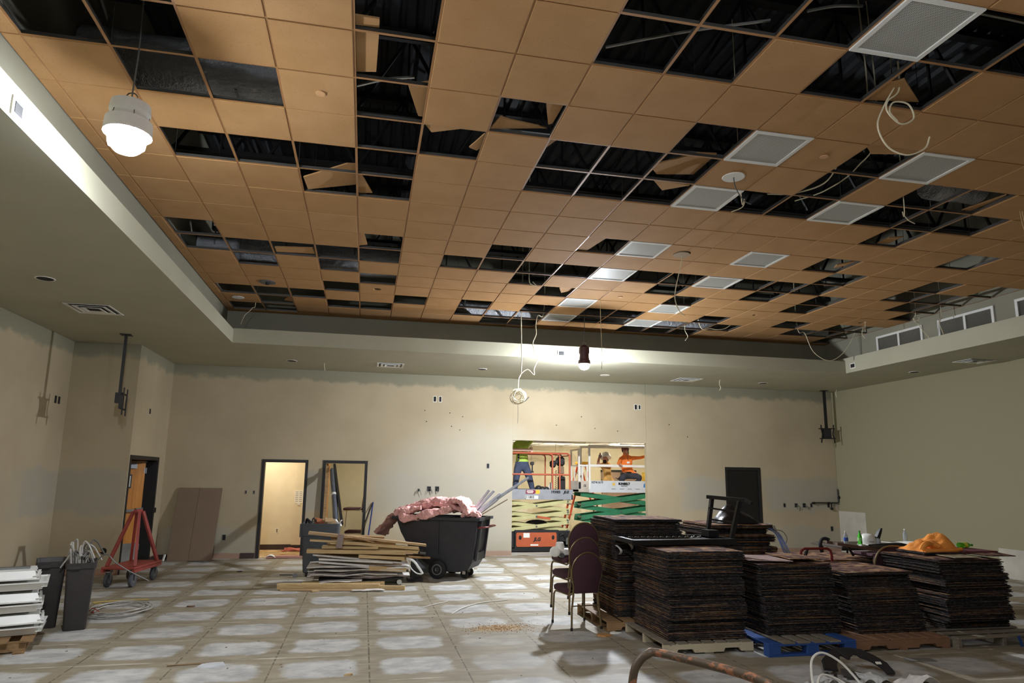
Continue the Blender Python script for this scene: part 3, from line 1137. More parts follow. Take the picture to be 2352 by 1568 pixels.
work_lamp(-1.84, 5.12, 4.33, 1.35, LAMP_NEAR, 'blazing white work lamp hung on the left near the camera', 5.6, WHITE, .5)  # white housing and larger size stand in for the lamp's glare
work_lamp(4.15, 12.45, 4.06, 1.0, LAMP_FAR, 'small lit work lamp with dark housing hung before the back bulkhead', 6.0)
work_lamp(.4, -4.2, 4.3, 1.1, FILL_REAR, 'added unseen fill lamp behind the camera on the right', 5.6)
work_lamp(1.9, 1.7, 4.3, 1.1, FILL_FRONT, 'added unseen fill lamp above the camera', 5.6)
work_lamp(-1.6, -3.6, 4.3, 1.1, FILL_REAR, 'added unseen fill lamp behind the camera on the left', 5.6)

# ------------------------------------------------------------------ doors


def door_frame(n, x0, x1, top, y0=YB - .012, y1=YW + .012, fw=.065):
    t = struct(thing('door_%d' % n, '', '', ((x0 + x1) / 2, YB, 0)))
    del t['label'], t['category']
    M().box(x0, x0 + fw, y0, y1, 0, top).out('door_jamb', BLACKF, t)
    M().box(x1 - fw, x1, y0, y1, 0, top).out('door_jamb', BLACKF, t)
    M().box(x0 + fw, x1 - fw, y0, y1, top - fw, top).out('door_head', BLACKF, t)
    return t


door_frame(1, D1[0], D1[1], 2.15)
d = door_frame(2, D2[0], D2[1], 2.15)
lf = M().box(D2[0] + .07, D2[0] + .115, YW + .02, YW + .88, .01, 2.08)
lf.out('door_leaf', OAK, d)
d = door_frame(3, D3[0], D3[1], 2.14)
M().cbox(D3[0] + .065, D3[1] - .065, YB + .02, YB + .065, .01, 2.07, .004).out('door_leaf', BLACK, d)
M().cyl((D3[0] + .12, YB + .02, 1.0), (D3[0] + .12, YB - .03, 1.0), .03, 12).bar((D3[0] + .12, YB - .03, 1.0), (D3[0] + .24, YB - .03, 1.0), .02).out('door_lever', BLACKF, d)
# timber door in the left side wall
t = struct(thing('door_4', '', '', (-4.3, 14.8, 0)))
del t['label'], t['category']
M().box(-4.47, -4.235, 15.46, 15.53, 0, 2.14).out('door_jamb', BLACKF, t)
M().box(-4.47, -4.235, 13.735, 13.79, 0, 2.14).out('door_jamb', BLACKF, t)
M().box(-4.47, -4.235, 13.79, 15.46, 2.07, 2.14).out('door_head', BLACKF, t)
# the leaf stands open, away from the hall; local x runs along it from the hinges
TD = Matrix.Translation((-4.455, 15.455, 0)) @ Matrix.Rotation(math.atan2(-.62, -.785), 4, 'Z')
lf = M(TD).cbox(.01, .91, -.045, 0, .01, 2.06, .003).out('door_leaf', OAK, t)
for z in (.32, 1.05, 1.86):
    M(TD).box(-.02, .03, .001, .006, z - .06, z + .06).cyl((.0, .006, z - .06), (.0, .006, z + .06), .012, 8).out('hinge', GREYM, t)
M(TD).box(.08, .80, .02, .06, 1.02, 1.08).box(.06, .14, .0, .07, 1.0, 1.10).out('panic_bar', CHROME, t)
M(TD).box(.03, .89, 0, .004, .03, .40).out('kick_plate', CHROME, t)
M(TD).box(.20, .50, 0, .06, 1.90, 2.00).bar((.35, .04, 2.01), (.05, .16, 2.04), .02).out('door_closer', GREYM, t)
M(TD).box(.26, .46, 0, .012, 1.50, 1.78).out('notice_frame', BLACK, t)
M(TD).box(.285, .435, .012, .015, 1.53, 1.75).out('notice', PAPER, t)

# ------------------------------------------------------------------ rooms seen through the openings
rm = M()
rm.box(-3.9, -1.02, 17.75, 17.85, 0, 2.8)
rm.box(-4.0, -3.9, YW, 17.85, 0, 2.8)
rm.box(-1.66, -1.02, 17.60, 17.75, 0, 2.8)
rm.box(-4.0, -1.02, YW, 17.85, 2.7, 2.8)
struct(rm.out('wall_corridor', WARMW))
struct(M().box(-1.02, -.96, YW, 19.3, 0, 2.8).out('wall_corridor', WARMW))
struct(M().box(-3.9, -1.66, 17.735, 17.75, 0, .13).box(-1.66, -1.02, 17.585, 17.60, 0, .13).out('baseboard_corridor', BASEB))
t = thing('corridor_light', 'ceiling light of the warm corridor behind the open doorway', 'light', (-2.4, 16.9, 2.68))
M().box(-2.9, -1.9, 16.6, 17.2, 2.69, 2.70).out('frame', WHITE, t)
M().box(-2.85, -1.95, 16.65, 17.15, 2.675, 2.69).out('diffuser', glow('corridor_glow', (255, 240, 214), CORRIDOR), t)
rm = M()
rm.box(-.96, 1.7, 19.2, 19.3, 0, 2.8)
rm.box(1.6, 1.7, YW, 19.2, 0, 2.8)
rm.box(-.96, 1.7, YW, 19.3, 2.7, 2.8)
struct(rm.out('wall_store', mat('store_wall', (198, 190, 162), 0.8, var=0.03)))
t = thing('store_light', 'ceiling light of the store room with stacked chairs', 'light', (.4, 17.4, 2.68))
M().box(-.1, .9, 17.1, 17.7, 2.69, 2.70).out('frame', WHITE, t)
M().box(-.05, .85, 17.15, 17.65, 2.675, 2.69).out('diffuser', glow('store_glow', (255, 244, 224), CORRIDOR * .95), t)

# next room behind the wide opening
rm = M()
rm.box(1.8, 9.0, 20.5, 20.6, 0, 3.2)
rm.box(1.7, 1.8, YW, 20.6, 0, 3.2)
rm.box(9.0, 9.1, YW, 20.6, 0, 3.2)
struct(rm.out('wall_next_room', mat('next_room_wall', (222, 212, 184), 0.8, var=0.03)))
struct(M().box(1.7, 9.1, YW, 20.6, 3.2, 3.3).out('ceiling', mat('next_room_ceiling', (150, 140, 122), 0.8)))
nr = struct(thing('trim_4', '', '', (5, 18, 2.8)))
del nr['label'], nr['category']
for q in range(9):
    y = 16.5 + q * .5
    M().box(1.8, 9.0, y - .012, y + .012, 2.80, 2.82).out('grid_runner', WHITE, nr)
for q in range(8):
    x = 2.2 + q * .95
    M().box(x - .012, x + .012, YW, 20.5, 2.80, 2.82).out('cross_tee', WHITE, nr)
TL = ['the left', 'the middle', 'the right']
for q, (x, y, z) in enumerate(((3.4, 18.2, 2.86), (5.6, 18.6, 2.92), (7.6, 17.8, 2.72))):
    t = thing('tube_light', 'bare fluorescent tube light hung in %s of the next room' % TL[q], 'light', (x, y, z), 'tube lights of the next room')
    M().box(x - .62, x + .62, y - .06, y + .06, z + .02, z + .07).out('fitting', WHITE, t)
    M().cyl((x - .6, y - .03, z), (x + .6, y - .03, z), .018, 8).out('tube', TUBEM, t, True)
    M().cyl((x - .6, y + .03, z), (x + .6, y + .03, z), .018, 8).out('tube', TUBEM, t, True)
t = thing('tube_light', 'second bare tube light behind the orange shirted worker', 'light', (7.6, 18.7, 2.76), 'tube lights of the next room')
M().box(7.0, 8.2, 18.64, 18.76, 2.78, 2.83).out('fitting', WHITE, t)
M().cyl((7.0, 18.68, 2.76), (8.2, 18.68, 2.76), .018, 8).out('tube', TUBEM, t, True)
t = tag(M().loft([[(x, 18.0 + .16 * math.cos(2 * PI * a / 14), 2.86 + .10 * math.sin(2 * PI * a / 14)) for a in range(14)] for x in (4.0, 4.4, 4.8, 5.2, 5.6, 6.0)]).out('duct', FOIL, None, True),
        'foil wrapped duct under the ceiling of the next room', 'duct')
tag(M().cbox(7.37, 8.5, 20.40, 20.49, .9, 2.02, .005).out('display_board', mat('taupe_board', (150, 128, 112), .7)), 'taupe board with a dark top rail on the far wall of the next room', 'board')
tag(M().cbox(7.35, 8.52, 20.39, 20.49, 2.02, 2.09, .004).out('wall_rail', BLACKF), 'dark rail on the far wall above the taupe board', 'rail')
tag(M().cbox(8.62, 8.95, 19.9, 20.2, 1.4, 2.02, .01).out('yellow_box', mat('yellow_box', (236, 196, 86), .6)), 'yellow box standing at the right end of the next room', 'box')
tag(M().cbox(8.6, 8.97, 19.88, 20.22, 0, 1.4, .01).out('storage_cabinet', WHITE), 'white cabinet under the yellow box in the next room', 'cabinet')

# notice and outlet in the corridor
t = thing('notice_sheet', 'printed white notice on the corridor wall', 'notice', (-1.54, 17.597, 1.30))
M().box(-1.64, -1.44, 17.592, 17.598, 1.13, 1.43).out('sheet', PAPER, t)
m = M()
for q in range(6):
    z = 1.40 - q * .045
    m.box(-1.62, -1.555, 17.590, 17.593, z - .012, z)
    m.box(-1.53, -1.46, 17.590, 17.593, z - .012, z)
m.out('print_lines', mat('faded_ink', (120, 118, 116), .7), t)
M().box(-1.57, -1.50, 17.58, 17.598, 1.08, 1.13).out('clip', WHITEP, t)
t = thing('wall_outlet', 'white outlet low on the corridor wall', 'outlet', (-2.02, 17.75, .45))
M().box(-2.06, -1.98, 17.742, 17.75, .40, .52).out('plate', WHITEP, t)
M().box(-2.04, -2.0, 17.738, 17.743, .42, .5).out('socket', TAN, t)
tag(M().box(-2.0, -1.02, YB - .1, YB + .2, .007, .05).out('loose_trim_board', mat('pink_trim', (170, 126, 112), .7)), 'pinkish loose board lying across the sill of the open doorway', 'board')
m = M().surf(lambda u, v: (-2.02 + .22 * u, YB - .12 + .12 * v, .02 + .05 * math.sin(u * 3.1) * (1 + .4 * math.sin(v * 7))), 6, 4, (0, 0, .006))
tag(m.out('paper_scrap', PAPER), 'crumpled white paper at the left end of the doorway sill', 'scrap')
m = M()
for q in range(7):
    m.tube(spline([(-1.9 + random.random() * .7, 17.2 + random.random() * .35, .02), (-1.9 + random.random() * .7, 17.2 + random.random() * .3, .07), (-1.9 + random.random() * .7, 17.2 + random.random() * .3, .015)], 5), .018, 5)
tag(m.out('tangled_hose', mat('pink_hose', (206, 120, 110), .6), None, True), 'tangled pink cord lying on the corridor carpet', 'cord')


# ------------------------------------------------------------------ wall boxes, outlets, switch holes
def wbox(x, z, label, w_=.055, h_=.10, style='hole', name='electrical_box', cat='outlet', wires=False):
    t = thing(name, label, cat, (x, YB, z))
    if style == 'plate':
        M().box(x - w_ / 2 - .012, x + w_ / 2 + .012, YB - .006, YB, z - h_ / 2 - .012, z + h_ / 2 + .012).out('plate', WHITEP, t)
        M().box(x - w_ / 2, x + w_ / 2, YB - .010, YB - .005, z - h_ / 2, z + h_ / 2).out('insert', DARKBOX, t)
    else:
        f = .008
        m = M()
        m.box(x - w_ / 2 - f, x - w_ / 2, YB - .008, YB, z - h_ / 2 - f, z + h_ / 2 + f)
        m.box(x + w_ / 2, x + w_ / 2 + f, YB - .008, YB, z - h_ / 2 - f, z + h_ / 2 + f)
        m.box(x - w_ / 2, x + w_ / 2, YB - .008, YB, z + h_ / 2, z + h_ / 2 + f)
        m.box(x - w_ / 2, x + w_ / 2, YB - .008, YB, z - h_ / 2 - f, z - h_ / 2)
        m.out('box_rim', GREYM, t)
        M().box(x - w_ / 2, x + w_ / 2, YB - .003, YB, z - h_ / 2, z + h_ / 2).out('recess', DARKBOX, t)
    if wires:
        m = M()
        for q in range(3):
            a = random.uniform(-1, 1)
            m.tube(spline([(x + .01 * a, YB - .006, z), (x + .05 * a, YB - .06, z - .01), (x + .09 * a, YB - .05, z - .07 - .05 * random.random())], 5), .005, 5)
        m.out('wires', CABLED, t)
    return t


wbox(1.58, 3.64, 'left of two outlets high on the back wall above the pink insulation', .06, .12, 'plate')
wbox(1.71, 3.64, 'right of two outlets high on the back wall above the pink insulation', .05, .12, 'plate')
wbox(6.70, 3.62, 'left of two outlets high on the back wall above the wide opening', .06, .12, 'plate')
wbox(6.80, 3.62, 'right of two outlets high on the back wall above the wide opening', .045, .10, 'plate')
wbox(2.90, 2.08, 'open switch box on the back wall left of the wide opening', .05, .10)
wbox(1.51, 1.53, 'left open box with loose wires above the pink insulation', .08, .10, wires=True)
wbox(1.70, 1.53, 'right open box with loose wires above the pink insulation', .08, .10, wires=True)
wbox(-2.91, .45, 'open outlet box low on the wall right of the brown boards', .06, .11)
wbox(-2.53, 1.42, 'left of two small slots in the wall beside the open doorway', .02, .06)
wbox(-2.36, 1.42, 'right of two small slots in the wall beside the open doorway', .02, .06)
wbox(10.78, 1.19, 'first small box in the row right of the black door', .05, .09)
wbox(11.12, 1.19, 'second box in the row right of the black door, wires dangling', .07, .09, wires=True)
wbox(11.36, 1.19, 'third box in the row right of the black door, with a loop of wire', .08, .10, wires=True)
wbox(11.57, 1.19, 'fourth small box in the row right of the black door', .05, .09)
wbox(12.08, 1.19, 'last box in the row, under the black wall pipe', .05, .09)
wbox(12.14, .59, 'single low outlet box near the right corner', .06, .11)
wbox(1.27, 1.50, 'tan stub of wires poking from the wall over the insulation', .03, .05, wires=True)

m = M()
m.tube([(11.65, YB - .05, 1.26), (12.30, YB - .05, 1.26), (12.34, YB - .05, 1.26), (12.36, YB - .05, 1.30), (12.355, YB - .05, 1.62)], .016, 8)
m.cyl((11.62, YB, 1.255), (11.62, YB - .08, 1.255), .03, 10)
m.cyl((12.08, YB, 1.26), (12.08, YB - .07, 1.26), .024, 10)
m.cyl((12.36, YB - .05, 1.40), (12.39, YB - .05, 1.40), .04, 10)
m.bar((12.14, YB - .05, 1.25), (12.14, YB - .05, 1.13), .02)
m.sphere((12.14, YB - .05, 1.11), .04, 8, 6)
tag(m.out('wall_pipe', BLACK, None, True), 'black L-shaped pipe with valve near the right corner of the back wall', 'pipe')
m = M()
for x, z in ((5.25, 3.33), (2.0, 3.0), (2.2, 2.92), (2.26, 3.24), (4.6, 3.1), (5.6, 3.05), (6.2, 3.0), (7.6, 3.2), (8.1, 2.9), (1.35, 3.36), (1.95, 3.32), (1.4, 3.1)):
    m.cyl((x, YB, z), (x, YB - .01, z), .012, 8)
struct(m.out('trim_5', DARKBOX))
# left wall, jog and bulkhead fittings
for y, lab in ((13.22, 'left'), (13.36, 'right')):
    tag(M().box(-5.401, -5.392, y - .035, y + .035, 3.01, 3.14).box(-5.396, -5.388, y - .02, y + .02, 3.03, 3.12).out('wall_plate', BLACKF), '%s one of the pair of dark plates high on the left wall' % lab, 'outlet')
tag(M().box(-4.25, -4.24, 14.58, 14.64, 2.98, 3.08).box(-4.243, -4.237, 14.595, 14.625, 2.995, 3.065).out('wall_plate', BLACKF), 'dark plate on the side wall above the timber door', 'outlet')
t = thing('outlet_hole', 'torn round outlet hole with wires low on the left wall', 'outlet', (-4.51, 13.7, .42))
M().cyl((-4.51, 13.7, .42), (-4.51, 13.693, .42), .055, 14).out('hole', DARKBOX, t)
m = M()
for q in range(3):
    m.tube(spline([(-4.51, 13.69, .42), (-4.60, 13.65, .40 + .02 * q), (-4.68, 13.63, .36 + .03 * q)], 4), .007, 5)
m.out('wires', mat('tan_wire', (176, 140, 92), .6), t)
tag(M().box(-4.238, -4.225, 15.57, 15.62, 1.0, 1.1).out('wall_switch', BLACK), 'small black switch right of the timber door frame', 'switch')

# bulkhead: square air diffusers, small round downlight holes, square boxes


def diffuser(x, y, w_, d_, label):
    t = thing('air_diffuser', label, 'vent', (x, y, ZS))
    m = M()
    for k, z in ((0, 0), (1, -.006), (2, -.012)):
        a, b = w_ / 2 * (1 - .28 * k), d_ / 2 * (1 - .28 * k)
        c, e = a - .05 * (1 if k else .9), b - .05
        ring = lambda p, q, zz: [(x - p, y - q, zz), (x + p, y - q, zz), (x + p, y + q, zz), (x - p, y + q, zz)]
        m2 = M()
        m2.loft([ring(a, b, ZS + z - .004), ring(a, b, ZS + z - .012), ring(c, e, ZS + z + .004 - .006), ring(c, e, ZS + z - .001)], False, False)
        m2.out('louvre', WHITE, t)
    M().box(x - w_ / 2 * .95, x + w_ / 2 * .95, y - d_ / 2 * .95, y + d_ / 2 * .95, ZS - .003, ZS).out('throat', BLACKF, t)
    return t


diffuser(-4.05, 10.80, .62, .62, 'white square air diffuser in the left bulkhead')
diffuser(.46, 14.78, .58, .56, 'white square air diffuser in the back bulkhead, left of the lamp')
diffuser(7.58, 14.92, .58, .56, 'white square air diffuser in the back bulkhead, right of the lamp')
diffuser(11.78, 10.93, .62, .44, 'white square air diffuser in the right bulkhead')
for x, y, st, lab in ((-4.05, 9.2, 'd', 'dark round downlight hole in the left bulkhead'), (-1.62, 14.79, 'd', 'leftmost dark downlight hole in the back bulkhead'), (2.5, 14.75, 'd', 'dark downlight hole in the back bulkhead by the cable coil'),
                  (5.45, 14.82, 'l', 'pale downlight trim in the back bulkhead right of the lamp'), (9.65, 14.92, 'd', 'rightmost downlight hole in the back bulkhead'), (11.76, 12.42, 'd', 'downlight hole in the right bulkhead')):
    t = thing('downlight', lab, 'downlight', (x, y, ZS))
    M().lathe([(.10, -.006), (.115, -.006), (.115, 0.0), (.10, 0)], (x, y, ZS), 20).out('trim_ring', WHITE, t)
    M().cyl((x, y, ZS - .0075), (x, y, ZS), .095, 20).out('lamp_well', DARKBOX if st == 'd' else WHITEP, t)
for x, z in ((3.84, 4.33),):
    t = thing('junction_box', 'small dark box in the back bulkhead face left of the lamp', 'box', (x, 13.0, z))
    M().box(x - .075, x + .075, 12.985, 13.0, z - .06, z + .06).out('rim', WHITEP, t)
    M().box(x - .055, x + .055, 12.98, 12.99, z - .04, z + .04).out('recess', DARKBOX, t)
t = thing('junction_box', 'small dark box in the right bulkhead face near the corner', 'box', (10.5, 12.76, 4.35))
M().box(10.485, 10.5, 12.68, 12.84, 4.29, 4.41).out('rim', WHITEP, t)
M().box(10.48, 10.49, 12.70, 12.82, 4.31, 4.39).out('recess', DARKBOX, t)
t = thing('junction_box', 'small dark box in the left bulkhead face near the bright lamp', 'box', (-2.5, 4.95, 4.3))
M().box(-2.5, -2.488, 4.87, 5.03, 4.24, 4.38).out('rim', WHITEP, t)
M().box(-2.49, -2.483, 4.90, 5.0, 4.27, 4.35).out('recess', DARKBOX, t)

# return-air grilles in the upright face on the right
for (ya, yb), lab in (((12.22, 10.99), 'farthest'), ((10.62, 9.43), 'middle'), ((9.03, 7.8), 'nearest')):
    t = thing('return_grille', '%s of the white framed return grilles above the right bulkhead' % lab, 'vent', (10.69, (ya + yb) / 2, 4.55), 'return grilles above the right bulkhead')
    f = M()
    za, zb = 4.50, 4.90
    f.box(10.67, 10.70, yb, ya, zb - .045, zb)
    f.box(10.67, 10.70, yb, ya, za, za + .03)
    f.box(10.67, 10.70, yb, yb + .05, za + .03, zb - .045)
    f.box(10.67, 10.70, ya - .05, ya, za + .03, zb - .045)
    f.box(10.67, 10.70, (ya + yb) / 2 - .025, (ya + yb) / 2 + .025, za + .03, zb - .045)
    f.out('frame', WHITE, t)
    bl = M()
    z = za + .02
    while z < zb - .04:
        bl.add([(10.678, yb, z), (10.678, ya, z), (10.695, ya, z + .014), (10.695, yb, z + .014)], [(0, 1, 2, 3)])
        z += .018
    bl.out('blades', mat('grille_blade', (92, 92, 92), .6), t)

# ceiling bits: sprinkler discs, speaker ring
for x, y, st, lab in ((GX(.53), GY(1.47), 'cap', 'tan sprinkler cap in the ceiling left of the long dark opening'), (GX(8.53), GY(1.49), 'cap', 'tan sprinkler cap between two white panels in the front right ceiling'),
                      (GX(8.5), GY(10.5), 'cap', 'small pale sprinkler cap in the rear ceiling'), (GX(-2.6), GY(13.45), 'ring', 'white ringed fitting in the rear left ceiling')):
    t = thing('sprinkler_cap', lab, 'sprinkler', (x, y, H - .02))
    if st == 'cap':
        M().lathe([(.001, -.010), (.04, -.010), (.042, -.006), (.042, -.002)], (x, y, H - .010), 20).out('cap', mat('cap_paint', (196, 152, 108), .6), t, True)
        M().cyl((x, y, H - .012), (x, y, H + .05), .012, 8).out('stem', CHROME, t)
    else:
        M().lathe([(.09, -.006), (.11, -.006), (.11, 0), (.09, 0)], (x, y, H - .010), 20).out('ring', WHITE, t)
        M().cyl((x, y, H - .014), (x, y, H - .01), .09, 20).out('well', GREYM, t)
x, y = GX(7.5), GY(2.53)
t = thing('speaker_ring', 'white ring with a dangling wire between the two nearest left panels', 'speaker', (x, y, H - .02))
M().lathe([(.062, -.008), (.115, -.008), (.12, -.002), (.12, 0), (.062, 0)], (x, y, H - .009), 24).out('ring', WHITE, t)
M().tube(spline([(x, y, H + .05), (x + .01, y - .01, H - .12), (x + .09, y - .02, H - .27), (x + .18, y - .02, H - .31)], 6), .006, 5).out('wire', CABLED, t)
x, y = GX(8.5), GY(6.57)
t = thing('downlight_hole', 'round can hole with a long hanging wire in the middle of the ceiling', 'downlight', (x, y, H - .02))
M().lathe([(.109, -.012), (.118, -.012), (.118, 0.0), (.109, .03)], (x, y, H - .008), 24).out('rim', mat('cut_rim', (150, 130, 104), .7), t)
M().tube(spline([(x, y, H + .2), (x, y, H - .10), (x - .12, y, H - .62), (x - .06, y, H - .85), (x + .02, y - .01, H - .92)], 6), .007, 5).out('wire', CABLEW, t)
x, y = GX(-1.5), GY(11.5)
t = thing('downlight_hole', 'round can hole with hanging socket in the rear left ceiling', 'downlight', (x, y, H - .02))
M().lathe([(.109, -.012), (.135, -.012), (.135, 0.0), (.109, .03)], (x, y, H - .008), 24).out('rim', GREYM, t)
M().cyl((x, y, H + .02), (x, y, H - .06), .03, 10).out('socket', BLACK, t)


# ------------------------------------------------------------------ hanging TV brackets
def tv_bracket(x, y, yaw, label, zc=3.05):
    T = Matrix.Translation((x, y, 0)) @ Matrix.Rotation(yaw, 4, 'Z')
    t = thing('screen_bracket', label, 'bracket', (x, y, ZS))
    M(T).box(-.035, .035, -.02, .02, zc + .1, ZS).out('drop_pole', BLACK, t)
    M(T).box(-.09, .09, -.09, .09, ZS - .012, ZS).out('ceiling_plate', BLACK, t)
    M(T).box(-.12, .10, -.06, -.02, zc - .12, zc + .15).box(-.05, .05, -.02, .06, zc - .02, zc + .16).out('back_plate', BLACKF, t)
    M(T).box(-.21, .19, -.075, -.055, zc + .13, zc + .155).out('cross_rail', BLACK, t)
    M(T).box(-.20, .20, -.075, -.055, zc - .13, zc - .105).out('cross_rail', BLACK, t)
    for s_ in (-1, 1):
        m = M(T)
        pts = [(s_ * .155, -.09, zc + .24), (s_ * .15, -.09, zc + .12), (s_ * .13, -.09, zc), (s_ * .15, -.09, zc - .12), (s_ * .165, -.09, zc - .23)]
        for a, b in zip(pts, pts[1:]):
            m.bar(a, b, .028, .018, (0, 1, 0))
        m.out('screen_arm', BLACK, t)
    return t


tv_bracket(11.97, 15.72, math.radians(-22), 'black screen bracket on a ceiling pole in the right corner', 3.05)
tv_bracket(-4.22, 12.75, math.radians(98), 'black screen bracket on a ceiling pole by the left wall', 3.02)

# ------------------------------------------------------------------ cables hanging out of the ceiling


def hang(label, pts, r=.006, m_=None, name='hanging_cable', k=6):
    return tag(M().tube(spline(pts, k), r, 5).out(name, m_ or CABLEW, None, True), label, 'cable')


X, Y = 2.90, 12.6
t = thing('coiled_cable', 'cream cable bundle coiled into a ball hanging before the back wall', 'cable', (X, Y, 3.3))
M().tube(spline([(X + .02, Y, 7.21), (X + .02, Y, 5.5), (X, Y, 5.0), (X + .01, Y, 4.4), (X + .01, Y, 3.86), (X - .04, Y, 3.70), (X - .05, Y, 3.52)], 6), .009, 6).out('drop', CABLEW, t, True)
M().tube(spline([(X + .5, Y + .1, 7.21), (X + .50, Y + .1, 5.2), (X + .34, Y, 5.0), (X + .30, Y, 4.78), (X + .31, Y, 4.62), (X + .24, Y, 4.42), (X + .30, Y, 4.2), (X + .34, Y, 4.10), (X + .27, Y, 3.92), (X + .27, Y, 3.80), (X + .14, Y, 3.90), (X + .02, Y, 3.82), (X - .04, Y, 3.70), (X - .05, Y, 3.50)], 6), .009, 6).out('drop', CABLEW, t, True)
rr = random.Random(5)
m = M()
for q in range(9):
    ax = Vector((rr.uniform(-.5, .5), rr.uniform(-1, -.4), rr.uniform(-.5, .5))).normalized()
    e1 = ax.orthogonal().normalized()
    e2 = ax.cross(e1)
    R_ = rr.uniform(.07, .15)
    c = Vector((X - .05 + rr.uniform(-.03, .03), Y, 3.36 + rr.uniform(-.03, .03)))
    m.tube([c + e1 * (R_ * math.cos(a * PI / 10)) + e2 * (R_ * math.sin(a * PI / 10)) for a in range(20)], .008, 5, True)
m.out('coil', CABLEW, t, True)
M().tube(spline([(X + .03, Y, 3.28), (X + .10, Y, 3.29), (X + .17, Y, 3.36)], 4), .012, 5).out('plug', CABLED, t, True)
M().tube(spline([(X - .05, Y, 3.22), (X - .045, Y, 3.0), (X - .05, Y, 2.84)], 4), .004, 5).out('tail', CABLED, t)

x, y = GX(8.35), GY(-.35)
t = thing('hanging_cable', 'cream cable looped in rings below the nearest white panel', 'cable', (x, y, 4.6))
M().tube(spline([(x - .05, y - .05, H + .25), (x - .02, y, H + .02), (x - .14, y, H - .10), (x - .15, y, H - .20), (x - .03, y, H - .29), (x + .10, y, H - .22), (x + .06, y, H - .10), (x - .08, y, H - .10), (x - .13, y, H - .19), (x - .06, y, H - .27)], 7), .007, 5).out('upper_ring', CABLEW, t, True)
M().tube(spline([(x - .02, y, H + .1), (x - .17, y + .02, H - .15), (x - .24, y + .02, H - .33), (x - .16, y + .02, H - .50), (x + .02, y + .02, H - .55), (x + .20, y + .02, H - .47), (x + .26, y + .02, H - .36)], 7), .007, 5).out('lower_loop', CABLEW, t, True)
x, y = GX(13.75), GY(2.6)
t = thing('hanging_cable', 'pair of tan cables with a black end hanging at the right edge', 'cable', (x, y, 4.5))
M().tube(spline([(x, y, H + .2), (x + .02, y, H - .1), (x + .05, y, H - .35), (x + .01, y, H - .62)], 6), .007, 5).tube(spline([(x - .03, y, H + .2), (x - .01, y, H - .15), (x + .045, y, H - .36)], 6), .005, 5).out('strand', mat('tan_cable', (188, 160, 116), .6), t, True)
M().tube(spline([(x + .01, y, H - .62), (x + .02, y, H - .68), (x + .05, y, H - .73)], 4), .012, 5).out('plug', BLACK, t, True)
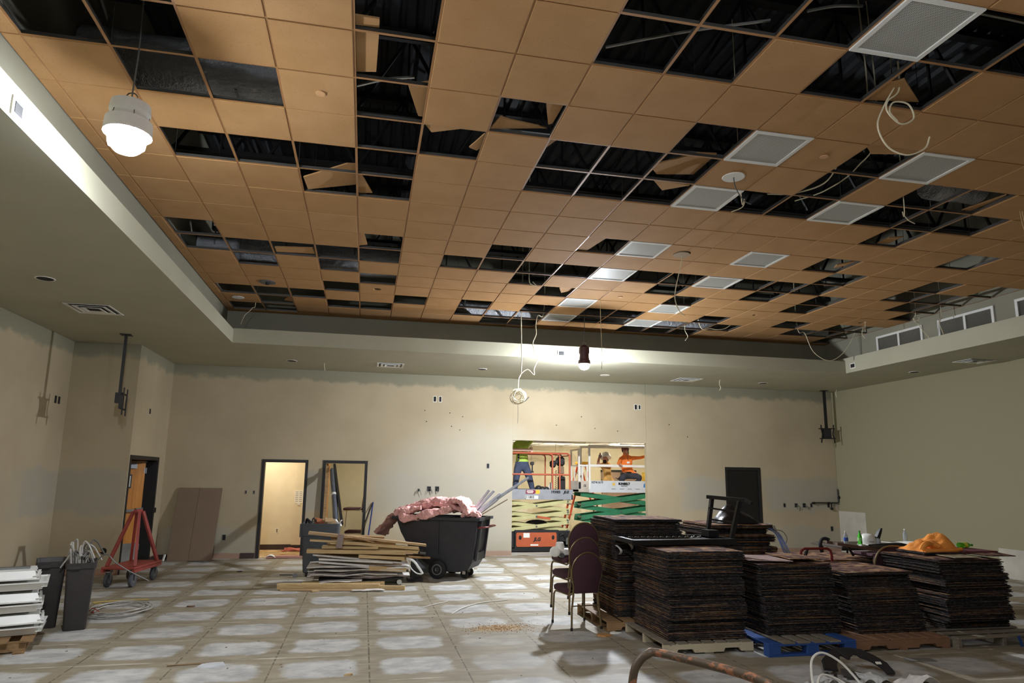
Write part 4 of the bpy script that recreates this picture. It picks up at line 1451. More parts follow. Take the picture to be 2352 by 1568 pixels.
for lab, pts, rad in (
        ('thin cable dropping straight from the third white panel to the bulkhead', [(4.05, 11.2, 7.21), (4.05, 11.2, 5.3), (4.05, 11.2, 4.6), (4.07, 11.2, 4.0), (4.06, 11.2, 3.74)], .005),
        ('cable drooping in a U from the rear right corner openings', [(GX(16.3), GY(13.3), 7.21), (GX(16.3), GY(13.3), 5.2), (GX(16.6), GY(13.3), 5.0), (GX(16.9), GY(13.3), 4.60), (GX(17.5), GY(13.3), 4.42), (GX(18.1), GY(13.3), 4.60), (GX(18.6), GY(13.3), 5.0), (GX(18.7), GY(13.3), 5.2)], .008),
        ('looped cable hanging in front of the middle return grille', [(GX(18.2), GY(10.0), 7.21), (GX(18.2), GY(10.0), 5.15), (GX(18.1), GY(10.0), 4.92), (GX(18.25), GY(10.0), 4.84), (GX(18.3), GY(10.0), 4.95), (GX(18.15), GY(10.0), 4.93), (GX(18.4), GY(10.0), 4.70), (GX(18.6), GY(10.0), 4.56), (GX(18.62), GY(10.0), 4.38), (GX(18.85), GY(10.0), 4.24)], .008),
        ('short cable hanging beside the looped one near the return grille', [(GX(18.55), GY(9.4), 7.21), (GX(18.55), GY(9.4), 5.1), (GX(18.5), GY(9.4), 4.85), (GX(18.45), GY(9.4), 4.75), (GX(18.55), GY(9.4), 4.55)], .007),
        ('pair of short wires under the rear right round hole', [(GX(17.6), GY(11.5), 7.21), (GX(17.6), GY(11.5), 5.06), (GX(17.5), GY(11.5), 4.92), (GX(17.45), GY(11.5), 4.78), (GX(17.55), GY(11.5), 4.70)], .006),
        ('thin white cable hanging from the rear left openings', [(GX(-2.2), GY(14.2), 7.21), (GX(-2.2), GY(14.2), 5.2), (GX(-2.3), GY(14.2), 4.95), (GX(-2.5), GY(14.2), 4.80), (GX(-2.6), GY(14.2), 4.62)], .006),
        ('short cable hanging from the rear middle openings', [(GX(12.2), GY(13.8), 7.21), (GX(12.2), GY(13.8), 5.2), (GX(12.2), GY(13.8), 4.98), (GX(12.3), GY(13.8), 4.85), (GX(12.2), GY(13.8), 4.75)], .008),
        ('cable looping between the rear middle openings', [(GX(12.4), GY(13.2), 7.21), (GX(12.4), GY(13.2), 5.15), (GX(12.9), GY(13.2), 4.96), (GX(13.4), GY(13.2), 4.98), (GX(13.8), GY(13.2), 5.15)], .008),
        ('frayed cable over the opening beside the second right panel', [(GX(9.35), GY(1.4), 7.21), (GX(9.35), GY(1.4), 5.5), (GX(9.2), GY(1.9), 5.18), (GX(9.3), GY(2.5), 5.07), (GX(9.0), GY(3.0), 5.06), (GX(8.6), GY(3.2), 5.08)], .008),
        ('second frayed cable over the same long opening on the right', [(GX(9.7), GY(1.6), 7.21), (GX(9.7), GY(1.6), 5.5), (GX(9.75), GY(2.2), 5.2), (GX(9.55), GY(2.8), 5.08), (GX(9.25), GY(3.3), 5.06)], .007),
        ('wire curling down beside the white speaker ring', [(GX(7.95), GY(3.05), 7.21), (GX(7.95), GY(3.05), 5.06), (GX(8.05), GY(3.1), 4.96), (GX(8.0), GY(3.1), 4.86), (GX(7.8), GY(3.15), 4.80)], .006),
        ('white wires dangling under the second right panel', [(GX(11.15), GY(2.7), 7.21), (GX(11.15), GY(2.7), 5.03), (GX(11.12), GY(2.72), 4.90), (GX(11.2), GY(2.7), 4.80), (GX(11.35), GY(2.7), 4.76)], .006),
        ('curled cable hanging in the opening left of the fifth panel', [(GX(5.5), GY(9.5), 7.21), (GX(5.5), GY(9.5), 5.3), (GX(5.5), GY(9.5), 5.04), (GX(5.55), GY(9.5), 4.96), (GX(5.7), GY(9.5), 4.94), (GX(5.6), GY(9.5), 5.0)], .008),
        ('thin wire hanging from the back bulkhead near its left end', [(-.95, 14.9, ZS + .03), (-.95, 14.9, 4.15), (-.93, 14.9, 4.05)], .006),
        ('white wires hanging from the back bulkhead right of the opening', [(8.35, 14.7, ZS + .03), (8.33, 14.7, 4.10), (8.36, 14.7, 4.02), (8.32, 14.7, 3.95)], .007),
        ('thin wire hanging from the bulkhead beside the right bracket', [(12.12, 15.4, ZS + .03), (12.08, 15.4, 4.10), (12.10, 15.4, 4.0)], .007)):
    hang(lab, pts, rad)
# ------------------------------------------------------------------ people


def skin_mesh(J, bones, root='pelvis', sub=2):
    names = list(J)
    me = bpy.data.meshes.new('body')
    me.from_pydata([J[n][:3] for n in names], [(names.index(a), names.index(b)) for a, b in bones], [])
    o = bpy.data.objects.new('body_tmp', me)
    COL.objects.link(o)
    o.modifiers.new('skin', 'SKIN').use_smooth_shade = True
    for i, n in enumerate(names):
        sv = me.skin_vertices[0].data[i]
        r = J[n][3]
        sv.radius = r if isinstance(r, tuple) else (r, r)
        sv.use_root = (n == root)
    if sub:
        s_ = o.modifiers.new('sub', 'SUBSURF')
        s_.levels = s_.render_levels = sub
    dg = bpy.context.evaluated_depsgraph_get()
    dg.update()
    out = bpy.data.meshes.new_from_object(o.evaluated_get(dg))
    bpy.data.objects.remove(o)
    return out


def person(label, base, J, bones, bone_mat, fingers=(), hem=0.0, upper='vis', lower='denim'):
    t = thing('person', label, 'person', base)
    me = skin_mesh(J, bones, sub=2)
    bm = bmesh.new()
    bm.from_mesh(me)
    bmesh.ops.bisect_plane(bm, geom=bm.verts[:] + bm.edges[:] + bm.faces[:], plane_co=(0, 0, hem), plane_no=(0, 0, 1), dist=1e-5)
    bm.to_mesh(me)
    bm.free()
    v0 = [v.co.copy() for v in me.vertices]
    polys = [tuple(p.vertices) for p in me.polygons]
    cent = [p.center.copy() for p in me.polygons]
    keys = sorted(set(bone_mat.values()))
    segs = []
    for (a, b) in bones:
        k = bone_mat.get((a, b), bone_mat['*'])
        A, B = Vector(J[a][:3]), Vector(J[b][:3])
        r = J[a][3] if not isinstance(J[a][3], tuple) else max(J[a][3])
        torso = a in ('pelvis', 'waist') or b.startswith('hip') or a.startswith('hip')
        segs.append((A, B, keys.index(k), r, torso))
    idx = []
    for c in cent:
        best, bi, bt = 1e9, 0, False
        for A, B, k, r, torso in segs:
            ab = B - A
            u = max(0, min(1, (c - A).dot(ab) / max(ab.length_squared, 1e-9)))
            d = (c - (A + ab * u)).length - r * .5
            if d < best:
                best, bi, bt = d, k, torso
        if bt:
            bi = keys.index(upper if c.z > hem else lower)
        idx.append(bi)
    m = M()
    m.v = [tuple(p) for p in v0]
    m.f = list(polys)
    n0 = len(m.f)
    for pts, r in fingers:
        m.tube(pts, r, 6)
    me2 = bpy.data.meshes.new('body')
    b = Vector(base)
    me2.from_pydata([tuple(Vector(p) - b) for p in m.v], [], m.f)
    for k in keys:
        me2.materials.append(k_mats[k])
    if fingers and 'skin' not in keys:
        me2.materials.append(SKIN)
        keys.append('skin')
    me2.polygons.foreach_set('material_index', idx + [keys.index('skin')] * (len(m.f) - n0) if fingers else idx)
    me2.shade_smooth()
    o = bpy.data.objects.new('body', me2)
    COL.objects.link(o)
    o.parent = t
    return t


k_mats = {'skin': SKIN, 'denim': DENIM, 'dark': DARKPANT, 'vis': HIVIS, 'osh': OSHIRT, 'tsh': TSHIRT, 'boot': BOOT}


def hard_hat(t, c, tilt, m_, r=.125, brim_dir=0.0):
    R = Euler((tilt[0], tilt[1], brim_dir)).to_matrix()
    prof = [(r * 1.03, 0), (r * 1.02, .03), (r * .98, .08), (r * .82, .135), (r * .5, .168), (.001, .18)]
    mm = M()
    mm.lathe(prof, c, 18, R)
    ring = []
    for q in range(18):
        a = 2 * PI * q / 18
        e = 1.05 + .10 * max(0, math.cos(a + PI / 2)) ** 2
        ring.append(R @ Vector((r * e * math.cos(a), r * e * math.sin(a), .004)) + Vector(c))
    ring2 = [p + R @ Vector((0, 0, .012)) for p in ring]
    inn = [R @ Vector((r * .98 * math.cos(2 * PI * q / 18), r * .98 * math.sin(2 * PI * q / 18), .004)) + Vector(c) for q in range(18)]
    inn2 = [p + R @ Vector((0, 0, .012)) for p in inn]
    mm.loft([inn, ring, ring2, inn2], False, False)
    rb = M()
    pts = [R @ Vector((0, r * 1.0 * math.cos(a), .02 + .165 * math.sin(a))) + Vector(c) for a in [PI * q / 10 for q in range(11)]]
    h = mm.out('hard_hat', m_, t, True)
    rb.tube(pts, .012, 6).out('crown_ridge', m_, h, True)
    return h


# worker in lime vest on the orange lift, facing away from us; head and arms are up behind the header
Y = 17.05
zf = 1.40
J = {'pelvis': (3.98, Y, 2.17, (.17, .13)), 'waist': (3.98, Y, 2.34, (.155, .12)), 'chest': (3.97, Y, 2.56, (.18, .13)), 'upper': (3.97, Y, 2.70, (.15, .11)), 'neck': (3.97, Y + .01, 2.80, .06), 'head': (3.97, Y + .02, 2.90, .085), 'crown': (3.97, Y + .03, 3.0, .075), 'nose': (3.97, Y + .12, 2.90, .018),
     'hipL': (3.88, Y, 2.08, .125), 'kneeL': (3.83, Y - .02, 1.80, .088), 'ankL': (3.80, Y, 1.50, .07), 'toeL': (3.77, Y - .12, 1.44, .045),
     'hipR': (4.08, Y, 2.08, .125), 'kneeR': (4.18, Y - .03, 1.80, .09), 'ankR': (4.27, Y, 1.50, .07), 'toeR': (4.30, Y - .13, 1.44, .045),
     'shL': (3.80, Y, 2.68, .065), 'elL': (3.70, Y - .10, 2.46, .045), 'wrL': (3.86, Y - .16, 2.44, .034), 'haL': (3.92, Y - .17, 2.47, .036),
     'shR': (4.14, Y, 2.68, .065), 'elR': (4.30, Y + .08, 2.80, .045), 'wrR': (4.28, Y + .12, 3.02, .034), 'haR': (4.27, Y + .13, 3.10, .036)}
bones = [('pelvis', 'waist'), ('waist', 'chest'), ('chest', 'upper'), ('upper', 'neck'), ('neck', 'head'), ('head', 'crown'), ('head', 'nose'), ('pelvis', 'hipL'), ('hipL', 'kneeL'), ('kneeL', 'ankL'), ('ankL', 'toeL'),
         ('pelvis', 'hipR'), ('hipR', 'kneeR'), ('kneeR', 'ankR'), ('ankR', 'toeR'), ('upper', 'shL'), ('shL', 'elL'), ('elL', 'wrL'), ('wrL', 'haL'), ('upper', 'shR'), ('shR', 'elR'), ('elR', 'wrR'), ('wrR', 'haR')]
bm_ = {'*': 'denim', ('waist', 'chest'): 'vis', ('chest', 'upper'): 'vis', ('pelvis', 'waist'): 'vis', ('upper', 'neck'): 'vis', ('neck', 'head'): 'skin', ('head', 'crown'): 'skin', ('head', 'nose'): 'skin', ('upper', 'shL'): 'vis', ('shL', 'elL'): 'vis', ('elL', 'wrL'): 'vis', ('wrL', 'haL'): 'skin',
       ('upper', 'shR'): 'vis', ('shR', 'elR'): 'vis', ('elR', 'wrR'): 'vis', ('wrR', 'haR'): 'skin', ('ankL', 'toeL'): 'boot', ('ankR', 'toeR'): 'boot'}


def fingers_at(h, d, side, n=4, ln=.075):
    """four fingers curling from the hand end and a thumb from its side"""
    h, d, side = Vector(h), Vector(d).normalized(), Vector(side).normalized()
    cu = d.cross(side).normalized()
    out = []
    for q in range(n):
        o = h + side * ((q - 1.5) * .02) + d * .01
        L_ = ln * (.85, 1.0, .95, .75)[q]
        out.append(([o, o + d * (L_ * .45) + cu * .004, o + d * (L_ * .75) + cu * .02, o + d * (L_ * .85) + cu * .042], .0095))
    o = h - side * .03 - d * .03
    out.append(([o, o - side * .025 + d * .03 + cu * .01, o - side * .02 + d * .06 + cu * .028], .011))
    return out


t = person('worker in lime vest and blue jeans standing on the orange lift', (4.02, Y, zf), J, bones, bm_, fingers_at(J['haL'][:3], (1, 0, .25), (0, .3, 1)) + fingers_at(J['haR'][:3], (0, .1, 1), (1, 0, 0)), 2.22, 'vis', 'denim')
hard_hat(t, (3.97, Y + .02, 2.95), (0, 0, 0), mat('lime_helmet', (196, 220, 80), .4))
M().box(3.835, 3.875, Y - .145, Y - .125, 2.24, 2.42).out('vest_strap', BLACK, t)
M().cbox(4.20, 4.29, Y - .06, Y + .03, 2.14, 2.22, .01).bar((4.25, Y - .02, 2.14), (4.25, Y - .02, 1.96), .03).box(4.22, 4.28, Y - .05, Y + .02, 1.94, 1.99).out('hip_hammer', BLACKP, t)

# worker in orange long-sleeved shirt, sitting on the green lift
Y = 17.22
J = {'pelvis': (6.93, Y, 1.95, (.16, .13)), 'waist': (6.92, Y - .02, 2.08, (.14, .11)), 'chest': (6.90, Y - .04, 2.25, (.165, .12)), 'upper': (6.89, Y - .04, 2.37, (.13, .10)), 'neck': (6.87, Y - .05, 2.45, .055), 'head': (6.86, Y - .06, 2.54, .08), 'crown': (6.87, Y - .04, 2.62, .075), 'nose': (6.81, Y - .15, 2.53, .018), 'chin': (6.85, Y - .11, 2.48, .04),
     'hipL': (6.84, Y - .06, 1.90, .11), 'kneeL': (6.70, Y - .20, 1.83, .085), 'ankL': (6.76, Y + .05, 1.60, .06), 'toeL': (6.74, Y - .10, 1.56, .045),
     'hipR': (7.03, Y - .05, 1.92, .11), 'kneeR': (7.24, Y - .18, 1.86, .085), 'ankR': (7.12, Y + .06, 1.60, .06), 'toeR': (7.16, Y - .09, 1.56, .045),
     'shL': (6.74, Y - .04, 2.34, .062), 'elL': (6.62, Y - .16, 2.20, .045), 'wrL': (6.60, Y - .28, 2.17, .034), 'haL': (6.61, Y - .33, 2.17, .038),
     'shR': (7.05, Y - .04, 2.37, .062), 'elR': (7.27, Y - .10, 2.38, .044), 'wrR': (7.50, Y - .14, 2.45, .034), 'haR': (7.58, Y - .15, 2.48, .036)}
bones2 = bones + [('head', 'chin')]
bm2 = {k: {'vis': 'osh', 'denim': 'dark'}.get(v, v) for k, v in bm_.items()}
bm2[('head', 'chin')] = 'skin'
bm2[('pelvis', 'waist')] = 'osh'
t = person('worker in orange shirt and dark trousers sitting on the green lift', (6.93, Y, 1.52), J, bones2, bm2, fingers_at(J['haL'][:3], (0, -.6, -.6), (1, 0, 0)) + fingers_at(J['haR'][:3], (1, 0, .2), (0, 1, .3)), 1.975, 'osh', 'dark')
hm = M()
hm.sphere((6.875, Y - .02, 2.585), .098, 12, 8, (1, 1, 1.05))
hm.sphere((6.93, Y + .02, 2.50), .07, 10, 6, (.9, .9, 1.3))
hm.out('hair', HAIRM, t, True)
cp = M()
cp.lathe([(.103, 0), (.103, .03), (.09, .065), (.05, .085), (.001, .09)], (6.87, Y - .035, 2.60), 16, Euler((.12, -.1, 0)).to_matrix())
cp.loft([[(6.87 + dx * .10, Y - .13 - dy * .07, 2.60 + dz) for dx, dy in ((-1, 0), (-.8, .7), (0, 1), (.6, .7), (.9, 0))] for dz in (0, .008)])
cp.out('cap', mat('maroon_cap', (96, 42, 36), .7), t, True)
for sx in (-1, 1):
    M().sphere((6.842 + sx * .028, Y - .135, 2.552), .009, 6, 4).out('eye', INK, t)
ch = M()
ch.tube(spline([(6.88, Y - .14, 2.44), (6.885, Y - .17, 2.36), (6.89, Y - .18, 2.30)], 4), .006, 5)
ch.out('lanyard', INK, t)
M().cbox(6.855, 6.935, Y - .185, Y - .170, 2.22, 2.27, .004).out('shirt_badge', PAPER, t)
M().tube([(6.93 + .165 * math.cos(a), Y - .01 + .135 * math.sin(a), 1.985) for a in [2 * PI * q / 16 for q in range(16)]], .024, 6, True).out('tool_belt', BLACK, t, True)
M().cbox(6.70, 6.80, Y - .16, Y - .06, 1.80, 1.98, .015).bar((6.70, Y - .11, 1.88), (6.60, Y - .15, 1.80), .025).bar((6.66, Y - .14, 1.78), (6.54, Y - .16, 1.84), .016).out('tool_pouch', BLACKP, t)

# worker in white helmet, kneeling further back on the same lift
Y = 17.52
J = {'pelvis': (6.50, Y, 1.74, (.15, .12)), 'waist': (6.49, Y, 1.88, (.13, .11)), 'chest': (6.46, Y - .01, 2.06, (.155, .115)), 'upper': (6.43, Y - .02, 2.18, (.125, .10)), 'neck': (6.41, Y - .03, 2.26, .055), 'head': (6.40, Y - .05, 2.34, .08), 'crown': (6.43, Y - .03, 2.42, .075), 'nose': (6.33, Y - .13, 2.34, .018), 'chin': (6.37, Y - .10, 2.28, .04),
     'hipL': (6.42, Y - .03, 1.70, .105), 'kneeL': (6.38, Y - .25, 1.62, .08), 'ankL': (6.42, Y + .08, 1.60, .055), 'toeL': (6.42, Y + .16, 1.58, .045),
     'hipR': (6.58, Y - .03, 1.70, .105), 'kneeR': (6.62, Y - .25, 1.62, .08), 'ankR': (6.58, Y + .08, 1.60, .055), 'toeR': (6.58, Y + .16, 1.58, .045),
     'shL': (6.30, Y - .03, 2.17, .058), 'elL': (6.16, Y - .12, 2.18, .042), 'wrL': (6.20, Y - .12, 2.36, .033), 'haL': (6.24, Y - .11, 2.42, .036),
     'shR': (6.56, Y - .02, 2.16, .058), 'elR': (6.46, Y - .22, 2.14, .042), 'wrR': (6.26, Y - .24, 2.16, .033), 'haR': (6.20, Y - .23, 2.19, .036)}
bm3 = {k: {'vis': 'tsh', 'denim': 'dark'}.get(v, v) for k, v in bm_.items()}
bm3[('head', 'chin')] = 'skin'
bm3[('pelvis', 'waist')] = 'tsh'
bm3[('elL', 'wrL')] = 'skin'
bm3[('elR', 'wrR')] = 'skin'
t = person('worker in tan shirt and white hard hat with an arm raised', (6.5, Y, 1.52), J, bones2, bm3, fingers_at(J['haL'][:3], (.4, 0, 1), (0, 1, 0)) + fingers_at(J['haR'][:3], (-1, 0, .3), (0, 0, 1)), 1.74, 'tsh', 'dark')
hard_hat(t, (6.43, Y - .03, 2.36), (-.25, .45, 0), WHITE, .135, .9)
M().sphere((6.37, Y - .10, 2.275), .058, 10, 6, (1, .8, 1)).sphere((6.43, Y + .0, 2.31), .085, 10, 6, (1, 1, .9)).out('beard', HAIRM, t, True)
for sx in (-1, 1):
    M().sphere((6.355 + sx * .028, Y - .125, 2.36), .009, 6, 4).out('eye', INK, t)
M().sphere((6.235, Y - .115, 2.415), .048, 8, 6, (1, 1, 1.1)).out('glove', mat('grey_glove', (92, 92, 104), .8), t, True)


# ------------------------------------------------------------------ scissor lifts
def arms(t, x0, x1, zs, y, th, m_, wd=.045, inner=True):
    for k in range(len(zs) - 1):
        za, zb = zs[k] + .02, zs[k + 1] - .02
        for yy, (p, q) in ((y, (za, zb)), (y + .06, (zb, za))):
            M().bar((x0, yy, p), (x1, yy, q), wd, th).out('scissor_arm', m_, t)
            if inner:
                M().bar((x0, yy + .55, p), (x1, yy + .55, q), wd, th).out('scissor_arm', m_, t)
        for xx, zz in ((x0 + .05, za + .005), ((x0 + x1) / 2, (za + zb) / 2), (x1 - .05, zb - .005), (x1 - .05, za + .005)):
            M().cyl((xx, y - .04, zz), (xx, y + .70, zz), .022, 10).out('pivot_pin', GREYM, t)


Y0 = 16.62
t = thing('scissor_lift', 'scissor lift with orange rails and tan arms in the opening', 'lift', (4.2, 17.0, 0), 'scissor lifts in the next room')
M().cbox(3.25, 5.15, Y0 + .02, Y0 + .74, .10, .52, .02).out('chassis', BLACKP, t)
M().cbox(3.70, 4.84, Y0 - .03, Y0 + .02, .08, .54, .015).out('tray_surround', BLACKP, t)
M().prism([(3.76, .14), (4.75, .14), (4.77, .18), (4.77, .44), (4.75, .48), (3.76, .48), (3.74, .44), (3.74, .18)], Y0 - .055, Y0 - .02).out('side_cover', ORANGE, t)
m = M()
for xx in (3.84, 4.68):
    m.sphere((xx, Y0 - .055, .36), .045, 10, 6, (.8, .25, 1.2))
m.out('hand_hole', DARKBOX, t, True)
M().box(3.92, 4.08, Y0 - .06, Y0 - .054, .36, .47).out('data_plate', PAPER, t)
M().box(4.10, 4.30, Y0 - .06, Y0 - .054, .165, .20).out('data_plate', PAPER, t)
text('lettering', 'JLG', .115, (4.27, Y0 - .058, .315), INK, t, .002, .25, .006)
M().box(3.25, 5.15, Y0 - .02, Y0 + .76, .03, .10).out('skid_rail', BLACKF, t)
m = M()
m.box(4.86, 5.13, Y0 - .01, Y0 + .03, .14, .46)
m.tube(spline([(4.88, Y0 - .03, .40), (4.95, Y0 - .05, .44), (5.0, Y0 - .04, .34), (5.06, Y0 - .05, .40)], 5), .014, 5)
m.out('hydraulics', BLACKF, t)
M().cbox(5.02, 5.11, Y0 - .035, Y0 - .01, .18, .36, .006).out('control_box', GREYM, t)
for xx in (3.45, 4.98):
    M().cyl((xx, Y0 - .01, .13), (xx, Y0 + .08, .13), .13, 18).out('wheel', RUBBER, t)
    M().cyl((xx, Y0 + .66, .13), (xx, Y0 + .75, .13), .13, 18).out('wheel', RUBBER, t)
arms(t, 3.40, 5.13, (.50, .745, .99, 1.26), Y0 + .02, .085, KHAKI)
M().bar((4.28, Y0 - .005, .86), (4.62, Y0 - .005, .81), .02, .05).out('safety_prop', ORANGE, t)
M().sphere((4.35, Y0 + .34, .68), .3, 14, 8, (.95, .3, .3)).out('lift_cylinder', BLACKP, t, True)
M().box(3.20, 5.20, Y0 - .02, Y0 + .76, 1.28, 1.36).out('deck_floor', GREYDECK, t)
M().box(3.20, 5.20, Y0 - .03, Y0, 1.28, 1.40).box(3.20, 5.20, Y0 - .024, Y0, 1.40, 1.53).out('deck_side', GREYDECK, t)
M().box(5.17, 5.21, Y0 - .03, Y0 + .76, 1.28, 1.53).out('toe_board', GREYDECK, t)
M().box(3.20, 5.20, Y0 + .74, Y0 + .76, 1.28, 1.53).out('toe_board', GREYDECK, t)
text('lettering', '1930ES', .085, (4.75, Y0 - .026, 1.465), INK, t, .002, .05, .004)
text('lettering', 'JLG', .085, (5.03, Y0 - .026, 1.465), INK, t, .002, .3, .006)
text('lettering', 'J11805', .085, (4.08, Y0 - .034, 1.335), INK, t, .002, 0, .002)
M().box(3.96, 4.30, Y0 - .032, Y0 - .029, 1.295, 1.375).out('number_label', PAPER, t)
M().box(3.98, 4.20, Y0 - .0265, Y0 - .0235, 1.42, 1.515).prism([(4.20, 1.515), (4.235, 1.485), (4.235, 1.45), (4.20, 1.42)], Y0 - .0265, Y0 - .0235).out('hire_label', mat('maroon_label', (132, 28, 60), .5), t)
M().box(4.235, 4.34, Y0 - .0265, Y0 - .0235, 1.42, 1.515).out('hire_label', mat('yellow_label', (234, 178, 50), .5), t)
m = M()
for z, a, b in ((1.495, 4.01, 4.17), (1.47, 4.0, 4.18), (1.447, 4.02, 4.16)):
    m.box(a, b, Y0 - .0285, Y0 - .026, z - .007, z + .007)
m.out('label_print', PAPER, t)
zt, zm = 2.43, 1.90
for yy in (Y0, Y0 + .72):
    m = M()
    m.tube([(3.2, yy, zt), (5.08, yy, zt), (5.13, yy, zt - .04), (5.14, yy, 1.36)], .024, 8)
    m.tube([(3.2, yy, zm), (5.14, yy, zm)], .022, 8)
    m.tube([(4.60, yy, zt - .005), (4.66, yy, zt - .03), (4.68, yy, zt - .08), (4.68, yy, 1.36)], .020, 8)
    m.tube([(4.79, yy, zt - .005), (4.85, yy, zt - .03), (4.87, yy, zt - .08), (4.87, yy, 1.36)], .020, 8)
    m.tube([(3.25, yy, zt), (3.25, yy, 1.36)], .022, 8)
    m.out('guard_rail', ORAIL, t, True)
M().tube([(5.14, Y0, zt - .04), (5.14, Y0 + .72, zt - .04)], .022, 8).tube([(5.14, Y0, zm), (5.14, Y0 + .72, zm)], .022, 8).tube([(3.25, Y0, zt), (3.25, Y0 + .72, zt)], .022, 8).out('end_rail', ORAIL, t, True)
M().cbox(3.3, 4.12, Y0 - .02, Y0 + .14, 2.47, 2.54, .01).cbox(4.10, 4.16, Y0 - .02, Y0 + .12, 2.44, 2.58, .01).out('rail_tray', mat('pinkish_tray', (196, 160, 138), .6), t)
# things on the orange lift's deck
m = M()
rr = random.Random(3)
for q in range(8):
    m.sphere((4.46 + rr.uniform(-.13, .15), Y0 + .2 + rr.uniform(-.08, .08), 1.50 + rr.uniform(-.06, .07)), .09, 9, 6, (1, 1, .85))
m.box(4.36, 4.58, Y0 + .1, Y0 + .3, 1.37, 1.5)
tag(m.out('tool_bag', BLACKP, None, True), 'black tool bag lying on the orange lift deck', 'bag')
t = thing('tool_backpack', 'black backpack hung on the orange lift rail', 'bag', (5.0, Y0 + .35, 1.9))
M().cbox(4.88, 5.09, Y0 + .25, Y0 + .45, 2.12, 2.36, .05).cbox(4.70, 4.86, Y0 + .27, Y0 + .40, 2.08, 2.26, .04).bar((4.84, Y0 + .3, 2.2), (4.93, Y0 + .3, 2.3), .07).out('bag_body', BLACKP, t, True)
M().tube(arc((4.98, 2.36), .05, 0, 180, 8, 'xz', Y0 + .35), .012, 6).out('handle', BLACK, t)
M().cbox(4.93, 5.07, Y0 + .28, Y0 + .4, 1.92, 2.12, .02).out('grey_pouch', mat('khaki_pouch', (142, 116, 92), .8), t)
tag(M().cbox(4.93, 5.10, Y0 + .25, Y0 + .45, 1.361, 1.86, .03).box(4.94, 5.0, Y0 + .245, Y0 + .252, 1.62, 1.70).out('tool_case', BLACKP, None, True), 'tall black tool case standing on the orange lift deck', 'case')
m = M()
m.tube([(4.82 + .018 * math.cos(a * .9), Y0 + .18 + .018 * math.sin(a * .9), 1.42 + a * .0075) for a in range(80)], .006, 5)
tag(m.out('coiled_lead', BLACK, None, True), 'black coiled lead hanging on the orange lift', 'cord')
tag(M().lathe([(.07, 0), (.075, .02), (.075, .2), (.06, .26), (.03, .30), (.03, .34)], (4.74, Y0 + .4, 1.361), 14).out('white_jug', WHITEP, None, True), 'white jug standing on the orange lift deck', 'jug')

Y1 = 16.92
t = thing('scissor_lift', 'scissor lift with white rails and green arms in the opening', 'lift', (6.5, 17.3, 0), 'scissor lifts in the next room')
M().cbox(5.5, 7.75, Y1 + .02, Y1 + .74, .12, .50, .02).out('chassis', GREEN, t)
for xx in (5.75, 7.45):
    M().cyl((xx, Y1 - .01, .15), (xx, Y1 + .08, .15), .15, 18).out('wheel', RUBBER, t)
    M().cyl((xx, Y1 + .66, .15), (xx, Y1 + .75, .15), .15, 18).out('wheel', RUBBER, t)
arms(t, 5.55, 7.70, (.50, .80, 1.12, 1.44), Y1 + .03, .115, GREEN, .05)
M().cbox(5.46, 7.75, Y1 - .005, Y1 + .76, 1.46, 1.53, .006).out('deck_floor', WDECK, t)
M().box(5.74, 7.76, Y1 - .02, Y1, 1.47, 1.76).box(5.74, 7.76, Y1 - .03, Y1, 1.46, 1.545).out('deck_side', WDECK, t)
M().box(5.46, 5.74, Y1 - .015, Y1, 1.47, 1.75).out('deck_end', mat('beige_deck', (184, 172, 156), .5), t)
M().box(5.46, 5.49, Y1 - .0, Y1 + .76, 1.47, 1.75).out('toe_board', WDECK, t)
M().box(5.46, 5.52, Y1 - .022, Y1 - .015, 1.55, 1.72).out('end_slot', DARKBOX, t)
m = M()
for a, b in ((6.35, 6.47), (6.58, 6.70), (6.80, 6.92), (7.02, 7.14)):
    m.box(a, b, Y1 - .0325, Y1 - .0295, 1.550, 1.558)
m.out('deck_slots', DARKBOX, t)
text('lettering', '10741619', .082, (5.96, Y1 - .023, 1.715), INK, t, .002, 0, .002)
text('lettering', 'SUNBELT', .078, (6.71, Y1 - .023, 1.685), INK, t, .002, 0, .006)
text('lettering', 'RENTALS', .030, (6.71, Y1 - .023, 1.630), INK, t, .002, 0, .001, sx=1.4)
text('lettering', '12', .075, (5.62, Y1 - .018, 1.63), INK, t, .002, .1, .003)
text('lettering', 'ES', .11, (7.30, Y1 - .023, 1.64), mat('blue_letter', (36, 116, 176), .5), t, .002, .15, .008)
sun = M()
sun.cyl((6.42, Y1 - .024, 1.675), (6.42, Y1 - .02, 1.675), .032, 16)
for q in range(12):
    a = q * PI / 6
    sun.bar((6.42 + .040 * math.cos(a), Y1 - .022, 1.675 + .040 * math.sin(a)), (6.42 + .062 * math.cos(a), Y1 - .022, 1.675 + .062 * math.sin(a)), .004, .012, (0, 1, 0))
sun.out('sun_emblem', mat('sun_yellow', (230, 186, 56), .5), t)
zt, zm = 2.66, 2.15
WR = mat('white_rail', (224, 220, 210), .4, var=.04)
m = M()
for yy in (Y1, Y1 + .72):
    m.bar((5.74, yy, zt), (7.74, yy, zt), .045, .05)
    m.bar((5.74, yy, zm), (7.74, yy, zm), .04, .06)
    for xx in (5.76, 7.72):
        m.bar((xx, yy, 1.53), (xx, yy, zt), .05)
m.out('guard_rail', WR, t)
m = M()
for yy in (Y1 + .02, Y1 + .70):
    m.bar((5.48, yy, 1.53), (5.48, yy, 2.58), .045)
    m.bar((5.48, yy, zm), (5.76, yy, zm), .035)
    m.bar((5.58, yy, 1.6), (5.58, yy, zm), .03)
    m.bar((5.70, yy, 1.6), (5.70, yy, zm), .03)
m.bar((5.48, Y1 + .02, 2.56), (5.48, Y1 + .70, 2.56), .04)
m.out('gate_rail', WR, t)

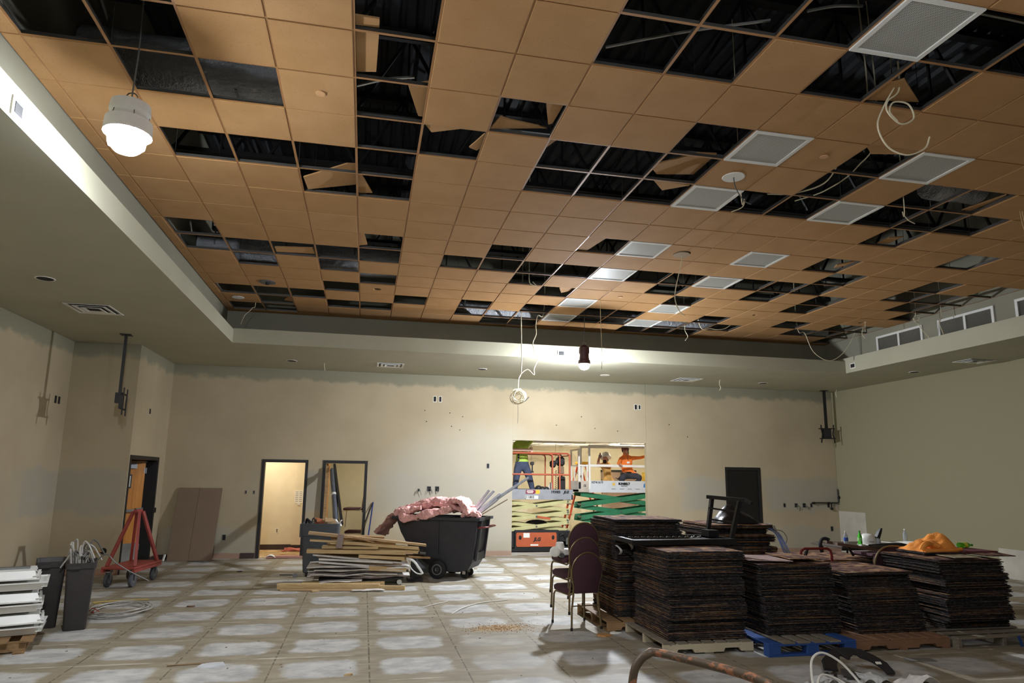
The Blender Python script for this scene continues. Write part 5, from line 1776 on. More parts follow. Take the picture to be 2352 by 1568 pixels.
# step ladder seen from its side
t = thing('step_ladder', 'tall orange step ladder between the two lifts', 'ladder', (5.95, 18.2, 0))
LO = mat('ladder_orange', (214, 84, 40), .5)
for yy in (18.0, 18.42):
    M().bar((5.93, yy, 2.2), (5.33, yy - .03, 0), .035, .08, (0, 1, 0)).out('side_rail', LO, t)
    M().bar((6.0, yy, 2.2), (6.66, yy - .03, 0), .03, .06, (0, 1, 0)).out('rear_rail', LO, t)
for q in range(7):
    z = .28 + q * .28
    x = 5.93 - .6 * (2.2 - z) / 2.2
    M().box(x - .04, x + .05, 18.0, 18.42, z - .02, z + .01).out('step', GREYM, t)
M().cbox(5.86, 6.12, 17.96, 18.46, 2.2, 2.27, .01).out('top_cap', mat('yellow_cap', (226, 178, 60), .6), t)
M().bar((5.75, 18.0, 1.4), (6.22, 18.0, 1.42), .015).bar((5.75, 18.42, 1.4), (6.22, 18.42, 1.42), .015).out('spreader', GREYM, t)
for x, z0, lab in ((4.42, 2.06, 'cable hanging beside the lime vested worker'), (5.1, 2.3, 'thin wire hanging between the two lifts'), (6.1, 2.5, 'thin wire hanging behind the white rail')):
    hang(lab, [(x + .03, 17.9, 2.84), (x + .02, 17.9, (2.84 + z0) / 2), (x + .03, 17.9, z0 + .12), (x - .10, 17.9, z0)], .008)
# ------------------------------------------------------------------ brown boards against the back wall
for x0, x1, tx, lab in ((-3.95, -3.535, .05, 'left of two brown boards leaning against the back wall'), (-3.53, -3.07, .05, 'right of two brown boards leaning against the back wall')):
    m = M()
    P = lambda x, y, z: (x, y, z)
    m.loft([[(x0, 15.70, .003), (x1, 15.70, .003), (x1, 15.722, .003), (x0, 15.722, .003)], [(x0 + tx, 15.965, 1.50), (x1 + tx, 15.965, 1.50), (x1 + tx, 15.987, 1.505), (x0 + tx, 15.987, 1.505)]])
    tag(m.out('leaning_board', PANELB), lab, 'board', 'brown boards against the back wall')
tag(M().bar((-4.0, 15.62, .012), (-3.98, 15.66, .14), .03).out('wood_peg', WHITE), 'small white strip at the foot of the left brown board', 'strip')
m = M()
for q in range(4):
    m.tube(spline([(-3.5 + .1 * q, 15.55, .012), (-3.3 + .05 * q, 15.45 - .03 * q, .02), (-3.05, 15.5, .012)], 4), .008, 5)
tag(m.out('wire_scraps', CABLED), 'grey wire scraps on the floor below the right brown board', 'wire')

# ------------------------------------------------------------------ drywall cart (red A-frame) by the timber door
t = thing('panel_cart', 'red A-frame panel cart with four rubber wheels by the timber door', 'cart', (-3.7, 12.6, 0))
T = Matrix.Translation((-3.70, 12.66, 0)) @ Matrix.Rotation(math.radians(82), 4, 'Z')
L2, W2 = .50, .26
M(T).cbox(-L2, L2, -W2, W2, .285, .325, .01).out('deck', RED, t)
M(T).box(-L2, L2, -W2, -W2 + .04, .24, .285).box(-L2, L2, W2 - .04, W2, .24, .285).out('side_rail', RED, t)
for s_ in (-1, 1):
    M(T).bar((s_ * .40, -.22, .325), (s_ * .06, -.05, 1.17), .045).out('upright', RED, t)
    M(T).bar((s_ * .40, .22, .325), (s_ * .06, .05, 1.17), .045).out('upright', RED, t)
M(T).bar((-.10, 0, 1.18), (.10, 0, 1.18), .06, .05).out('top_bar', RED, t)
for sx in (-1, 1):
    for sy in (-1, 1):
        c = Vector((sx * .38, sy * .19, .11))
        m = M(T)
        m.lathe([(.055, -.022), (.10, -.026), (.11, -.014), (.11, .014), (.10, .026), (.055, .022)], c, 18, Euler((PI / 2, 0, 0)).to_matrix())
        wh = m.out('wheel', RUBBERG, t, True)
        M(T).lathe([(.001, -.03), (.05, -.024), (.054, .0), (.05, .024), (.001, .03)], c, 12, Euler((PI / 2, 0, 0)).to_matrix()).out('hub', GREYM, wh, True)
        M(T).box(c.x - .02, c.x + .02, c.y - .045, c.y - .033, c.z, .285).box(c.x - .02, c.x + .02, c.y + .033, c.y + .045, c.z, .285).box(c.x - .05, c.x + .05, c.y - .05, c.y + .05, .235, .25).out('caster_fork', GREYM, t)

# ------------------------------------------------------------------ left corner: bins, cables, stacked light fixtures


def slim_bin(x, y, yaw, label):
    T = Matrix.Translation((x, y, 0)) @ Matrix.Rotation(yaw, 4, 'Z')
    t = thing('slim_bin', label, 'bin', (x, y, 0), 'slim dark bins on the left')
    o = [rrect(0, 0, z, hx, hy, .03) for z, hx, hy in ((0.0, .11, .20), (.01, .115, .205), (.70, .145, .265), (.70, .155, .28), (.76, .158, .283), (.765, .150, .275))]
    i_ = [rrect(0, 0, z, hx, hy, .03) for z, hx, hy in ((.765, .150, .275), (.74, .140, .262), (.02, .105, .195))]
    M(T).loft(o + i_[1:]).out('bin_body', BINM, t, True)
    for s_ in (-1, 1):
        M(T).box(s_ * .06 - .05, s_ * .06 + .05, s_ * .283 - .02, s_ * .283 + .02, .70, .735).out('hand_grip', BINM, t)
    return T


TA = slim_bin(-3.27, 9.27, math.radians(18), 'slim dark bin stuffed with loose grey cables')
slim_bin(-3.66, 9.42, math.radians(22), 'slim dark bin standing behind the light fixtures')
t = thing('cable_bundle', 'tangle of grey cables sticking out of the slim bin', 'cable', (-3.27, 9.27, .6))
rr = random.Random(8)
for q in range(22):
    a = rr.uniform(0, 2 * PI)
    x0, y0 = -3.27 + rr.uniform(-.07, .07), 9.22 + rr.uniform(-.12, .12)
    dx, dy = .10 * math.cos(a), .12 * math.sin(a)
    h = rr.uniform(.80, .96)
    if q % 3 == 0:
        pts = [(x0, y0, .45), (x0 + dx * .4, y0 + dy * .4, h), (x0 + dx, y0 + dy, h + .03), (x0 + dx * 1.7, y0 + dy * 1.5, h - .07), (x0 + dx * 2.1, y0 + dy * 1.9, h - .14)]
    else:
        pts = [(x0, y0, .45), (x0 + dx * .5, y0 + dy * .5, h - .05), (x0 + dx * .9, y0 + dy * .9, h + .02), (x0 + dx * .6, y0 - dy * .2, h - .02), (x0 - dx * .2, y0 - dy * .6, .6)]
    M().tube(spline(pts, 6), .009, 6).out('cable_strand', CABLE if q % 4 else CABLED, t, True)
M().tube(spline([(-3.15, 9.2, .70), (-3.0, 9.2, .84), (-2.90, 9.25, .74), (-2.75, 9.4, .60), (-2.6, 9.6, .47)], 6), .007, 5).out('stray_wire', CABLED, t, True)

# pallet on the far left
t = thing('pallet', 'brown wooden pallet under the white light fixtures at the left edge', 'pallet', (-3.95, 8.3, 0))
T = Matrix.Translation((-3.95, 8.35, 0)) @ Matrix.Rotation(math.radians(18), 4, 'Z')
for q in range(3):
    M(T).box(-.55, .55, -.45 + q * .42, -.40 + q * .42 + .0, .018, .11).out('stringer', PALLET, t)
for q in range(6):
    M(T).box(-.55 + q * .21, -.55 + q * .21 + .11, -.5, .5, .11, .128).out('deck_board', PALLET, t)
for q in range(3):
    M(T).box(-.55 + q * .50, -.55 + q * .5 + .10, -.5, .5, 0, .018).out('bottom_board', PALLET, t)

# recessed light fixtures (metal housings) stacked on it
LIDX = ['lowest', 'second from below', 'third from below', 'fourth from below', 'fifth from below', 'topmost']
rr = random.Random(2)
for k in range(6):
    z = .130 + k * .113
    T = Matrix.Translation((-3.93 + rr.uniform(-.03, .05), 8.33 + rr.uniform(-.04, .04), z)) @ Matrix.Rotation(math.radians(20 + rr.uniform(-3, 4)), 4, 'Z') @ Matrix.Rotation(math.radians(rr.uniform(-.6, .6)), 4, 'Y')
    up = k % 2
    t = thing('light_fixture', 'white recessed light fixture, %s of the stack at the left edge' % LIDX[k], 'light fixture', tuple(T.translation), 'recessed light fixtures stacked at the left edge')
    L_, W_ = .60, .30
    ring = lambda a, b, zz: [(-a, -b, zz), (a, -b, zz), (a, b, zz), (-a, b, zz)]
    z0, z1 = (0.0, .085) if up else (.085, 0.0)
    m = M(T)
    m.loft([ring(L_, W_, z0 + (.012 if up else -.012)), ring(L_, W_, z0), ring(L_ - .02, W_ - .02, z0), ring(L_ - .05, W_ - .07, z1), ring(L_ - .08, W_ - .1, z1)], True, True)
    m.out('housing', WHITE, t)
    M(T).box(-L_ + .1, L_ - .1, -.05, .05, z1 if z1 < z0 else z1 - .0, (z1 + .022)).out('ballast_cover', GREYM, t)
    M(T).box(L_ - .06, L_ - .005, -W_ + .02, W_ - .02, min(z0, z1) + .03, min(z0, z1) + .036).out('end_flange', WHITE, t)
    M(T).cyl((L_ - .045, -.1, .05), (L_ - .03, -.1, .05), .012, 8).cyl((L_ - .045, .12, .05), (L_ - .03, .12, .05), .012, 8).out('knockout', DARKBOX, t)

t = thing('cable_coil', 'grey cable coiled flat on the floor right of the slim bin', 'cable', (-3.15, 10.25, 0))
rr = random.Random(4)
for q in range(6):
    R_, e = .36 + rr.uniform(-.05, .05), .55 + rr.uniform(-.05, .08)
    cx, cy = -3.12 + rr.uniform(-.06, .06), 10.2 + rr.uniform(-.08, .08)
    M().tube([(cx + R_ * math.cos(a * PI / 16), cy + R_ * 1.3 * math.sin(a * PI / 16), .012 + .008 * q + .006 * math.sin(a + q)) for a in range(32)], .008, 5, True).out('loop', CABLE, t, True)
M().tube(spline([(-3.3, 10.6, .02), (-3.6, 10.75, .03), (-3.2, 10.95, .02), (-2.95, 11.0, .015)], 6), .007, 5).out('yellow_wire', mat('yellow_wire', (200, 172, 90), .5), t, True)
M().tube(spline([(-3.45, 9.9, .012), (-3.55, 9.95, .10), (-3.4, 10.0, .05), (-3.3, 9.9, .10), (-3.2, 9.95, .015)], 6), .007, 5).sphere((-3.3, 9.9, .05), .02, 8, 6).out('connector', mat('red_connector', (150, 72, 60), .5), t, True)

# ------------------------------------------------------------------ bin with rubbish in front of the second doorway
t = thing('wheeled_bin', 'grey wheeled bin full of rubbish left of the board pile', 'bin', (-.72, 13.35, 0))
o = [rrect(-.73, 13.35, z, hx, hy, .05, 4) for z, hx, hy in ((.06, .25, .25), (.08, .27, .27), (.72, .315, .31), (.72, .335, .33), (.93, .345, .34), (.94, .33, .325))]
i_ = [rrect(-.73, 13.35, z, hx, hy, .05, 4) for z, hx, hy in ((.90, .31, .305), (.62, .29, .29))]
M().loft(o + i_).out('bin_body', GREYBIN, t, True)
for sx in (-1, 1):
    M().cyl((-.73 + sx * .2 - .02, 13.12, .04), (-.73 + sx * .2 + .02, 13.12, .04), .04, 12).out('wheel', RUBBER, t)
    M().cyl((-.73 + sx * .2 - .02, 13.58, .04), (-.73 + sx * .2 + .02, 13.58, .04), .04, 12).out('wheel', RUBBER, t)
M().box(-1.09, -1.03, 13.05, 13.25, .70, .93).out('lifting_grip', GREYBIN, t)
rr = random.Random(12)
for q, (nm, lab, mt) in enumerate((('scrap_bag', 'crumpled clear plastic at the left rim of the grey bin', crumpled('clear_crumple', (150, 152, 154), (206, 208, 210))), ('scrap_box', 'orange brown carton scrap on the grey bin', mat('carton_scrap', (176, 108, 74), .7)),
                                   ('scrap_board', 'tan board scrap sticking out of the grey bin', PLY), ('scrap_foam', 'white crumpled scrap at the right of the grey bin', GYPSUM))):
    x = -.98 + q * .15
    m = M()
    if q in (0, 3):
        m.surf(lambda u, v: (x + .16 * u + .02 * math.sin(9 * v), 13.2 + .2 * v, .93 + .07 * math.sin(u * 5 + v * 4 + q) * math.sin(3 * u + 1)), 8, 6, (0, 0, .008))
    else:
        m.obox((x + .08, 13.28, .95), (.2, .16, .09), (.3, .5 - q * .3, .4))
        m.obox((x + .04, 13.2, .98), (.05, .12, .05), (.6, .2, .2))
    tag(m.out(nm, mt), lab, 'scrap')
m = M().tube(spline([(-1.0, 13.2, .94), (-.98, 13.15, 1.02), (-.93, 13.2, .95)], 4), .02, 6).tube(spline([(-.9, 13.2, .95), (-.87, 13.2, 1.03), (-.82, 13.2, .96)], 4), .012, 6)
tag(m.out('black_hose', BLACKP, None, True), 'short black hose end on the left rim of the grey bin', 'hose')
# long strips leaning in the doorway
tag(M().bar((-.36, 13.42, .90), (-.66, 15.9, 2.05), .05, .05).out('leaning_strip', BLACKF), 'long black angle strip leaning from the grey bin into the second doorway', 'strip')
t = thing('rolled_tube', 'grey plastic wrapped tube leaning in the second doorway', 'tube', (-.6, 14.2, 1.0))
M().cyl((-.48, 13.6, .94), (-.69, 15.7, 1.92), .06, 12).out('tube_body', mat('wrap_grey', (86, 92, 102), .35), t, True)
M().cyl((-.575, 14.55, 1.38), (-.585, 14.63, 1.42), .066, 12).out('wrap_band', WHITEP, t, True)
tag(M().bar((-.82, 15.86, .01), (-.80, 15.9, 2.02), .07, .04).out('leaning_plank', PINE_D), 'narrow wooden plank standing in the left side of the second doorway', 'plank')
t = thing('folded_stand', 'thin folded stand with blue leg leaning right of the second doorway', 'stand', (.18, 15.8, 0))
M().bar((.12, 15.75, .004), (.24, 15.97, 1.22), .022).out('leg', mat('blue_leg', (46, 62, 128), .5), t)
M().bar((.24, 15.97, 1.22), (.02, 15.80, .62), .018).out('brace', BLACKF, t)


# ------------------------------------------------------------------ banquet chairs
def banquet_chair(x, y, z, yaw, label, group):
    T = Matrix.Translation((x, y, z)) @ Matrix.Rotation(yaw, 4, 'Z')
    t = thing('banquet_chair', label, 'chair', (x, y, z), group)
    # local frame: seat looks to +y, the back stands at y = 0
    m = M(T)
    o = rrect(0, .235, .42, .215, .215, .05, 4)
    m.loft([[(p[0], p[1], .415) for p in o], [(p[0] * 1.02, (p[1] - .235) * 1.02 + .235, .435) for p in o], [(p[0] * 1.02, (p[1] - .235) * 1.02 + .235, .465) for p in o], [(p[0] * .9, (p[1] - .235) * .9 + .235, .485) for p in o]])
    m.out('seat', MAROON, t, True)

    def outline(s_, dz=0.0):
        pts = []
        for q in range(13):
            a = PI * q / 12
            pts.append((.205 * s_ * math.cos(a), .70 + .215 * s_ * math.sin(a)))
        pts += [(-.195 * s_, .62), (-.17 * s_, .52), (-.165 * s_, .40 + dz), (.165 * s_, .40 + dz), (.17 * s_, .52), (.195 * s_, .62)]
        return pts
    lean = lambda zz: -.06 - .14 * (zz - .45)
    m = M(T)
    rings = []
    for s_, dy in ((.86, -.030), (.95, -.022), (.95, .012), (.86, .024)):
        rings.append([(px, lean(pz) + dy, pz) for px, pz in outline(s_, .03)])
    m.loft(rings)
    m.out('backrest', MAROON, t, True)
    m = M(T)
    fr = outline(1.0)
    P = [(px, lean(pz), pz) for px, pz in fr]
    P = [P[k] for k in list(range(16, 19)) + list(range(0, 16))]
    m.tube(P, .012, 6)
    m.out('back_frame', BRONZE, t, True)
    for s_ in (-1, 1):
        M(T).tube([(s_ * .165, lean(.42), .42), (s_ * .185, -.05, .25), (s_ * .20, -.075, .02)], .0125, 6).out('leg', BRONZE, t, True)
        M(T).tube([(s_ * .165, lean(.44), .44), (s_ * .19, .0, .40), (s_ * .205, .20, .405), (s_ * .21, .38, .40), (s_ * .215, .42, .36), (s_ * .225, .44, .02)], .0125, 6).out('leg', BRONZE, t, True)
        M(T).cyl((s_ * .20, -.075, .0), (s_ * .20, -.075, .035), .016, 8).out('foot_cap', BLACK, t)
        M(T).cyl((s_ * .225, .44, 0), (s_ * .225, .44, .035), .016, 8).out('foot_cap', BLACK, t)
    M(T).tube([(-.19, -.055, .28), (.19, -.055, .28)], .008, 6).out('stretcher', BRONZE, t)
    return t


CG = 'stacked maroon banquet chairs'
banquet_chair(2.735, 8.29, 0.0, math.radians(8), 'lowest and nearest maroon chair of the stack left of the carpet piles', CG)
banquet_chair(2.725, 8.345, .175, math.radians(7), 'middle maroon chair of the stack of three', CG)
banquet_chair(2.730, 8.40, .35, math.radians(7), 'top maroon chair of the stack of three', CG)
t = thing('smoke_detector', 'round white detector lying on the chair stack seats, facing us', 'detector', (2.42, 8.6, .88))
M().lathe([(.001, -.03), (.05, -.03), (.062, -.01), (.065, .012), (.045, .02), (.03, .02)], (2.40, 8.42, .905), 18, Euler((PI / 2, 0, -.2)).to_matrix()).out('body', WHITEP, t, True)
M().lathe([(.012, -.034), (.03, -.034), (.03, -.03), (.012, -.03)], (2.40, 8.42, .905), 14, Euler((PI / 2, 0, -.2)).to_matrix()).out('sensor_ring', GREYM, t)
t = thing('smoke_detector', 'second white detector lying upright on the chair stack seats', 'detector', (2.50, 8.6, .9))
M().lathe([(.055, 0), (.06, .03), (.052, .06), (.05, .075), (.035, .085), (.03, .08), (.001, .08)], (2.505, 8.55, .925), 18).out('body', WHITEP, t, True)
t = thing('junction_cover', 'white plastic alarm body piled on the maroon seats', 'detector', (2.55, 8.6, .85))
M().cbox(2.44, 2.66, 8.46, 8.64, .845, .925, .015).out('body', WHITEP, t)
M().cyl((2.50, 8.48, .855), (2.50, 8.42, .855), .03, 12).out('connector', GREYM, t)

# chairs in the store room behind the second doorway
FR = mat('light_tube', (196, 190, 176), .35, .7)


def stack_chair(x, y, z, yaw, label):
    T = Matrix.Translation((x, y, z)) @ Matrix.Rotation(yaw, 4, 'Z')
    t = thing('stacking_chair', label, 'chair', (x, y, z), 'chairs in the store room')
    M(T).cbox(-.21, .21, -.2, .22, .42, .49, .03).out('seat', MAROON, t, True)
    M(T).cbox(-.2, .2, -.30, -.27, .55, .88, .015).out('backrest', MAROON, t, True)
    for s_ in (-1, 1):
        M(T).tube([(s_ * .20, -.29, .88), (s_ * .20, -.25, .5), (s_ * .20, -.22, .44), (s_ * .21, .20, .42), (s_ * .22, .24, .38), (s_ * .22, .26, 0)], .011, 6).out('leg', FR, t, True)
        M(T).tube([(s_ * .20, -.22, .43), (s_ * .22, -.28, .2), (s_ * .22, -.30, 0)], .011, 6).out('leg', FR, t, True)
    return t


stack_chair(-.15, 17.3, 0.006, math.radians(80), 'stacking chair on the floor in the store room')
stack_chair(-.20, 17.34, .55, math.radians(75), 'upturned looking chair on top, left in the store room')
stack_chair(.30, 16.9, .40, math.radians(-90), 'maroon seated chair with light frame seen in the second doorway')
tag(M().cbox(.08, .52, 16.72, 17.08, .006, .399, .02).out('chair_crate', BLACKP), 'dark crate under the maroon chair in the store room', 'crate')
tag(M().cbox(.40, .85, 17.2, 17.7, .006, .98, .02).cbox(.40, .85, 17.2, 17.24, .98, 1.06, .01).out('grey_cart', mat('store_grey', (110, 104, 90), .6)), 'grey cabinet behind the chairs in the store room', 'cabinet')

# ------------------------------------------------------------------ tilt truck with insulation
TT = Matrix.Translation((1.52, 12.95, 0)) @ Matrix.Rotation(math.radians(-26), 4, 'Z')
t = thing('tilt_truck', 'large charcoal tilt truck heaped with pink insulation', 'cart', (1.52, 12.95, 0))
prof = [(-.80, 1.06), (-.70, .80), (-.52, .50), (-.18, .24), (.10, .13), (.42, .12), (.60, .17), (.68, .30), (.74, .70), (.78, 1.06)]
inn = [(-.76, 1.055), (-.66, .80), (-.48, .53), (-.15, .28), (.10, .17), (.41, .16), (.56, .21), (.64, .32), (.70, .70), (.74, 1.055)]
W3 = .40


def tub(poly, hw_):
    out = []
    n = len(poly)
    for k, (px, pz) in enumerate(poly):
        wz = hw_ * (.84 + .16 * min(1, pz / 1.06))
        out.append((px, wz, pz))
    return out


a = tub(prof, W3)
b = tub(inn, W3 - .035)
m = M(TT)
ra = [(p[0], -p[1], p[2]) for p in a]
rb = [(p[0], p[1], p[2]) for p in a]
ia = [(p[0], -p[1], p[2]) for p in b]
ib = [(p[0], p[1], p[2]) for p in b]
n = len(a)
V = ra + rb + ia + ib
F_ = [tuple(range(n)), tuple(range(2 * n - 1, n - 1, -1)), tuple(range(3 * n - 1, 2 * n - 1, -1)), tuple(range(3 * n, 4 * n))]
for k in range(n - 1):
    F_.append((k + 1, k, n + k, n + k + 1))
    F_.append((2 * n + k, 2 * n + k + 1, 3 * n + k + 1, 3 * n + k))
F_ += [(0, n - 1, 3 * n - 1, 2 * n), (n, 3 * n, 4 * n - 1, 2 * n - 1), (0, 2 * n, 3 * n, n), (n - 1, 2 * n - 1, 4 * n - 1, 3 * n - 1)]
m.add(V, F_)
m.out('tub', TRUCK, t)
rim = M(TT)
e = .06
rim.loft([[(-.80 - e, -W3 - e, z), (.78 + e, -W3 - e, z), (.78 + e, W3 + e, z), (-.80 - e, W3 + e, z)] if q in (0, 1) else [(-.78, -W3 + .01, z), (.76, -W3 + .01, z), (.76, W3 - .01, z), (-.78, W3 - .01, z)] for q, z in enumerate((1.035, 1.085, 1.085, 1.035))] + [[(-.80 - e, -W3 - e, 1.035), (.78 + e, -W3 - e, 1.035), (.78 + e, W3 + e, 1.035), (-.80 - e, W3 + e, 1.035)]], False, False)
rim.out('rim', TRUCK, t)
M(TT).box(.03, .05, -W3 - .012, -W3 + .01, .45, 1.03).out('side_rib', TRUCK, t)
for yy in (-.28, .24):
    M(TT).loft([[(.70, yy, .32), (.74, yy, .32), (.74, yy + .05, .32), (.70, yy + .05, .32)], [(.77, yy, 1.03), (.83, yy, 1.03), (.83, yy + .05, 1.03), (.77, yy + .05, 1.03)]]).out('end_rib', TRUCK, t)
M(TT).box(.66, .735, -.23, .24, .34, .46).out('end_panel', BLACKP, t)
M(TT).tube([(.76, -.30, .90), (.90, -.30, .92), (.93, -.27, .92), (.93, .27, .92), (.90, .30, .92), (.76, .30, .90)], .016, 8).out('push_handle', REDD, t, True)
for s_ in (-1, 1):
    c = (.05, s_ * .41, .165)
    R = Euler((PI / 2, 0, 0)).to_matrix()
    wh = M(TT).lathe([(.09, -.04), (.14, -.045), (.165, -.03), (.165, .03), (.14, .045), (.09, .04)], c, 24, R).out('main_wheel', RUBBER, t, True)
    mh = M(TT)
    mh.lathe([(.001, -.03), (.03, -.05), (.04, -.03), (.04, .03), (.03, .05), (.001, .03)], c, 12, R)
    mh.lathe([(.078, -.046), (.095, -.046), (.095, .046), (.078, .046), (.078, -.046)], c, 20, R)
    for q in range(5):
        aa = 2 * PI * q / 5
        mh.bar((c[0] + .03 * math.cos(aa), c[1], c[2] + .03 * math.sin(aa)), (c[0] + .085 * math.cos(aa), c[1], c[2] + .085 * math.sin(aa)), .03, .07, (0, 1, 0))
    mh.out('spoked_hub', GREYM, wh)
    c2 = (.48, s_ * .16, .075)
    M(TT).lathe([(.02, -.018), (.065, -.02), (.075, -.01), (.075, .01), (.065, .02), (.02, .018)], c2, 18, R).out('caster_wheel', RUBBER, t, True)
    M(TT).box(.45, .51, s_ * .16 - .034, s_ * .16 - .026, .07, .125).box(.45, .51, s_ * .16 + .026, s_ * .16 + .034, .07, .125).out('caster_fork', CHROME, t)
M(TT).cyl((.05, -.40, .165), (.05, .40, .165), .018, 10).bar((-.12, 0, .17), (.35, 0, .12), .05, .03).out('axle_frame', REDD, t)


from mathutils import noise as MN


def batt(label, path, width, thick, seed, m_=None, wdir=None):
    """fluffy ribbon of insulation following a path"""
    P = spline(path, 14)
    rings = []
    n = len(P)
    off = Vector((seed * 3.7, seed * 1.3, 0))
    for k, p in enumerate(P):
        d = (P[min(k + 1, n - 1)] - P[max(k - 1, 0)]).normalized()
        sd = Vector(wdir or (0, 1, 0))
        sd = (sd - d * sd.dot(d)).normalized()
        nn = d.cross(sd)
        prof_ = []
        endt = min(1, .55 + .45 * min(k, n - 1 - k) / 4)
        for a in range(30):
            tt = 2 * PI * a / 30
            cx = math.copysign(abs(math.cos(tt)) ** .55, math.cos(tt)) * width / 2
            cz = math.copysign(abs(math.sin(tt)) ** .6, math.sin(tt)) * thick / 2 * endt
            q = p + sd * cx + nn * cz
            f1 = MN.noise(q * 5 + off)
            f2 = MN.noise(q * 14 + off)
            f3 = MN.noise(q * 34 + off)
            dd = .045 * f1 + .030 * f2 + .014 * f3
            prof_.append(q + sd * (dd * (1.2 if cx > 0 else -1.2)) + nn * (dd * (1 if cz > 0 else -1)) * 1.0)
        rings.append(prof_)
    o = M(TT).loft(rings).out('insulation_batt', m_ or PINK, None, True)
    return tag(o, label, 'insulation', 'pink insulation heaped on the tilt truck')


batt('broad pink batt spread over the whole tilt truck load', [(-.86, -.05, 1.10), (-.55, -.02, 1.24), (-.1, 0, 1.30), (.3, .02, 1.25), (.62, .02, 1.16)], .72, .16, 1)
batt('folded pink batt curling over the near rim of the tilt truck', [(.30, -.38, 1.24), (.0, -.42, 1.18), (-.40, -.44, 1.07), (-.62, -.45, 1.09), (-.58, -.42, 1.19), (-.30, -.38, 1.24)], .20, .11, 2)
batt('pink batt heaped at the top of the load', [(-.45, -.1, 1.30), (-.15, -.14, 1.38), (.15, -.12, 1.37), (.40, -.10, 1.38), (.56, -.12, 1.28)], .42, .10, 3)
batt('torn pink batt draping down by the metal studs', [(.28, -.30, 1.37), (.42, -.34, 1.38), (.54, -.36, 1.26), (.62, -.36, 1.15)], .24, .10, 4)
batt('small pink tuft at the right rim of the tilt truck', [(.45, -.28, 1.10), (.62, -.26, 1.15), (.80, -.22, 1.12)], .28, .10, 5)
batt('pink batt with brown paper face hanging off the left end of the tilt truck', [(-.72, -.22, 1.12), (-.90, -.25, 1.08), (-1.02, -.27, .92), (-1.16, -.29, .74)], .34, .07, 6, PINKK, (.25, 1, 0))

# metal studs sticking out of the truck
for q, (p, q2, w_, lab) in enumerate((((.20, .18, .95), (1.55, .32, 1.83), .085, 'long shiny metal stud reaching furthest up from the truck'), ((.25, .08, .92), (1.46, .22, 1.76), .08, 'long metal stud just below the longest one'),
                                      ((.30, -.02, .90), (1.05, .12, 1.52), .09, 'short metal stud in the middle of the bundle'), ((.28, .26, .95), (.78, .30, 1.58), .06, 'left short metal stud of the bundle'),
                                      ((.30, .12, .92), (.90, .2, 1.57), .06, 'second short metal stud from the left'), ((.38, -.10, .92), (1.02, .02, 1.42), .09, 'lowest metal stud of the bundle'))):
    a_, b_ = Vector(p), Vector(q2)
    d_ = (b_ - a_).normalized()
    sd = Vector((0, 1, 0))
    up = d_.cross(sd) * -1
    m = M(TT)
    m.bar(a_, b_, w_, .004, tuple(up))
    m.bar(a_ + sd * (w_ / 2) + up * .018, b_ + sd * (w_ / 2) + up * .018, .004, .036, tuple(up))
    m.bar(a_ - sd * (w_ / 2) + up * .018, b_ - sd * (w_ / 2) + up * .018, .004, .036, tuple(up))
    tag(m.out('metal_stud', STEEL), lab, 'stud', 'metal studs sticking out of the tilt truck')
tag(M(TT).bar((.45, -.06, .95), (1.24, .02, 1.42), .14, .012, (0, 0, 1)).out('tan_board', TAN), 'tan metal strip sticking out below the studs', 'strip')
tag(M().cbox(1.0, 1.34, 13.42, 13.46, .0, .78, .004).out('grey_sheet', mat('pale_grey_sheet', (160, 166, 172), .6)), 'pale grey sheet standing behind the tilt truck', 'sheet')
t = thing('white_grille', 'white metal grille lying on the floor behind the tilt truck', 'frame', (2.65, 13.6, 0))
for q in range(4):
    M().bar((2.25 + q * .02, 13.4 + q * .12, .012), (2.75 + q * .03, 13.3 + q * .12, .012), .04, .02).out('grille_bar', WHITE, t)
tag(M().obox((1.95, 13.5, .08), (.4, .3, .16), (0, 0, .3)).out('white_carton', PAPER), 'white carton on the floor behind the caster wheels', 'box')
# ------------------------------------------------------------------ pile of torn-out boards on a low dolly
t = thing('low_dolly', 'low black dolly on white casters under the board pile', 'cart', (.05, 12.3, 0))
M().cbox(-.65, .75, 11.98, 12.66, .085, .125, .006).out('deck', BLACKP, t)
for xx in (-.55, .68):
    for yy in (12.03, 12.6):
        M().cyl((xx, yy - .02, .042), (xx, yy + .02, .042), .042, 14).box(xx - .015, xx + .015, yy - .03, yy + .03, .042, .086).out('caster', WHITEP, t)

rr = random.Random(21)


def sheet_piece(x0, x1, y0, y1, z, tilt, lab, mt, th=.012, grp='broken white sheets under the board pile', nm='gypsum_sheet', seed=0):
    q = random.Random(seed)
    pts = []
    n = 9
    for k in range(n):
        pts.append((x0 + (x1 - x0) * k / (n - 1), y0 + q.uniform(-.03, .03)))
    for k in range(n):
        pts.append((x1 - (x1 - x0) * k / (n - 1) + q.uniform(-.03, .03), y1 + q.uniform(-.04, .04)))
    xm = (x0 + x1) / 2
    ph = q.uniform(0, 6)
    zf_ = lambda x, y: z + tilt * (x - xm) + .014 * math.sin(5 * x + ph) + .008 * math.sin(11 * x + 7 * y)
    m = M()
    m.loft([[(x, y, zf_(x, y)) for x, y in pts], [(x, y, zf_(x, y) + th) for x, y in pts]])
    return tag(m.out(nm, mt), lab, 'sheet', grp)


SH = ['lowest', 'second', 'third', 'fourth', 'fifth', 'sixth', 'seventh', 'topmost']
for k in range(8):
    sheet_piece(-.84 + rr.uniform(-.03, .14), .80 + rr.uniform(-.25, .12), 11.86 + rr.uniform(-.03, .08), 12.55, .142 + k * .023, rr.uniform(-.02, -.05) * .5,
                'broken white gypsum sheet, %s of the layers under the board pile' % SH[k], GYPSUM if k % 3 else KRAFT, seed=30 + k)
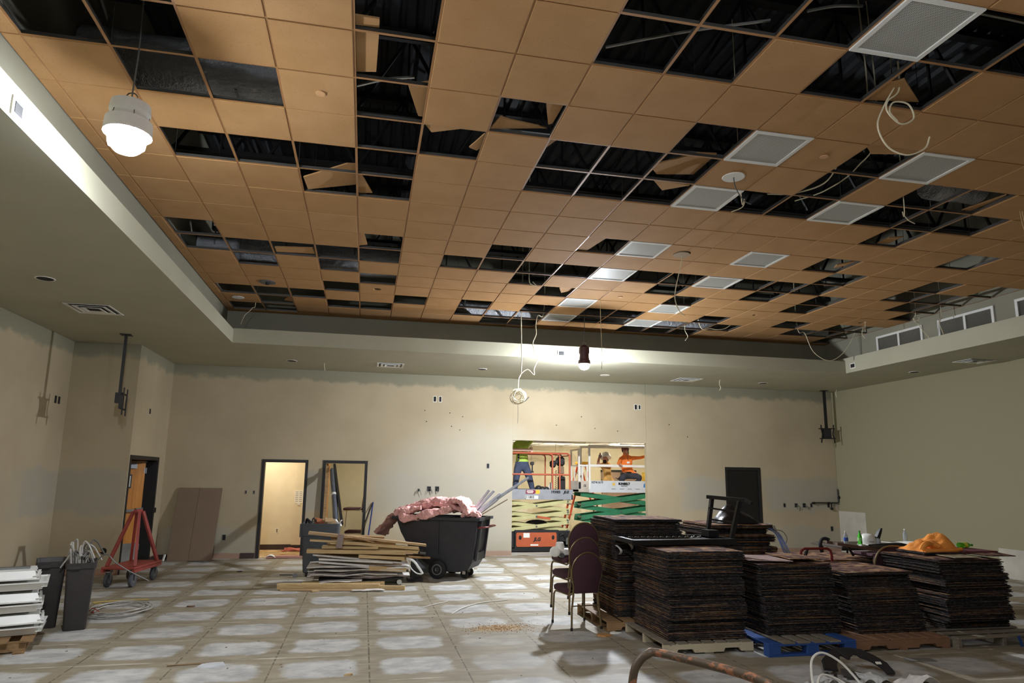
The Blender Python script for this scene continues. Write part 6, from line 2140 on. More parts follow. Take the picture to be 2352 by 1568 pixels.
# boards: x0,z0 -> x1,z1 at depth y, width across, thickness
PILE = [
    (-.66, .395, .56, .285, 11.98, .16, .03, GYPSUM, 'white edged board at the bottom of the timber, sloping right'),
    (-.64, .345, .72, .33, 12.25, .30, .05, PLY, 'wide board low in the middle of the pile'),
    (.16, .295, .78, .255, 11.90, .10, .07, PINE, 'short thick tan board at the lower right of the pile'),
    (-.66, .445, .55, .375, 11.93, .12, .03, GYPSUM, 'white edged board a third of the way up the pile'),
    (-.62, .42, .80, .395, 12.35, .34, .06, PLY, 'wide board at the back of the pile, low'),
    (-.76, .515, .82, .35, 11.96, .14, .026, GYPSUM, 'longest white edged board sloping across the pile'),
    (-.70, .47, .76, .465, 12.30, .36, .05, PINE_D, 'aged board at the back of the pile, middle height'),
    (-.02, .49, .74, .44, 11.90, .12, .05, PINE, 'thick tan board right of centre, middle height'),
    (-.86, .575, .76, .535, 11.92, .14, .06, PINE, 'thick tan board with a pointed left end'),
    (-.60, .56, .90, .535, 12.28, .32, .05, PLY, 'wide board at the back of the pile, above the middle'),
    (-.62, .63, .30, .615, 11.98, .16, .04, PINE, 'short board resting on the pointed one'),
    (-.50, .655, 1.00, .56, 12.05, .12, .05, PINE, 'long tan board below the two top ones'),
    (-.82, .745, -.28, .715, 11.94, .10, .03, PINE, 'short thin board near the top left'),
    (-.40, .715, .98, .60, 11.96, .12, .045, PINE, 'long tan board second from the top'),
    (-.55, .66, .60, .655, 12.30, .30, .08, PLY, 'wide board at the back near the top'),
    (-.85, .865, -.22, .80, 11.96, .13, .045, PLY, 'pale board at the very top left of the pile'),
    (-.32, .815, 1.11, .645, 11.98, .14, .035, PLY, 'long pale board at the very top, reaching furthest right'),
    (-.50, .775, .40, .735, 12.28, .26, .07, PINE_D, 'aged board behind the top boards'),
    (.55, .565, .98, .535, 11.99, .10, .05, PINE, 'stubby board end at the right, under the top boards'),
]
for x0, z0, x1, z1, y, w_, h_, mt, lab in PILE:
    j = rr.uniform(-.03, .03)
    m = M()
    a_, b_ = Vector((x0, y + j, z0)), Vector((x1, y - j, z1))
    m.bar(a_, b_, w_, h_)
    o = m.out('board', mt)
    tag(o, 'torn-out ' + lab, 'board', 'boards of the timber pile')
tag(M().obox((-.335, 11.87, .735), (.10, .03, .22), (0, .12, .1)).out('short_upright_board', KRAFT), 'short brown board standing upright at the front of the pile', 'board')
tag(M().obox((.05, 11.93, .75), (.36, .10, .02), (0, .25, .1)).out('thin_board', PINE_D), 'thin dark board slipped under the top board', 'board')
t = thing('plastic_strips', 'bent white plastic strips hanging at the right end of the pile', 'strip', (.95, 11.9, .4))
M().tube(spline([(.78, 11.9, .44), (.90, 11.88, .40), (1.00, 11.86, .28), (1.06, 11.86, .19)], 5), .022, 5).out('strip', WHITE, t, True)
M().tube(spline([(.80, 11.92, .40), (.86, 11.9, .28), (.95, 11.88, .20), (1.04, 11.88, .18)], 5), .010, 5).out('strip', WHITE, t, True)
tag(M().obox((.95, 12.42, .415), (.46, .42, .03), (0, .06, .2)).out('brown_panel', PINE_D), 'brown panel piece lying flat at the right of the pile', 'panel')
m = M()
for q in range(6):
    m.obox((.88 + rr.uniform(0, .22), 12.3 + rr.uniform(-.05, .2), .455 + rr.uniform(0, .05)), (.10, .07, .05), (rr.random(), rr.random(), rr.random()))
tag(m.out('metal_scraps', GREYM), 'small metal scraps lying on the brown panel piece', 'scrap')
tag(M().box(.84, 1.10, 12.28, 12.6, .0, .05).box(.90, .98, 12.3, 12.36, .05, .395).box(.90, .98, 12.5, 12.56, .05, .395).out('dark_trestle', BLACKP), 'dark stand under the brown panel piece', 'stand')
# boards on the floor before it
for x0, y0, x1, y1, z, w_, h_, mt, lab in ((-1.26, 11.68, .34, 11.50, .055, .09, .09, PINE, 'long pine stud on the floor before the pile, left'),
                                         (-.30, 11.66, .74, 11.42, .035, .06, .065, PINE, 'pine stud on the floor sticking out on the right'),
                                         (-.9, 11.86, .42, 11.72, .05, .06, .09, PINE, 'pine stud lying behind the long floor stud'),
                                         (-1.2, 11.58, .2, 11.40, .012, .05, .018, PLY, 'thin strip under the floor studs')):
    m = M().bar((x0, y0, z), (x1, y1, z * .9 + .002), w_, h_)
    for q in range(4):
        u = (q + .5) / 4
        m.cyl((x0 + (x1 - x0) * u, y0 + (y1 - y0) * u - w_ * .52, z), (x0 + (x1 - x0) * u, y0 + (y1 - y0) * u - w_ * .56, z), .008, 6)
    tag(m.out('floor_stud', mt), lab, 'board')
sheet_piece(-.62, .05, 11.70, 11.95, .09, .05, 'curved white sheet leaning on the floor studs', GYPSUM, seed=60, grp=None)
sheet_piece(-.1, .42, 11.33, 11.42, .006, .0, 'white splinter of sheet on the floor before the studs', GYPSUM, seed=61, grp=None)
tag(M().obox((-.66, 11.45, .012), (.12, .05, .02), (0, 0, .5)).out('wood_chip', PINE), 'small wood chip on the floor before the studs', 'chip')
t = thing('spoked_dolly_wheel', 'small grey wheel on a bar beside the grey bin', 'wheel', (-1.1, 13.0, 0))
M().cyl((-1.12, 12.98, .04), (-1.12, 13.02, .04), .04, 14).out('wheel', GREYM, t)
M().bar((-1.12, 13.0, .05), (-1.38, 13.02, .05), .016).out('axle_bar', BLACKF, t)

# ------------------------------------------------------------------ pallets under the carpet piles


def pallet(label, x0, x1, y0, y1, kind, paint, boards, nb=6):
    cx, cy = (x0 + x1) / 2, (y0 + y1) / 2
    t = thing('pallet', label, 'pallet', (cx, cy, 0))
    L_ = x1 - x0
    if kind == 'notched':
        for y in (y0, cy - .02, y1 - .04):
            pr = [(x0, .018), (x0 + L_ * .14, .018), (x0 + L_ * .16, .055), (x0 + L_ * .32, .055), (x0 + L_ * .34, .018), (x0 + L_ * .66, .018), (x0 + L_ * .68, .055), (x0 + L_ * .84, .055), (x0 + L_ * .86, .018), (x1, .018), (x1, .105), (x0, .105)]
            M().prism(pr, y, y + .04).out('stringer', paint, t)
        wb_ = L_ / nb
        for q in range(nb):
            e = .02 * math.sin(q * 2.3)
            a = x0 + q * wb_ + wb_ * .12
            M().cbox(a if q else x0, a + wb_ * .76, y0 - .0 + abs(e) * .2, y1 + e, .105, .122, .002).out('deck_board', boards, t)
        for q in range(3):
            a = x0 + (L_ - .1) * q / 2
            M().box(a, a + .1, y0, y1, 0, .018).out('bottom_board', boards, t)
    elif kind == 'block':
        for xx in (x0, cx - .07, x1 - .14):
            for y in (y0, cy - .05, y1 - .10):
                M().cbox(xx, xx + .14, y, y + .10, .02, .105, .003).out('block', paint, t)
        for y in (y0, cy - .05, y1 - .1):
            M().cbox(x0, x1, y, y + .10, .105, .123, .002).out('lead_board', paint, t)
            M().cbox(x0, x1, y, y + .10, 0, .02, .002).out('bottom_board', paint, t)
        for q in range(6):
            a = x0 + q * (L_ - .13) / 5
            M().cbox(a, a + .13, y0, y1, .123, .14, .002).out('deck_board', boards if 0 < q < 5 else paint, t)
    else:
        for xx in (x0, cx - .02, x1 - .04):
            M().box(xx, xx + .04, y0, y1, .018, .105).out('stringer', paint, t)
        for q in range(7):
            a = y0 + q * (y1 - y0 - .1) / 6
            M().cbox(x0, x1, a, a + .10, .105, .123, .002).out('deck_board', boards, t)
        for q in range(3):
            a = y0 + q * (y1 - y0 - .1) / 2
            M().box(x0, x1, a, a + .10, 0, .018).out('bottom_board', boards, t)
    return t


pallet('cream painted pallet with notched side under the nearest carpet pile', 3.16, 4.20, 6.93, 8.0, 'notched', CREAM, PALLET_G, 7)
pallet('bright blue pallet under the second carpet pile', 4.23, 5.28, 6.69, 7.98, 'block', BLUE, PALLET_G)
pallet('brown pallet with notched side under the third carpet pile', 5.31, 6.52, 6.74, 7.95, 'notched', BROWNP, BROWNP, 8)
tg = pallet('grey open pallet with a blue strap under the rightmost carpet pile', 6.56, 7.80, 6.66, 7.95, 'open', PALLET_G, PALLET_G)
M().bar((7.36, 6.652, .118), (7.40, 6.652, .004), .035, .006, (0, 1, 0)).out('blue_strap', BLUE, tg)
pallet('bare wooden pallet behind the chairs under the hind carpet pile', 2.96, 4.15, 8.06, 9.25, 'notched', PINE_D, PALLET, 6)

# ------------------------------------------------------------------ piles of carpet tiles
SZ = .9144
VAR = []
for k in range(7):
    q = random.Random(k)
    ph, am = q.uniform(0, 6), q.uniform(.0006, .0016)
    m = M()
    nx, ny = 6, 5
    S_ = lambda u, v: ((u - .5) * SZ, (v - .5) * SZ, am * math.sin(6 * u + ph) + am * math.cos(5 * v + ph * 2) - .020 * (abs(u - .5) ** 3 + abs(v - .5) ** 3))
    m.surf(S_, nx, ny, (0, 0, .0088))
    me = m.mesh('carpet_tile')
    me.materials.append(CARPET)
    VAR.append(me)


def pile(cx, cy, z0, n, pitch, lean, seed, label, group, first=0, jit=.012, toplabel=None):
    q = random.Random(seed)
    bx = by = br = 0
    left = 0
    outp = []
    for k in range(n):
        if left == 0:
            left = q.randint(4, 13)
            bx, by, br = q.gauss(0, jit * 1.5), q.gauss(0, jit * 1.5), q.gauss(0, .012)
        left -= 1
        u = k / max(1, n - 1)
        loc = (cx + lean[0] * u + bx + q.gauss(0, jit * .38), cy + lean[1] * u + by + q.gauss(0, jit * .38), z0 + .006 + k * pitch)
        rot = br + q.gauss(0, .008) + (PI if q.random() < .5 else 0)
        outp.append((loc, rot, q.randrange(7)))
    for k, (loc, rot, vi) in enumerate(outp):
        if k < first:
            continue
        o = bpy.data.objects.new('carpet_tile', VAR[vi])
        COL.objects.link(o)
        o.location = loc
        o.rotation_euler = (q.gauss(0, .0012), q.gauss(0, .0012), rot)
        if k == n - 1 and toplabel:
            tag(o, toplabel, 'carpet tile', group)
        else:
            tag(o, label, 'carpet tile', group)
    return outp[:first]


pile(3.735, 7.475, .124, 77, .0119, (-.015, .03), 1, 'worn carpet tile in the pile on the cream pallet', 'carpet tiles on the cream pallet', toplabel='topmost carpet tile of the pile on the cream pallet')
pile(4.88, 7.46, .142, 62, .0121, (-.05, .02), 2, 'worn carpet tile in the pile on the blue pallet', 'carpet tiles on the blue pallet', toplabel='topmost whole carpet tile of the pile on the blue pallet')
pile(6.03, 7.47, .124, 56, .0119, (-.13, .03), 3, 'worn carpet tile in the pile on the brown pallet', 'carpet tiles on the brown pallet', toplabel='topmost carpet tile of the leaning pile on the brown pallet')
pile(7.27, 7.47, .125, 64, .0123, (-.05, .02), 4, 'worn carpet tile in the rightmost pile', 'carpet tiles on the grey pallet', jit=.022, toplabel='topmost carpet tile of the rightmost pile')
rest = pile(3.63, 8.72, .124, 97, .0122, (-.01, .03), 5, 'worn carpet tile in the upper part of the hind left pile', 'carpet tiles of the hind left pile', first=55, toplabel='topmost carpet tile of the hind left pile')
rest += pile(5.24, 9.14, .0, 101, .0120, (-.05, .0), 6, '', '', first=101, jit=.02)
rest += pile(6.55, 8.70, .0, 66, .0118, (0, .0), 7, '', '', first=66)
big = M()
for loc, rot, vi in rest:
    T = Matrix.Translation(loc) @ Matrix.Rotation(rot, 4, 'Z')
    mm = M(T)
    hs = SZ / 2
    mm.box(-hs, hs, -hs, hs, -.003, .0075)
    big.v, big.f = big.v + [], big.f
    o_ = len(big.v)
    big.v += mm.v
    big.f += [tuple(o_ + i for i in f) for f in mm.f]
o = big.out('carpet_tile_piles', CARPET_L)
tag(o, 'further carpet tiles piled up at the back, behind the four front piles', 'carpet tile', None, 'stuff')

# loose pieces lying on the piles
def loose(label, pts, z, th=.008, curl=.02, mt=None, nm='loose_carpet_piece'):
    cx = sum(p[0] for p in pts) / len(pts)
    cy = sum(p[1] for p in pts) / len(pts)
    up = lambda p: z + curl * ((p[0] - cx) ** 2 + (p[1] - cy) ** 2) / .2
    return tag(M().loft([[(p[0], p[1], up(p)) for p in pts], [(p[0], p[1], up(p) + th) for p in pts]]).out(nm, mt or CARPET), label, 'carpet')


loose('cut carpet piece lying askew on the second pile', [(4.78, 7.05), (5.28, 7.2), (5.30, 7.72), (4.95, 7.80)], .905, curl=.03)
loose('pale carpet piece at the left of the second pile', [(4.36, 7.2), (4.80, 7.02), (4.86, 7.62), (4.42, 7.75)], .902, curl=.02, mt=mat('pale_carpet', (150, 126, 118), .95, var=.35, vs_=7))
t = thing('floor_mat', 'maroon mat lying on the rightmost carpet pile', 'mat', (7.78, 7.55, .9))
M().cbox(7.50, 8.02, 7.40, 7.90, .930, .965, .006).out('mat_body', mat('maroon_board', (96, 44, 54), .7, var=.1), t)
loose('curled dark carpet piece at the right end of the rightmost pile', [(7.45, 7.05), (7.95, 7.10), (8.05, 7.45), (7.6, 7.5)], .922, curl=.03)
scrap_ = loose('patterned carpet scrap with a round motif on the rightmost pile', [(6.98, 7.02), (7.38, 7.05), (7.40, 7.36), (7.05, 7.38)], .926, curl=.01, mt=mat('motif_carpet', (140, 128, 100), .95, var=.3, vs_=5))
loose('folded carpet piece under the orange sweatshirt', [(6.92, 7.42), (7.52, 7.40), (7.56, 7.92), (6.95, 7.92)], .926, th=.024, curl=.004)
M().cyl((7.24, 7.2, .9335), (7.24, 7.2, .9375), .06, 20).out('round_motif', mat('motif_red', (92, 48, 48), .9), scrap_)

# ------------------------------------------------------------------ black cart lying between the piles
t = thing('platform_cart', 'black metal platform cart with upright handle lying on the carpet piles', 'cart', (3.8, 7.85, 1.06))
M().bar((3.08, 7.52, 1.09), (4.46, 7.64, 1.09), .05, .06).out('front_rail', BLACK, t)
M().bar((3.14, 8.24, 1.09), (4.42, 8.22, 1.09), .05, .06).out('rear_rail', BLACK, t)
M().bar((3.10, 7.52, 1.095), (3.12, 8.24, 1.095), .05, .05).out('end_rail', BLACK, t)
M().bar((4.44, 7.64, 1.095), (4.40, 8.22, 1.095), .05, .05).out('end_rail', BLACK, t)
M().loft([[(3.12, 7.54, 1.066), (4.44, 7.64, 1.066), (4.40, 8.22, 1.066), (3.14, 8.22, 1.066)], [(3.12, 7.54, 1.09), (4.44, 7.64, 1.09), (4.40, 8.22, 1.09), (3.14, 8.22, 1.09)]]).out('deck_plate', BLACKP, t)
m = M()
for q in range(12):
    x = 3.3 + q * .085
    m.tube([(x + .03 * math.cos(a * PI / 4), 8.13 + .012 * math.sin(a * PI / 4), 1.10 + .01 * math.sin(a * PI / 2)) for a in range(8)], .006, 4, True)
m.out('chain', CHROME, t)
M().bar((4.38, 8.20, 1.08), (4.45, 8.16, 1.60), .045, .05).out('handle_post', BLACK, t)
M().bar((4.44, 7.72, 1.08), (4.58, 7.72, 1.56), .045, .05).out('handle_post', BLACK, t)
M().bar((4.42, 8.22, 1.60), (4.62, 7.66, 1.575), .05, .045).bar((4.62, 7.66, 1.58), (4.66, 7.58, 1.54), .045, .04).out('handle_bar', BLACK, t)
M().bar((4.41, 8.18, 1.46), (4.54, 7.72, 1.43), .02).bar((4.40, 8.18, 1.32), (4.50, 7.72, 1.30), .02).out('handle_rung', BLACK, t)
M().box(4.30, 4.44, 8.0, 8.2, 1.11, 1.19).out('toe_plate', BLACK, t)

# things around it
rr = random.Random(6)
m = M()
m.surf(lambda u, v: (4.92 + .62 * u, 8.78 + .40 * v, 1.222 + .20 * math.sin(PI * u) ** .7 * math.sin(PI * v) ** .6 * (1 + .35 * math.sin(9 * u + 5 * v) * math.sin(7 * v + 2)) * (1.25 - .5 * u)), 18, 12, (0, 0, .004))
tag(m.out('rubbish_bag', mat('black_film', (20, 21, 24), .42, bump=.8, bs=10), None, True), 'black plastic rubbish bag on the hind right carpet pile', 'bag')
t = thing('blue_cable_bundle', 'bundle of pale blue cables hanging over the hind right carpet pile', 'cable', (5.85, 8.8, .9))
for q in range(14):
    a = rr.uniform(-.03, .05)
    M().tube(spline([(5.60 + a, 8.72 + rr.uniform(-.1, .2), 1.20 + rr.uniform(-.06, .03)), (5.70 + a, 8.70, 1.10), (5.74 + a + rr.uniform(-.02, .03), 8.62, .95), (5.80 + a, 8.60 + rr.uniform(-.05, .05), .82), (5.88 + a, 8.58, .74)], 5), .007, 5).out('cable_strand', CABLEB if q % 3 else CABLE, t, True)
M().tube(spline([(5.66, 8.7, 1.14), (5.80, 8.7, 1.12), (5.86, 8.68, 1.02), (5.80, 8.66, .92)], 6), .005, 5).out('loop', CABLED, t, True)
tag(M().cyl((5.74, 8.2, .72), (5.84, 8.22, .92), .02, 10).out('black_rod', BLACK), 'short black rod standing right of the blue cables', 'rod')
t = thing('paper_tags', 'two white curled paper pieces stuck on the hind left carpet pile', 'paper', (3.1, 8.1, .9))
M().surf(lambda u, v: (3.115 + .05 * math.sin(2 * u) + .03 * v, 8.19 - .06 * math.sin(PI * u), 1.00 - .11 * u), 6, 2, (0, -.002, 0)).out('curl', PAPER, t)
M().surf(lambda u, v: (3.27 + .05 * u + .03 * v, 8.17 - .05 * math.sin(PI * u), 1.03 - .09 * u + .02 * v), 6, 2, (0, -.002, 0)).out('curl', PAPER, t)

t = thing('hand_truck', 'red hand truck whose hoop handle rises behind the second pile', 'hand truck', (5.87, 8.08, 0))
M().tube([(5.64, 8.08, .05), (5.64, 8.08, .86), (5.655, 8.08, .92), (5.70, 8.08, .945), (6.04, 8.08, .945), (6.085, 8.08, .92), (6.10, 8.08, .86), (6.10, 8.08, .05)], .017, 8).out('hoop_frame', REDD, t, True)
M().box(5.66, 6.08, 7.985, 8.10, .012, .03).out('toe_plate', REDD, t)
M().bar((5.64, 8.08, .4), (6.10, 8.08, .4), .02).bar((5.64, 8.08, .65), (6.10, 8.08, .65), .02).out('cross_bar', REDD, t)
for xx in (5.62, 6.12):
    M().cyl((xx - .02, 8.14, .09), (xx + .02, 8.14, .09), .09, 14).out('wheel', RUBBER, t)
t = thing('hand_truck', 'brown hand truck lying on its back across the rear piles', 'hand truck', (6.85, 8.4, .8))
BR = mat('brown_frame', (88, 66, 54), .5)
M().bar((6.40, 8.36, .975), (7.34, 8.26, .838), .05, .035).bar((6.46, 8.66, .975), (7.40, 8.56, .838), .05, .035).out('side_rail', BR, t)
for u in (.1, .5, .9):
    M().bar((6.40 + .94 * u, 8.36 - .1 * u, .975 - .137 * u), (6.46 + .94 * u, 8.66 - .1 * u, .975 - .137 * u), .03).out('cross_bar', BR, t)
M().tube(spline([(6.45, 8.40, .93), (6.50, 8.38, .82), (6.36, 8.40, .99), (6.28, 8.42, 1.04), (6.21, 8.42, 1.02), (6.19, 8.42, .94), (6.21, 8.42, .86)], 5)[12:], .024, 8).out('curved_grip', RUBBER, t, True)
M().bar((6.58, 8.37, .94), (6.66, 8.37, .815), .025).bar((7.02, 8.30, .88), (7.02, 8.30, .79), .02).bar((7.22, 8.28, .86), (7.30, 8.26, .79), .03).bar((7.30, 8.26, .79), (7.14, 8.28, .795), .02).out('brace', BLACKF, t)

# ------------------------------------------------------------------ table behind the right piles, with drinks and a hard hat
TBX0, TBX1, TBY0, TBY1, TBZ = 6.96, 8.75, 8.98, 9.70, .875
t = thing('folding_table', 'dark folding table behind the right carpet piles', 'table', ((TBX0 + TBX1) / 2, (TBY0 + TBY1) / 2, 0))
M().cbox(TBX0, TBX1, TBY0, TBY1, TBZ - .035, TBZ, .006).out('table_top', mat('dark_laminate', (62, 52, 46), .45), t)
M().box(TBX0, TBX1, TBY0, TBY0 + .012, TBZ - .06, TBZ - .03).out('edge_band', BLACK, t)
for xx in (TBX0 + .15, TBX1 - .15):
    for yy in (TBY0 + .08, TBY1 - .08):
        M().cyl((xx, yy, 0), (xx, yy, TBZ - .035), .014, 8).out('leg', BLACKF, t)
    M().bar((xx, TBY0 + .08, .25), (xx, TBY1 - .08, .25), .02).out('leg_brace', BLACKF, t)


def bottle(label, x, y, z, m_, capm, label_m=None, lying=False, yaw=0.0, s_=1.0):
    T = Matrix.Translation((x, y, z))
    if lying:
        T = Matrix.Translation((x, y, z + .034 * s_)) @ Matrix.Rotation(yaw, 4, 'Z') @ Matrix.Rotation(PI / 2, 4, 'Y')
    t = thing('drink_bottle', label, 'bottle', (x, y, z))
    pr = [(.026, 0), (.033, .008), (.034, .05), (.031, .09), (.034, .13), (.030, .155), (.017, .185), (.0125, .20), (.0125, .212)]
    M(T).lathe([(r * s_, h * s_) for r, h in pr], (0, 0, 0), 16).out('bottle_body', m_, t, True)
    M(T).cyl((0, 0, .208 * s_), (0, 0, .228 * s_), .0145 * s_, 12).out('cap', capm, t)
    if label_m:
        M(T).lathe([(.0345 * s_, .075 * s_), (.0345 * s_, .125 * s_), (.0335 * s_, .125 * s_), (.0335 * s_, .075 * s_)], (0, 0, 0), 16).out('wrapper', label_m, t, True)


def clear_plastic(name, rgb):
    m = bpy.data.materials.new(name)
    m.use_nodes = True
    b = m.node_tree.nodes['Principled BSDF']
    b.inputs['Base Color'].default_value = lin(rgb)
    b.inputs['Roughness'].default_value = .08
    b.inputs['Transmission Weight'].default_value = .75
    b.inputs['IOR'].default_value = 1.2
    return m


bottle('clear water bottle with a blue label on the dark table', 7.10, 9.06, TBZ, clear_plastic('clear_plastic', (225, 232, 240)), WHITEP, mat('blue_label', (40, 72, 160), .5), s_=.95)
bottle('green soda bottle standing on the dark table', 7.34, 9.06, TBZ, clear_plastic('green_plastic', (90, 200, 70)), mat('green_cap', (60, 150, 50), .5), mat('pale_green_label', (150, 220, 130), .5), s_=.95)
bottle('clear bottle half hidden behind the orange hoodie', 8.44, 9.40, TBZ, clear_plastic('clear_plastic_b', (225, 232, 240)), WHITEP, None, s_=.95)
bottle('green bottle lying on the maroon mat at the right', 7.80, 7.78, .966, MATS.get('x') or clear_plastic('green_plastic_b', (110, 205, 70)), mat('green_cap', (60, 150, 50), .5), mat('yellow_label_b', (220, 214, 70), .5), True, math.radians(4), 1.05)
t = thing('welding_hard_hat', 'white hard hat with black ear muff standing on the dark table', 'helmet', (7.56, 9.15, TBZ))
hat = M()
hat.lathe([(.125, .012), (.120, .03), (.118, .08), (.100, .135), (.06, .165), (.001, .172)], (7.55, 9.15, TBZ), 20)
hat.lathe([(.120, .006), (.150, .002), (.152, .010), (.122, .016), (.120, .006)], (7.55, 9.15, TBZ), 20)
hat.out('shell', WHITE, t, True)
for q in range(3):
    M().cyl((7.48 + .03 * q, 9.04, TBZ + .06), (7.48 + .03 * q, 9.02, TBZ + .06), .006, 6).out('vent', GREYM, t)
M().loft([[(7.64, 9.08, TBZ + .09), (7.70, 9.08, TBZ + .08), (7.70, 9.14, TBZ + .08), (7.64, 9.14, TBZ + .09)], [(7.68, 9.06, TBZ + .19), (7.73, 9.06, TBZ + .19), (7.73, 9.12, TBZ + .19), (7.68, 9.12, TBZ + .19)], [(7.73, 9.07, TBZ + .255), (7.755, 9.07, TBZ + .25), (7.755, 9.10, TBZ + .25), (7.73, 9.10, TBZ + .255)]]).out('ear_muff', BLACKP, t, True)
M().sphere((7.66, 9.08, TBZ + .055), .055, 10, 6, (.9, .7, 1)).out('face_piece', mat('grey_plastic', (180, 186, 196), .5), t, True)
M().tube(spline([(7.45, 9.02, TBZ + .012), (7.58, 8.99, TBZ + .02), (7.72, 9.0, TBZ + .015), (7.84, 9.02, TBZ + .012)], 5), .01, 5).out('chin_strap', BLACK, t, True)
m = M().surf(lambda u, v: (7.82 + .62 * u, 9.02 + .35 * v, TBZ + .012 + .035 * abs(math.sin(4 * u + 1)) * (1 - .5 * v)), 12, 4, (0, 0, .002))
tag(m.out('paper_sheets', PAPER), 'creased white paper sheets on the dark table', 'paper')
tag(M().obox((7.35, 9.04, TBZ + .012), (.09, .05, .02), (0, 0, .3)).out('small_clip', WHITEP), 'small white clip on the table beside the green bottle', 'clip')

# folded chair lying on the rightmost pile: only its bent back shows
t = thing('banquet_chair', 'maroon banquet chair lying tipped behind the rightmost pile', 'chair', (6.9, 8.05, .6))
m = M()
P = [(6.66, 7.99, .70), (6.70, 7.99, .84), (6.78, 7.99, .93), (6.88, 7.99, .97), (7.0, 7.99, .975), (7.12, 7.99, .96)]
m.tube(spline(P, 6), .014, 6)
m.out('back_frame', BRONZE, t, True)
M().prism([(6.67, .70), (6.71, .83), (6.79, .92), (6.88, .958), (7.0, .96), (7.12, .945), (7.12, .70)], 8.0, 8.05).out('backrest', MAROON, t)
M().cbox(6.70, 7.10, 8.05, 8.45, .82, .87, .02).out('seat', MAROON, t)
M().bar((6.7, 8.03, .80), (6.68, 8.03, .02), .022).bar((7.1, 8.05, .80), (7.12, 8.05, .02), .022).out('leg', BRONZE, t)

# orange hooded sweatshirt
rr = random.Random(9)
N1, N2 = 40, 26


def hood(u, v):
    x = 6.98 + .60 * u
    y = 7.50 + .42 * v
    e = math.sin(PI * min(1, max(0, u))) ** .45 * math.sin(PI * v) ** .5
    ridge = .065 + .165 * math.exp(-((u - .70) / .20) ** 2) + .06 * math.exp(-((u - .28) / .22) ** 2)
    wr = .012 * math.sin(17 * u + 9 * v) + .010 * math.sin(26 * u - 13 * v + 1) + .008 * math.sin(34 * v + 8 * u)
    return (x + .02 * math.sin(9 * v), y + .015 * math.sin(7 * u), .952 + e * (ridge + wr))


t = thing('hooded_sweatshirt', 'orange hooded sweatshirt heaped on the rightmost carpet pile', 'sweatshirt', (7.26, 7.5, .9))
M().surf(hood, N1, N2, (0, 0, .006)).out('body', HOODIE, t, True)
M().tube(spline([(7.0, 7.49, .975), (7.12, 7.47, .965), (7.30, 7.47, .968), (7.44, 7.48, .97), (7.56, 7.50, .98)], 6), .026, 8).out('hem', HOODIE, t, True)
M().tube(spline([(6.99, 7.52, .98), (7.0, 7.50, 1.03), (7.06, 7.51, 1.05), (7.15, 7.54, 1.035), (7.24, 7.52, 1.02)], 6), .035, 8).out('sleeve', HOODIE, t, True)
M().tube(spline([(7.32, 7.50, 1.0), (7.33, 7.46, .97), (7.335, 7.455, .94)], 4), .006, 5).out('drawstring', HOODIE, t, True)

# ------------------------------------------------------------------ foreground
t = thing('pipe_handle_cart', 'platform truck in the foreground with a rusty pipe handle', 'cart', (1.6, 2.6, 0))
P = [(1.12, 2.84, .24), (1.13, 2.83, .80), (1.145, 2.82, 1.0), (1.17, 2.815, 1.06), (1.205, 2.805, 1.092), (1.25, 2.785, 1.10), (1.40, 2.56, 1.095), (1.475, 2.44, 1.085), (1.52, 2.375, 1.06), (1.55, 2.335, 1.01), (1.565, 2.32, .94), (1.58, 2.31, .24)]
M().tube(spline(P, 5), .0175, 10).out('pipe_handle', RUST, t, True)
T = Matrix.Translation((1.75, 2.85, 0)) @ Matrix.Rotation(math.atan2(-.53, .46), 4, 'Z')
m = M(T)
m.cbox(-.36, .36, -.35, .85, .20, .24, .006)
m.out('platform', PALLET, t)
for sx in (-1, 1):
    for yy in (-.2, .7):
        M(T).cyl((sx * .28 - .02, yy, .07), (sx * .28 + .02, yy, .07), .07, 16).out('wheel', RUBBER, t)
        M(T).box(sx * .28 - .035, sx * .28 + .035, yy - .04, yy + .04, .135, .2).out('caster_plate', GREYM, t)

# scrap in the lower right corner
t = thing('curved_plastic_trim', 'black curved plastic trim lying in the lower right corner', 'trim', (4.75, 5.9, 0))
T = Matrix.Translation((4.70, 5.93, .02)) @ Matrix.Rotation(math.radians(-12), 4, 'Z') @ Matrix.Rotation(math.radians(28), 4, 'X')
outer, inner = [], []
for q in range(25):
    a = math.radians(172 - 172 * q / 24)
    ro_ = .33 + (.012 if q % 6 == 3 else 0)
    ri = .20 - (.035 if 10 <= q <= 11 else 0) + (.03 if q in (8, 9, 13, 14) else 0) + .05 * (q / 24)
    outer.append((ro_ * math.cos(a), ro_ * math.sin(a)))
    inner.append((ri * math.cos(a), ri * math.sin(a)))
m = M(T)
for q in range(24):
    a_, b_, c_, d_ = outer[q], outer[q + 1], inner[q + 1], inner[q]
    m.loft([[(a_[0], a_[1], 0), (b_[0], b_[1], 0), (c_[0], c_[1], 0), (d_[0], d_[1], 0)], [(a_[0] * .98, a_[1] * .98, .03), (b_[0] * .98, b_[1] * .98, .03), (c_[0], c_[1], .02), (d_[0], d_[1], .02)]])
m.out('trim_body', BLACKP, t)
M(T).bar((-.33, 0, .01), (-.30, -.12, -.0), .04, .02).bar((-.25, -.02, .01), (-.27, -.12, .0), .025, .02).out('clip_leg', BLACKP, t)
M(T).box(.20, .25, .10, .13, .028, .034).out('pale_mark', WHITEP, t)
t = thing('white_cable', 'white cable bent in two loops in the lower right corner', 'cable', (4.2, 5.75, 0))
M().tube(spline([(3.93, 5.55, .02), (3.96, 5.62, .14), (4.02, 5.68, .25), (4.14, 5.70, .29), (4.28, 5.66, .22), (4.38, 5.60, .10), (4.42, 5.55, .02)], 7), .011, 6).out('outer_loop', WHITEP, t, True)
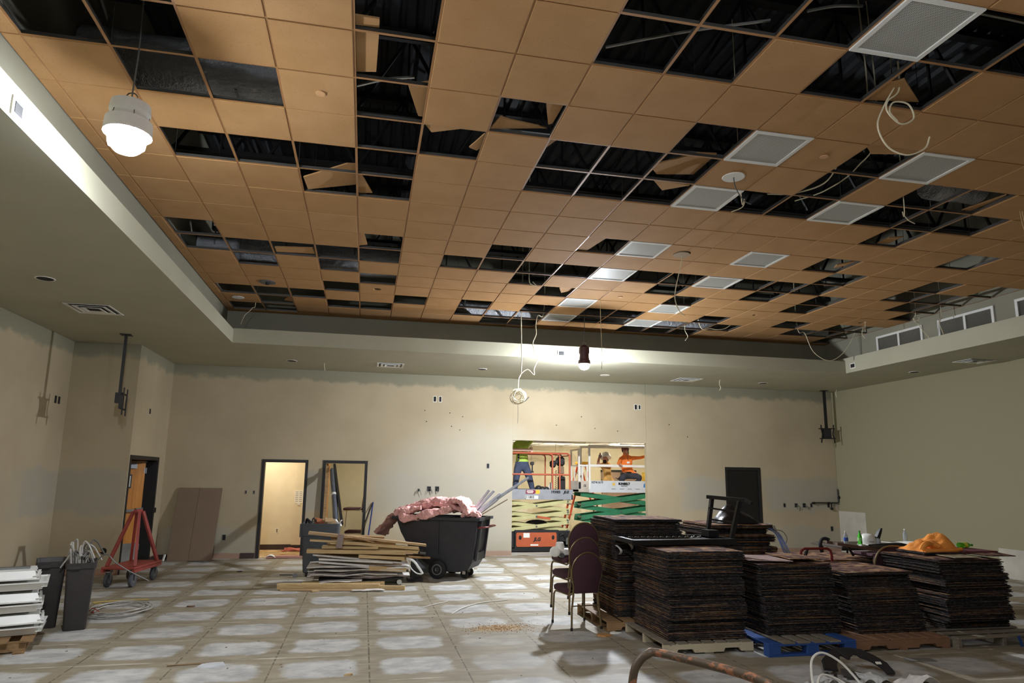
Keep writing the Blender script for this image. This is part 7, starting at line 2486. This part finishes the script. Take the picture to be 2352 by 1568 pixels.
M().tube(spline([(3.92, 5.50, .02), (3.98, 5.56, .10), (4.06, 5.60, .135), (4.18, 5.58, .10), (4.30, 5.52, .02)], 7), .010, 6).out('inner_loop', WHITEP, t, True)
CR = crumpled('grey_film', (150, 152, 150), (206, 206, 202), 8, .3, .7)
for q, (x, y, w_, d_, lab) in enumerate(((4.02, 5.58, .30, .25, 'crumpled grey plastic film inside the white cable loops'), (4.45, 5.62, .35, .25, 'crumpled grey plastic film under the black trim'), (4.85, 5.52, .40, .18, 'white torn sheet at the bottom edge right of the black trim'))):
    m = M().surf(lambda u, v: (x + w_ * u, y + d_ * v, .006 + .09 * abs(math.sin(4 * u + 3 * v + q)) * math.sin(PI * u) * (1 - .4 * v) + .02 * math.sin(13 * u) ** 2 * math.sin(9 * v) ** 2), 12, 8, (0, 0, .003))
    tag(m.out('plastic_film', CR if q < 2 else GYPSUM), lab, 'film')
tag(M().obox((4.55, 5.80, .05), (.24, .12, .02), (.3, .15, -.4)).out('dark_card', mat('dark_card', (64, 62, 58), .8)), 'dark card lying under the black trim', 'card')
tag(M().obox((5.0, 5.62, .03), (.14, .10, .03), (.3, -.2, .6)).out('white_corner_piece', PAPER), 'white folded corner piece at the bottom edge', 'scrap')
tag(M().obox((5.75, 6.35, .004), (.30, .12, .005), (0, 0, -.2)).out('grey_card', mat('grey_card', (110, 108, 102), .8)), 'flat grey card on the floor at the lower right', 'card')

# ------------------------------------------------------------------ small litter on the slab
rr = random.Random(14)
m = M()
for q in range(500):
    a = rr.gauss(0, .22), rr.gauss(0, .12)
    s_ = rr.uniform(.002, .006)
    m.obox((1.72 + a[0] * 1.1, 8.48 + a[1], s_ * .5), (s_ * 2, s_, s_ * .8), (0, 0, rr.uniform(0, 3)))
tag(m.out('sawdust', mat('sawdust', (168, 124, 58), .95, var=.3, vs_=20)), 'patch of brown sawdust on the slab', 'sawdust', None, 'stuff')
m = M()
mt_ = mat('floor_crumb', (140, 128, 108), .9, var=.4, vs_=3)
for q in range(260):
    x, y = rr.uniform(-4.8, 7.0), rr.uniform(6.0, 15.5)
    s_ = rr.uniform(.003, .010)
    m.obox((x, y, s_ * .35), (s_ * 2, s_ * 1.2, s_ * .7), (0, 0, rr.uniform(0, 3)))
tag(m.out('floor_crumbs', mt_), 'scattered crumbs of debris on the slab', 'debris', None, 'stuff')
for lab, pts, rad, mm_ in (('thin white strip on the slab right of the sawdust row', [(1.25, 9.4, .006), (1.45, 9.75, .012), (1.75, 10.1, .008), (2.2, 10.3, .006)], .008, WHITEP),
                           ('second thin white strip on the slab before the tilt truck', [(.9, 9.9, .006), (1.1, 10.1, .01), (1.3, 10.3, .006)], .006, WHITEP),
                           ('long thin stick on the slab at the lower left', [(-1.75, 7.33, .006), (-1.5, 7.36, .006), (-1.3, 7.33, .006)], .007, PALLET)):
    tag(M().tube(spline(pts, 5), rad, 5).out('floor_strip', mm_, None, True), lab, 'strip')
for lab, x, y, s_, mt_ in (('torn grey paper on the slab at the lower left', -1.33, 7.28, .16, mat('pale_grey_scrap', (186, 188, 190), .8)), ('rust brown chunk on the slab near the cable coil', -2.25, 10.4, .07, mat('brown_chunk', (112, 84, 66), .9)),
                           ('orange brown scrap by the foot of the chair stack', 2.86, 7.9, .13, mat('ochre_scrap', (176, 128, 76), .9)), ('white triangular scrap by the chair stack', 3.02, 7.98, .09, WHITEP), ('small dark tool on the slab before the grey bin', -2.2, 13.9, .06, BLACKP),
                           ('yellow wood sliver on the slab', -.05, 6.75, .05, PINE)):
    q = random.Random(int(x * 100))
    n = 7
    pts = [(x + s_ * math.cos(2 * PI * k / n) * q.uniform(.5, 1), y + s_ * .7 * math.sin(2 * PI * k / n) * q.uniform(.5, 1)) for k in range(n)]
    tag(M().loft([[(a, b, .001) for a, b in pts], [(a * .9 + x * .1, b * .9 + y * .1, .012 + .01 * q.random()) for a, b in pts]]).out('floor_scrap', mt_), lab, 'scrap')
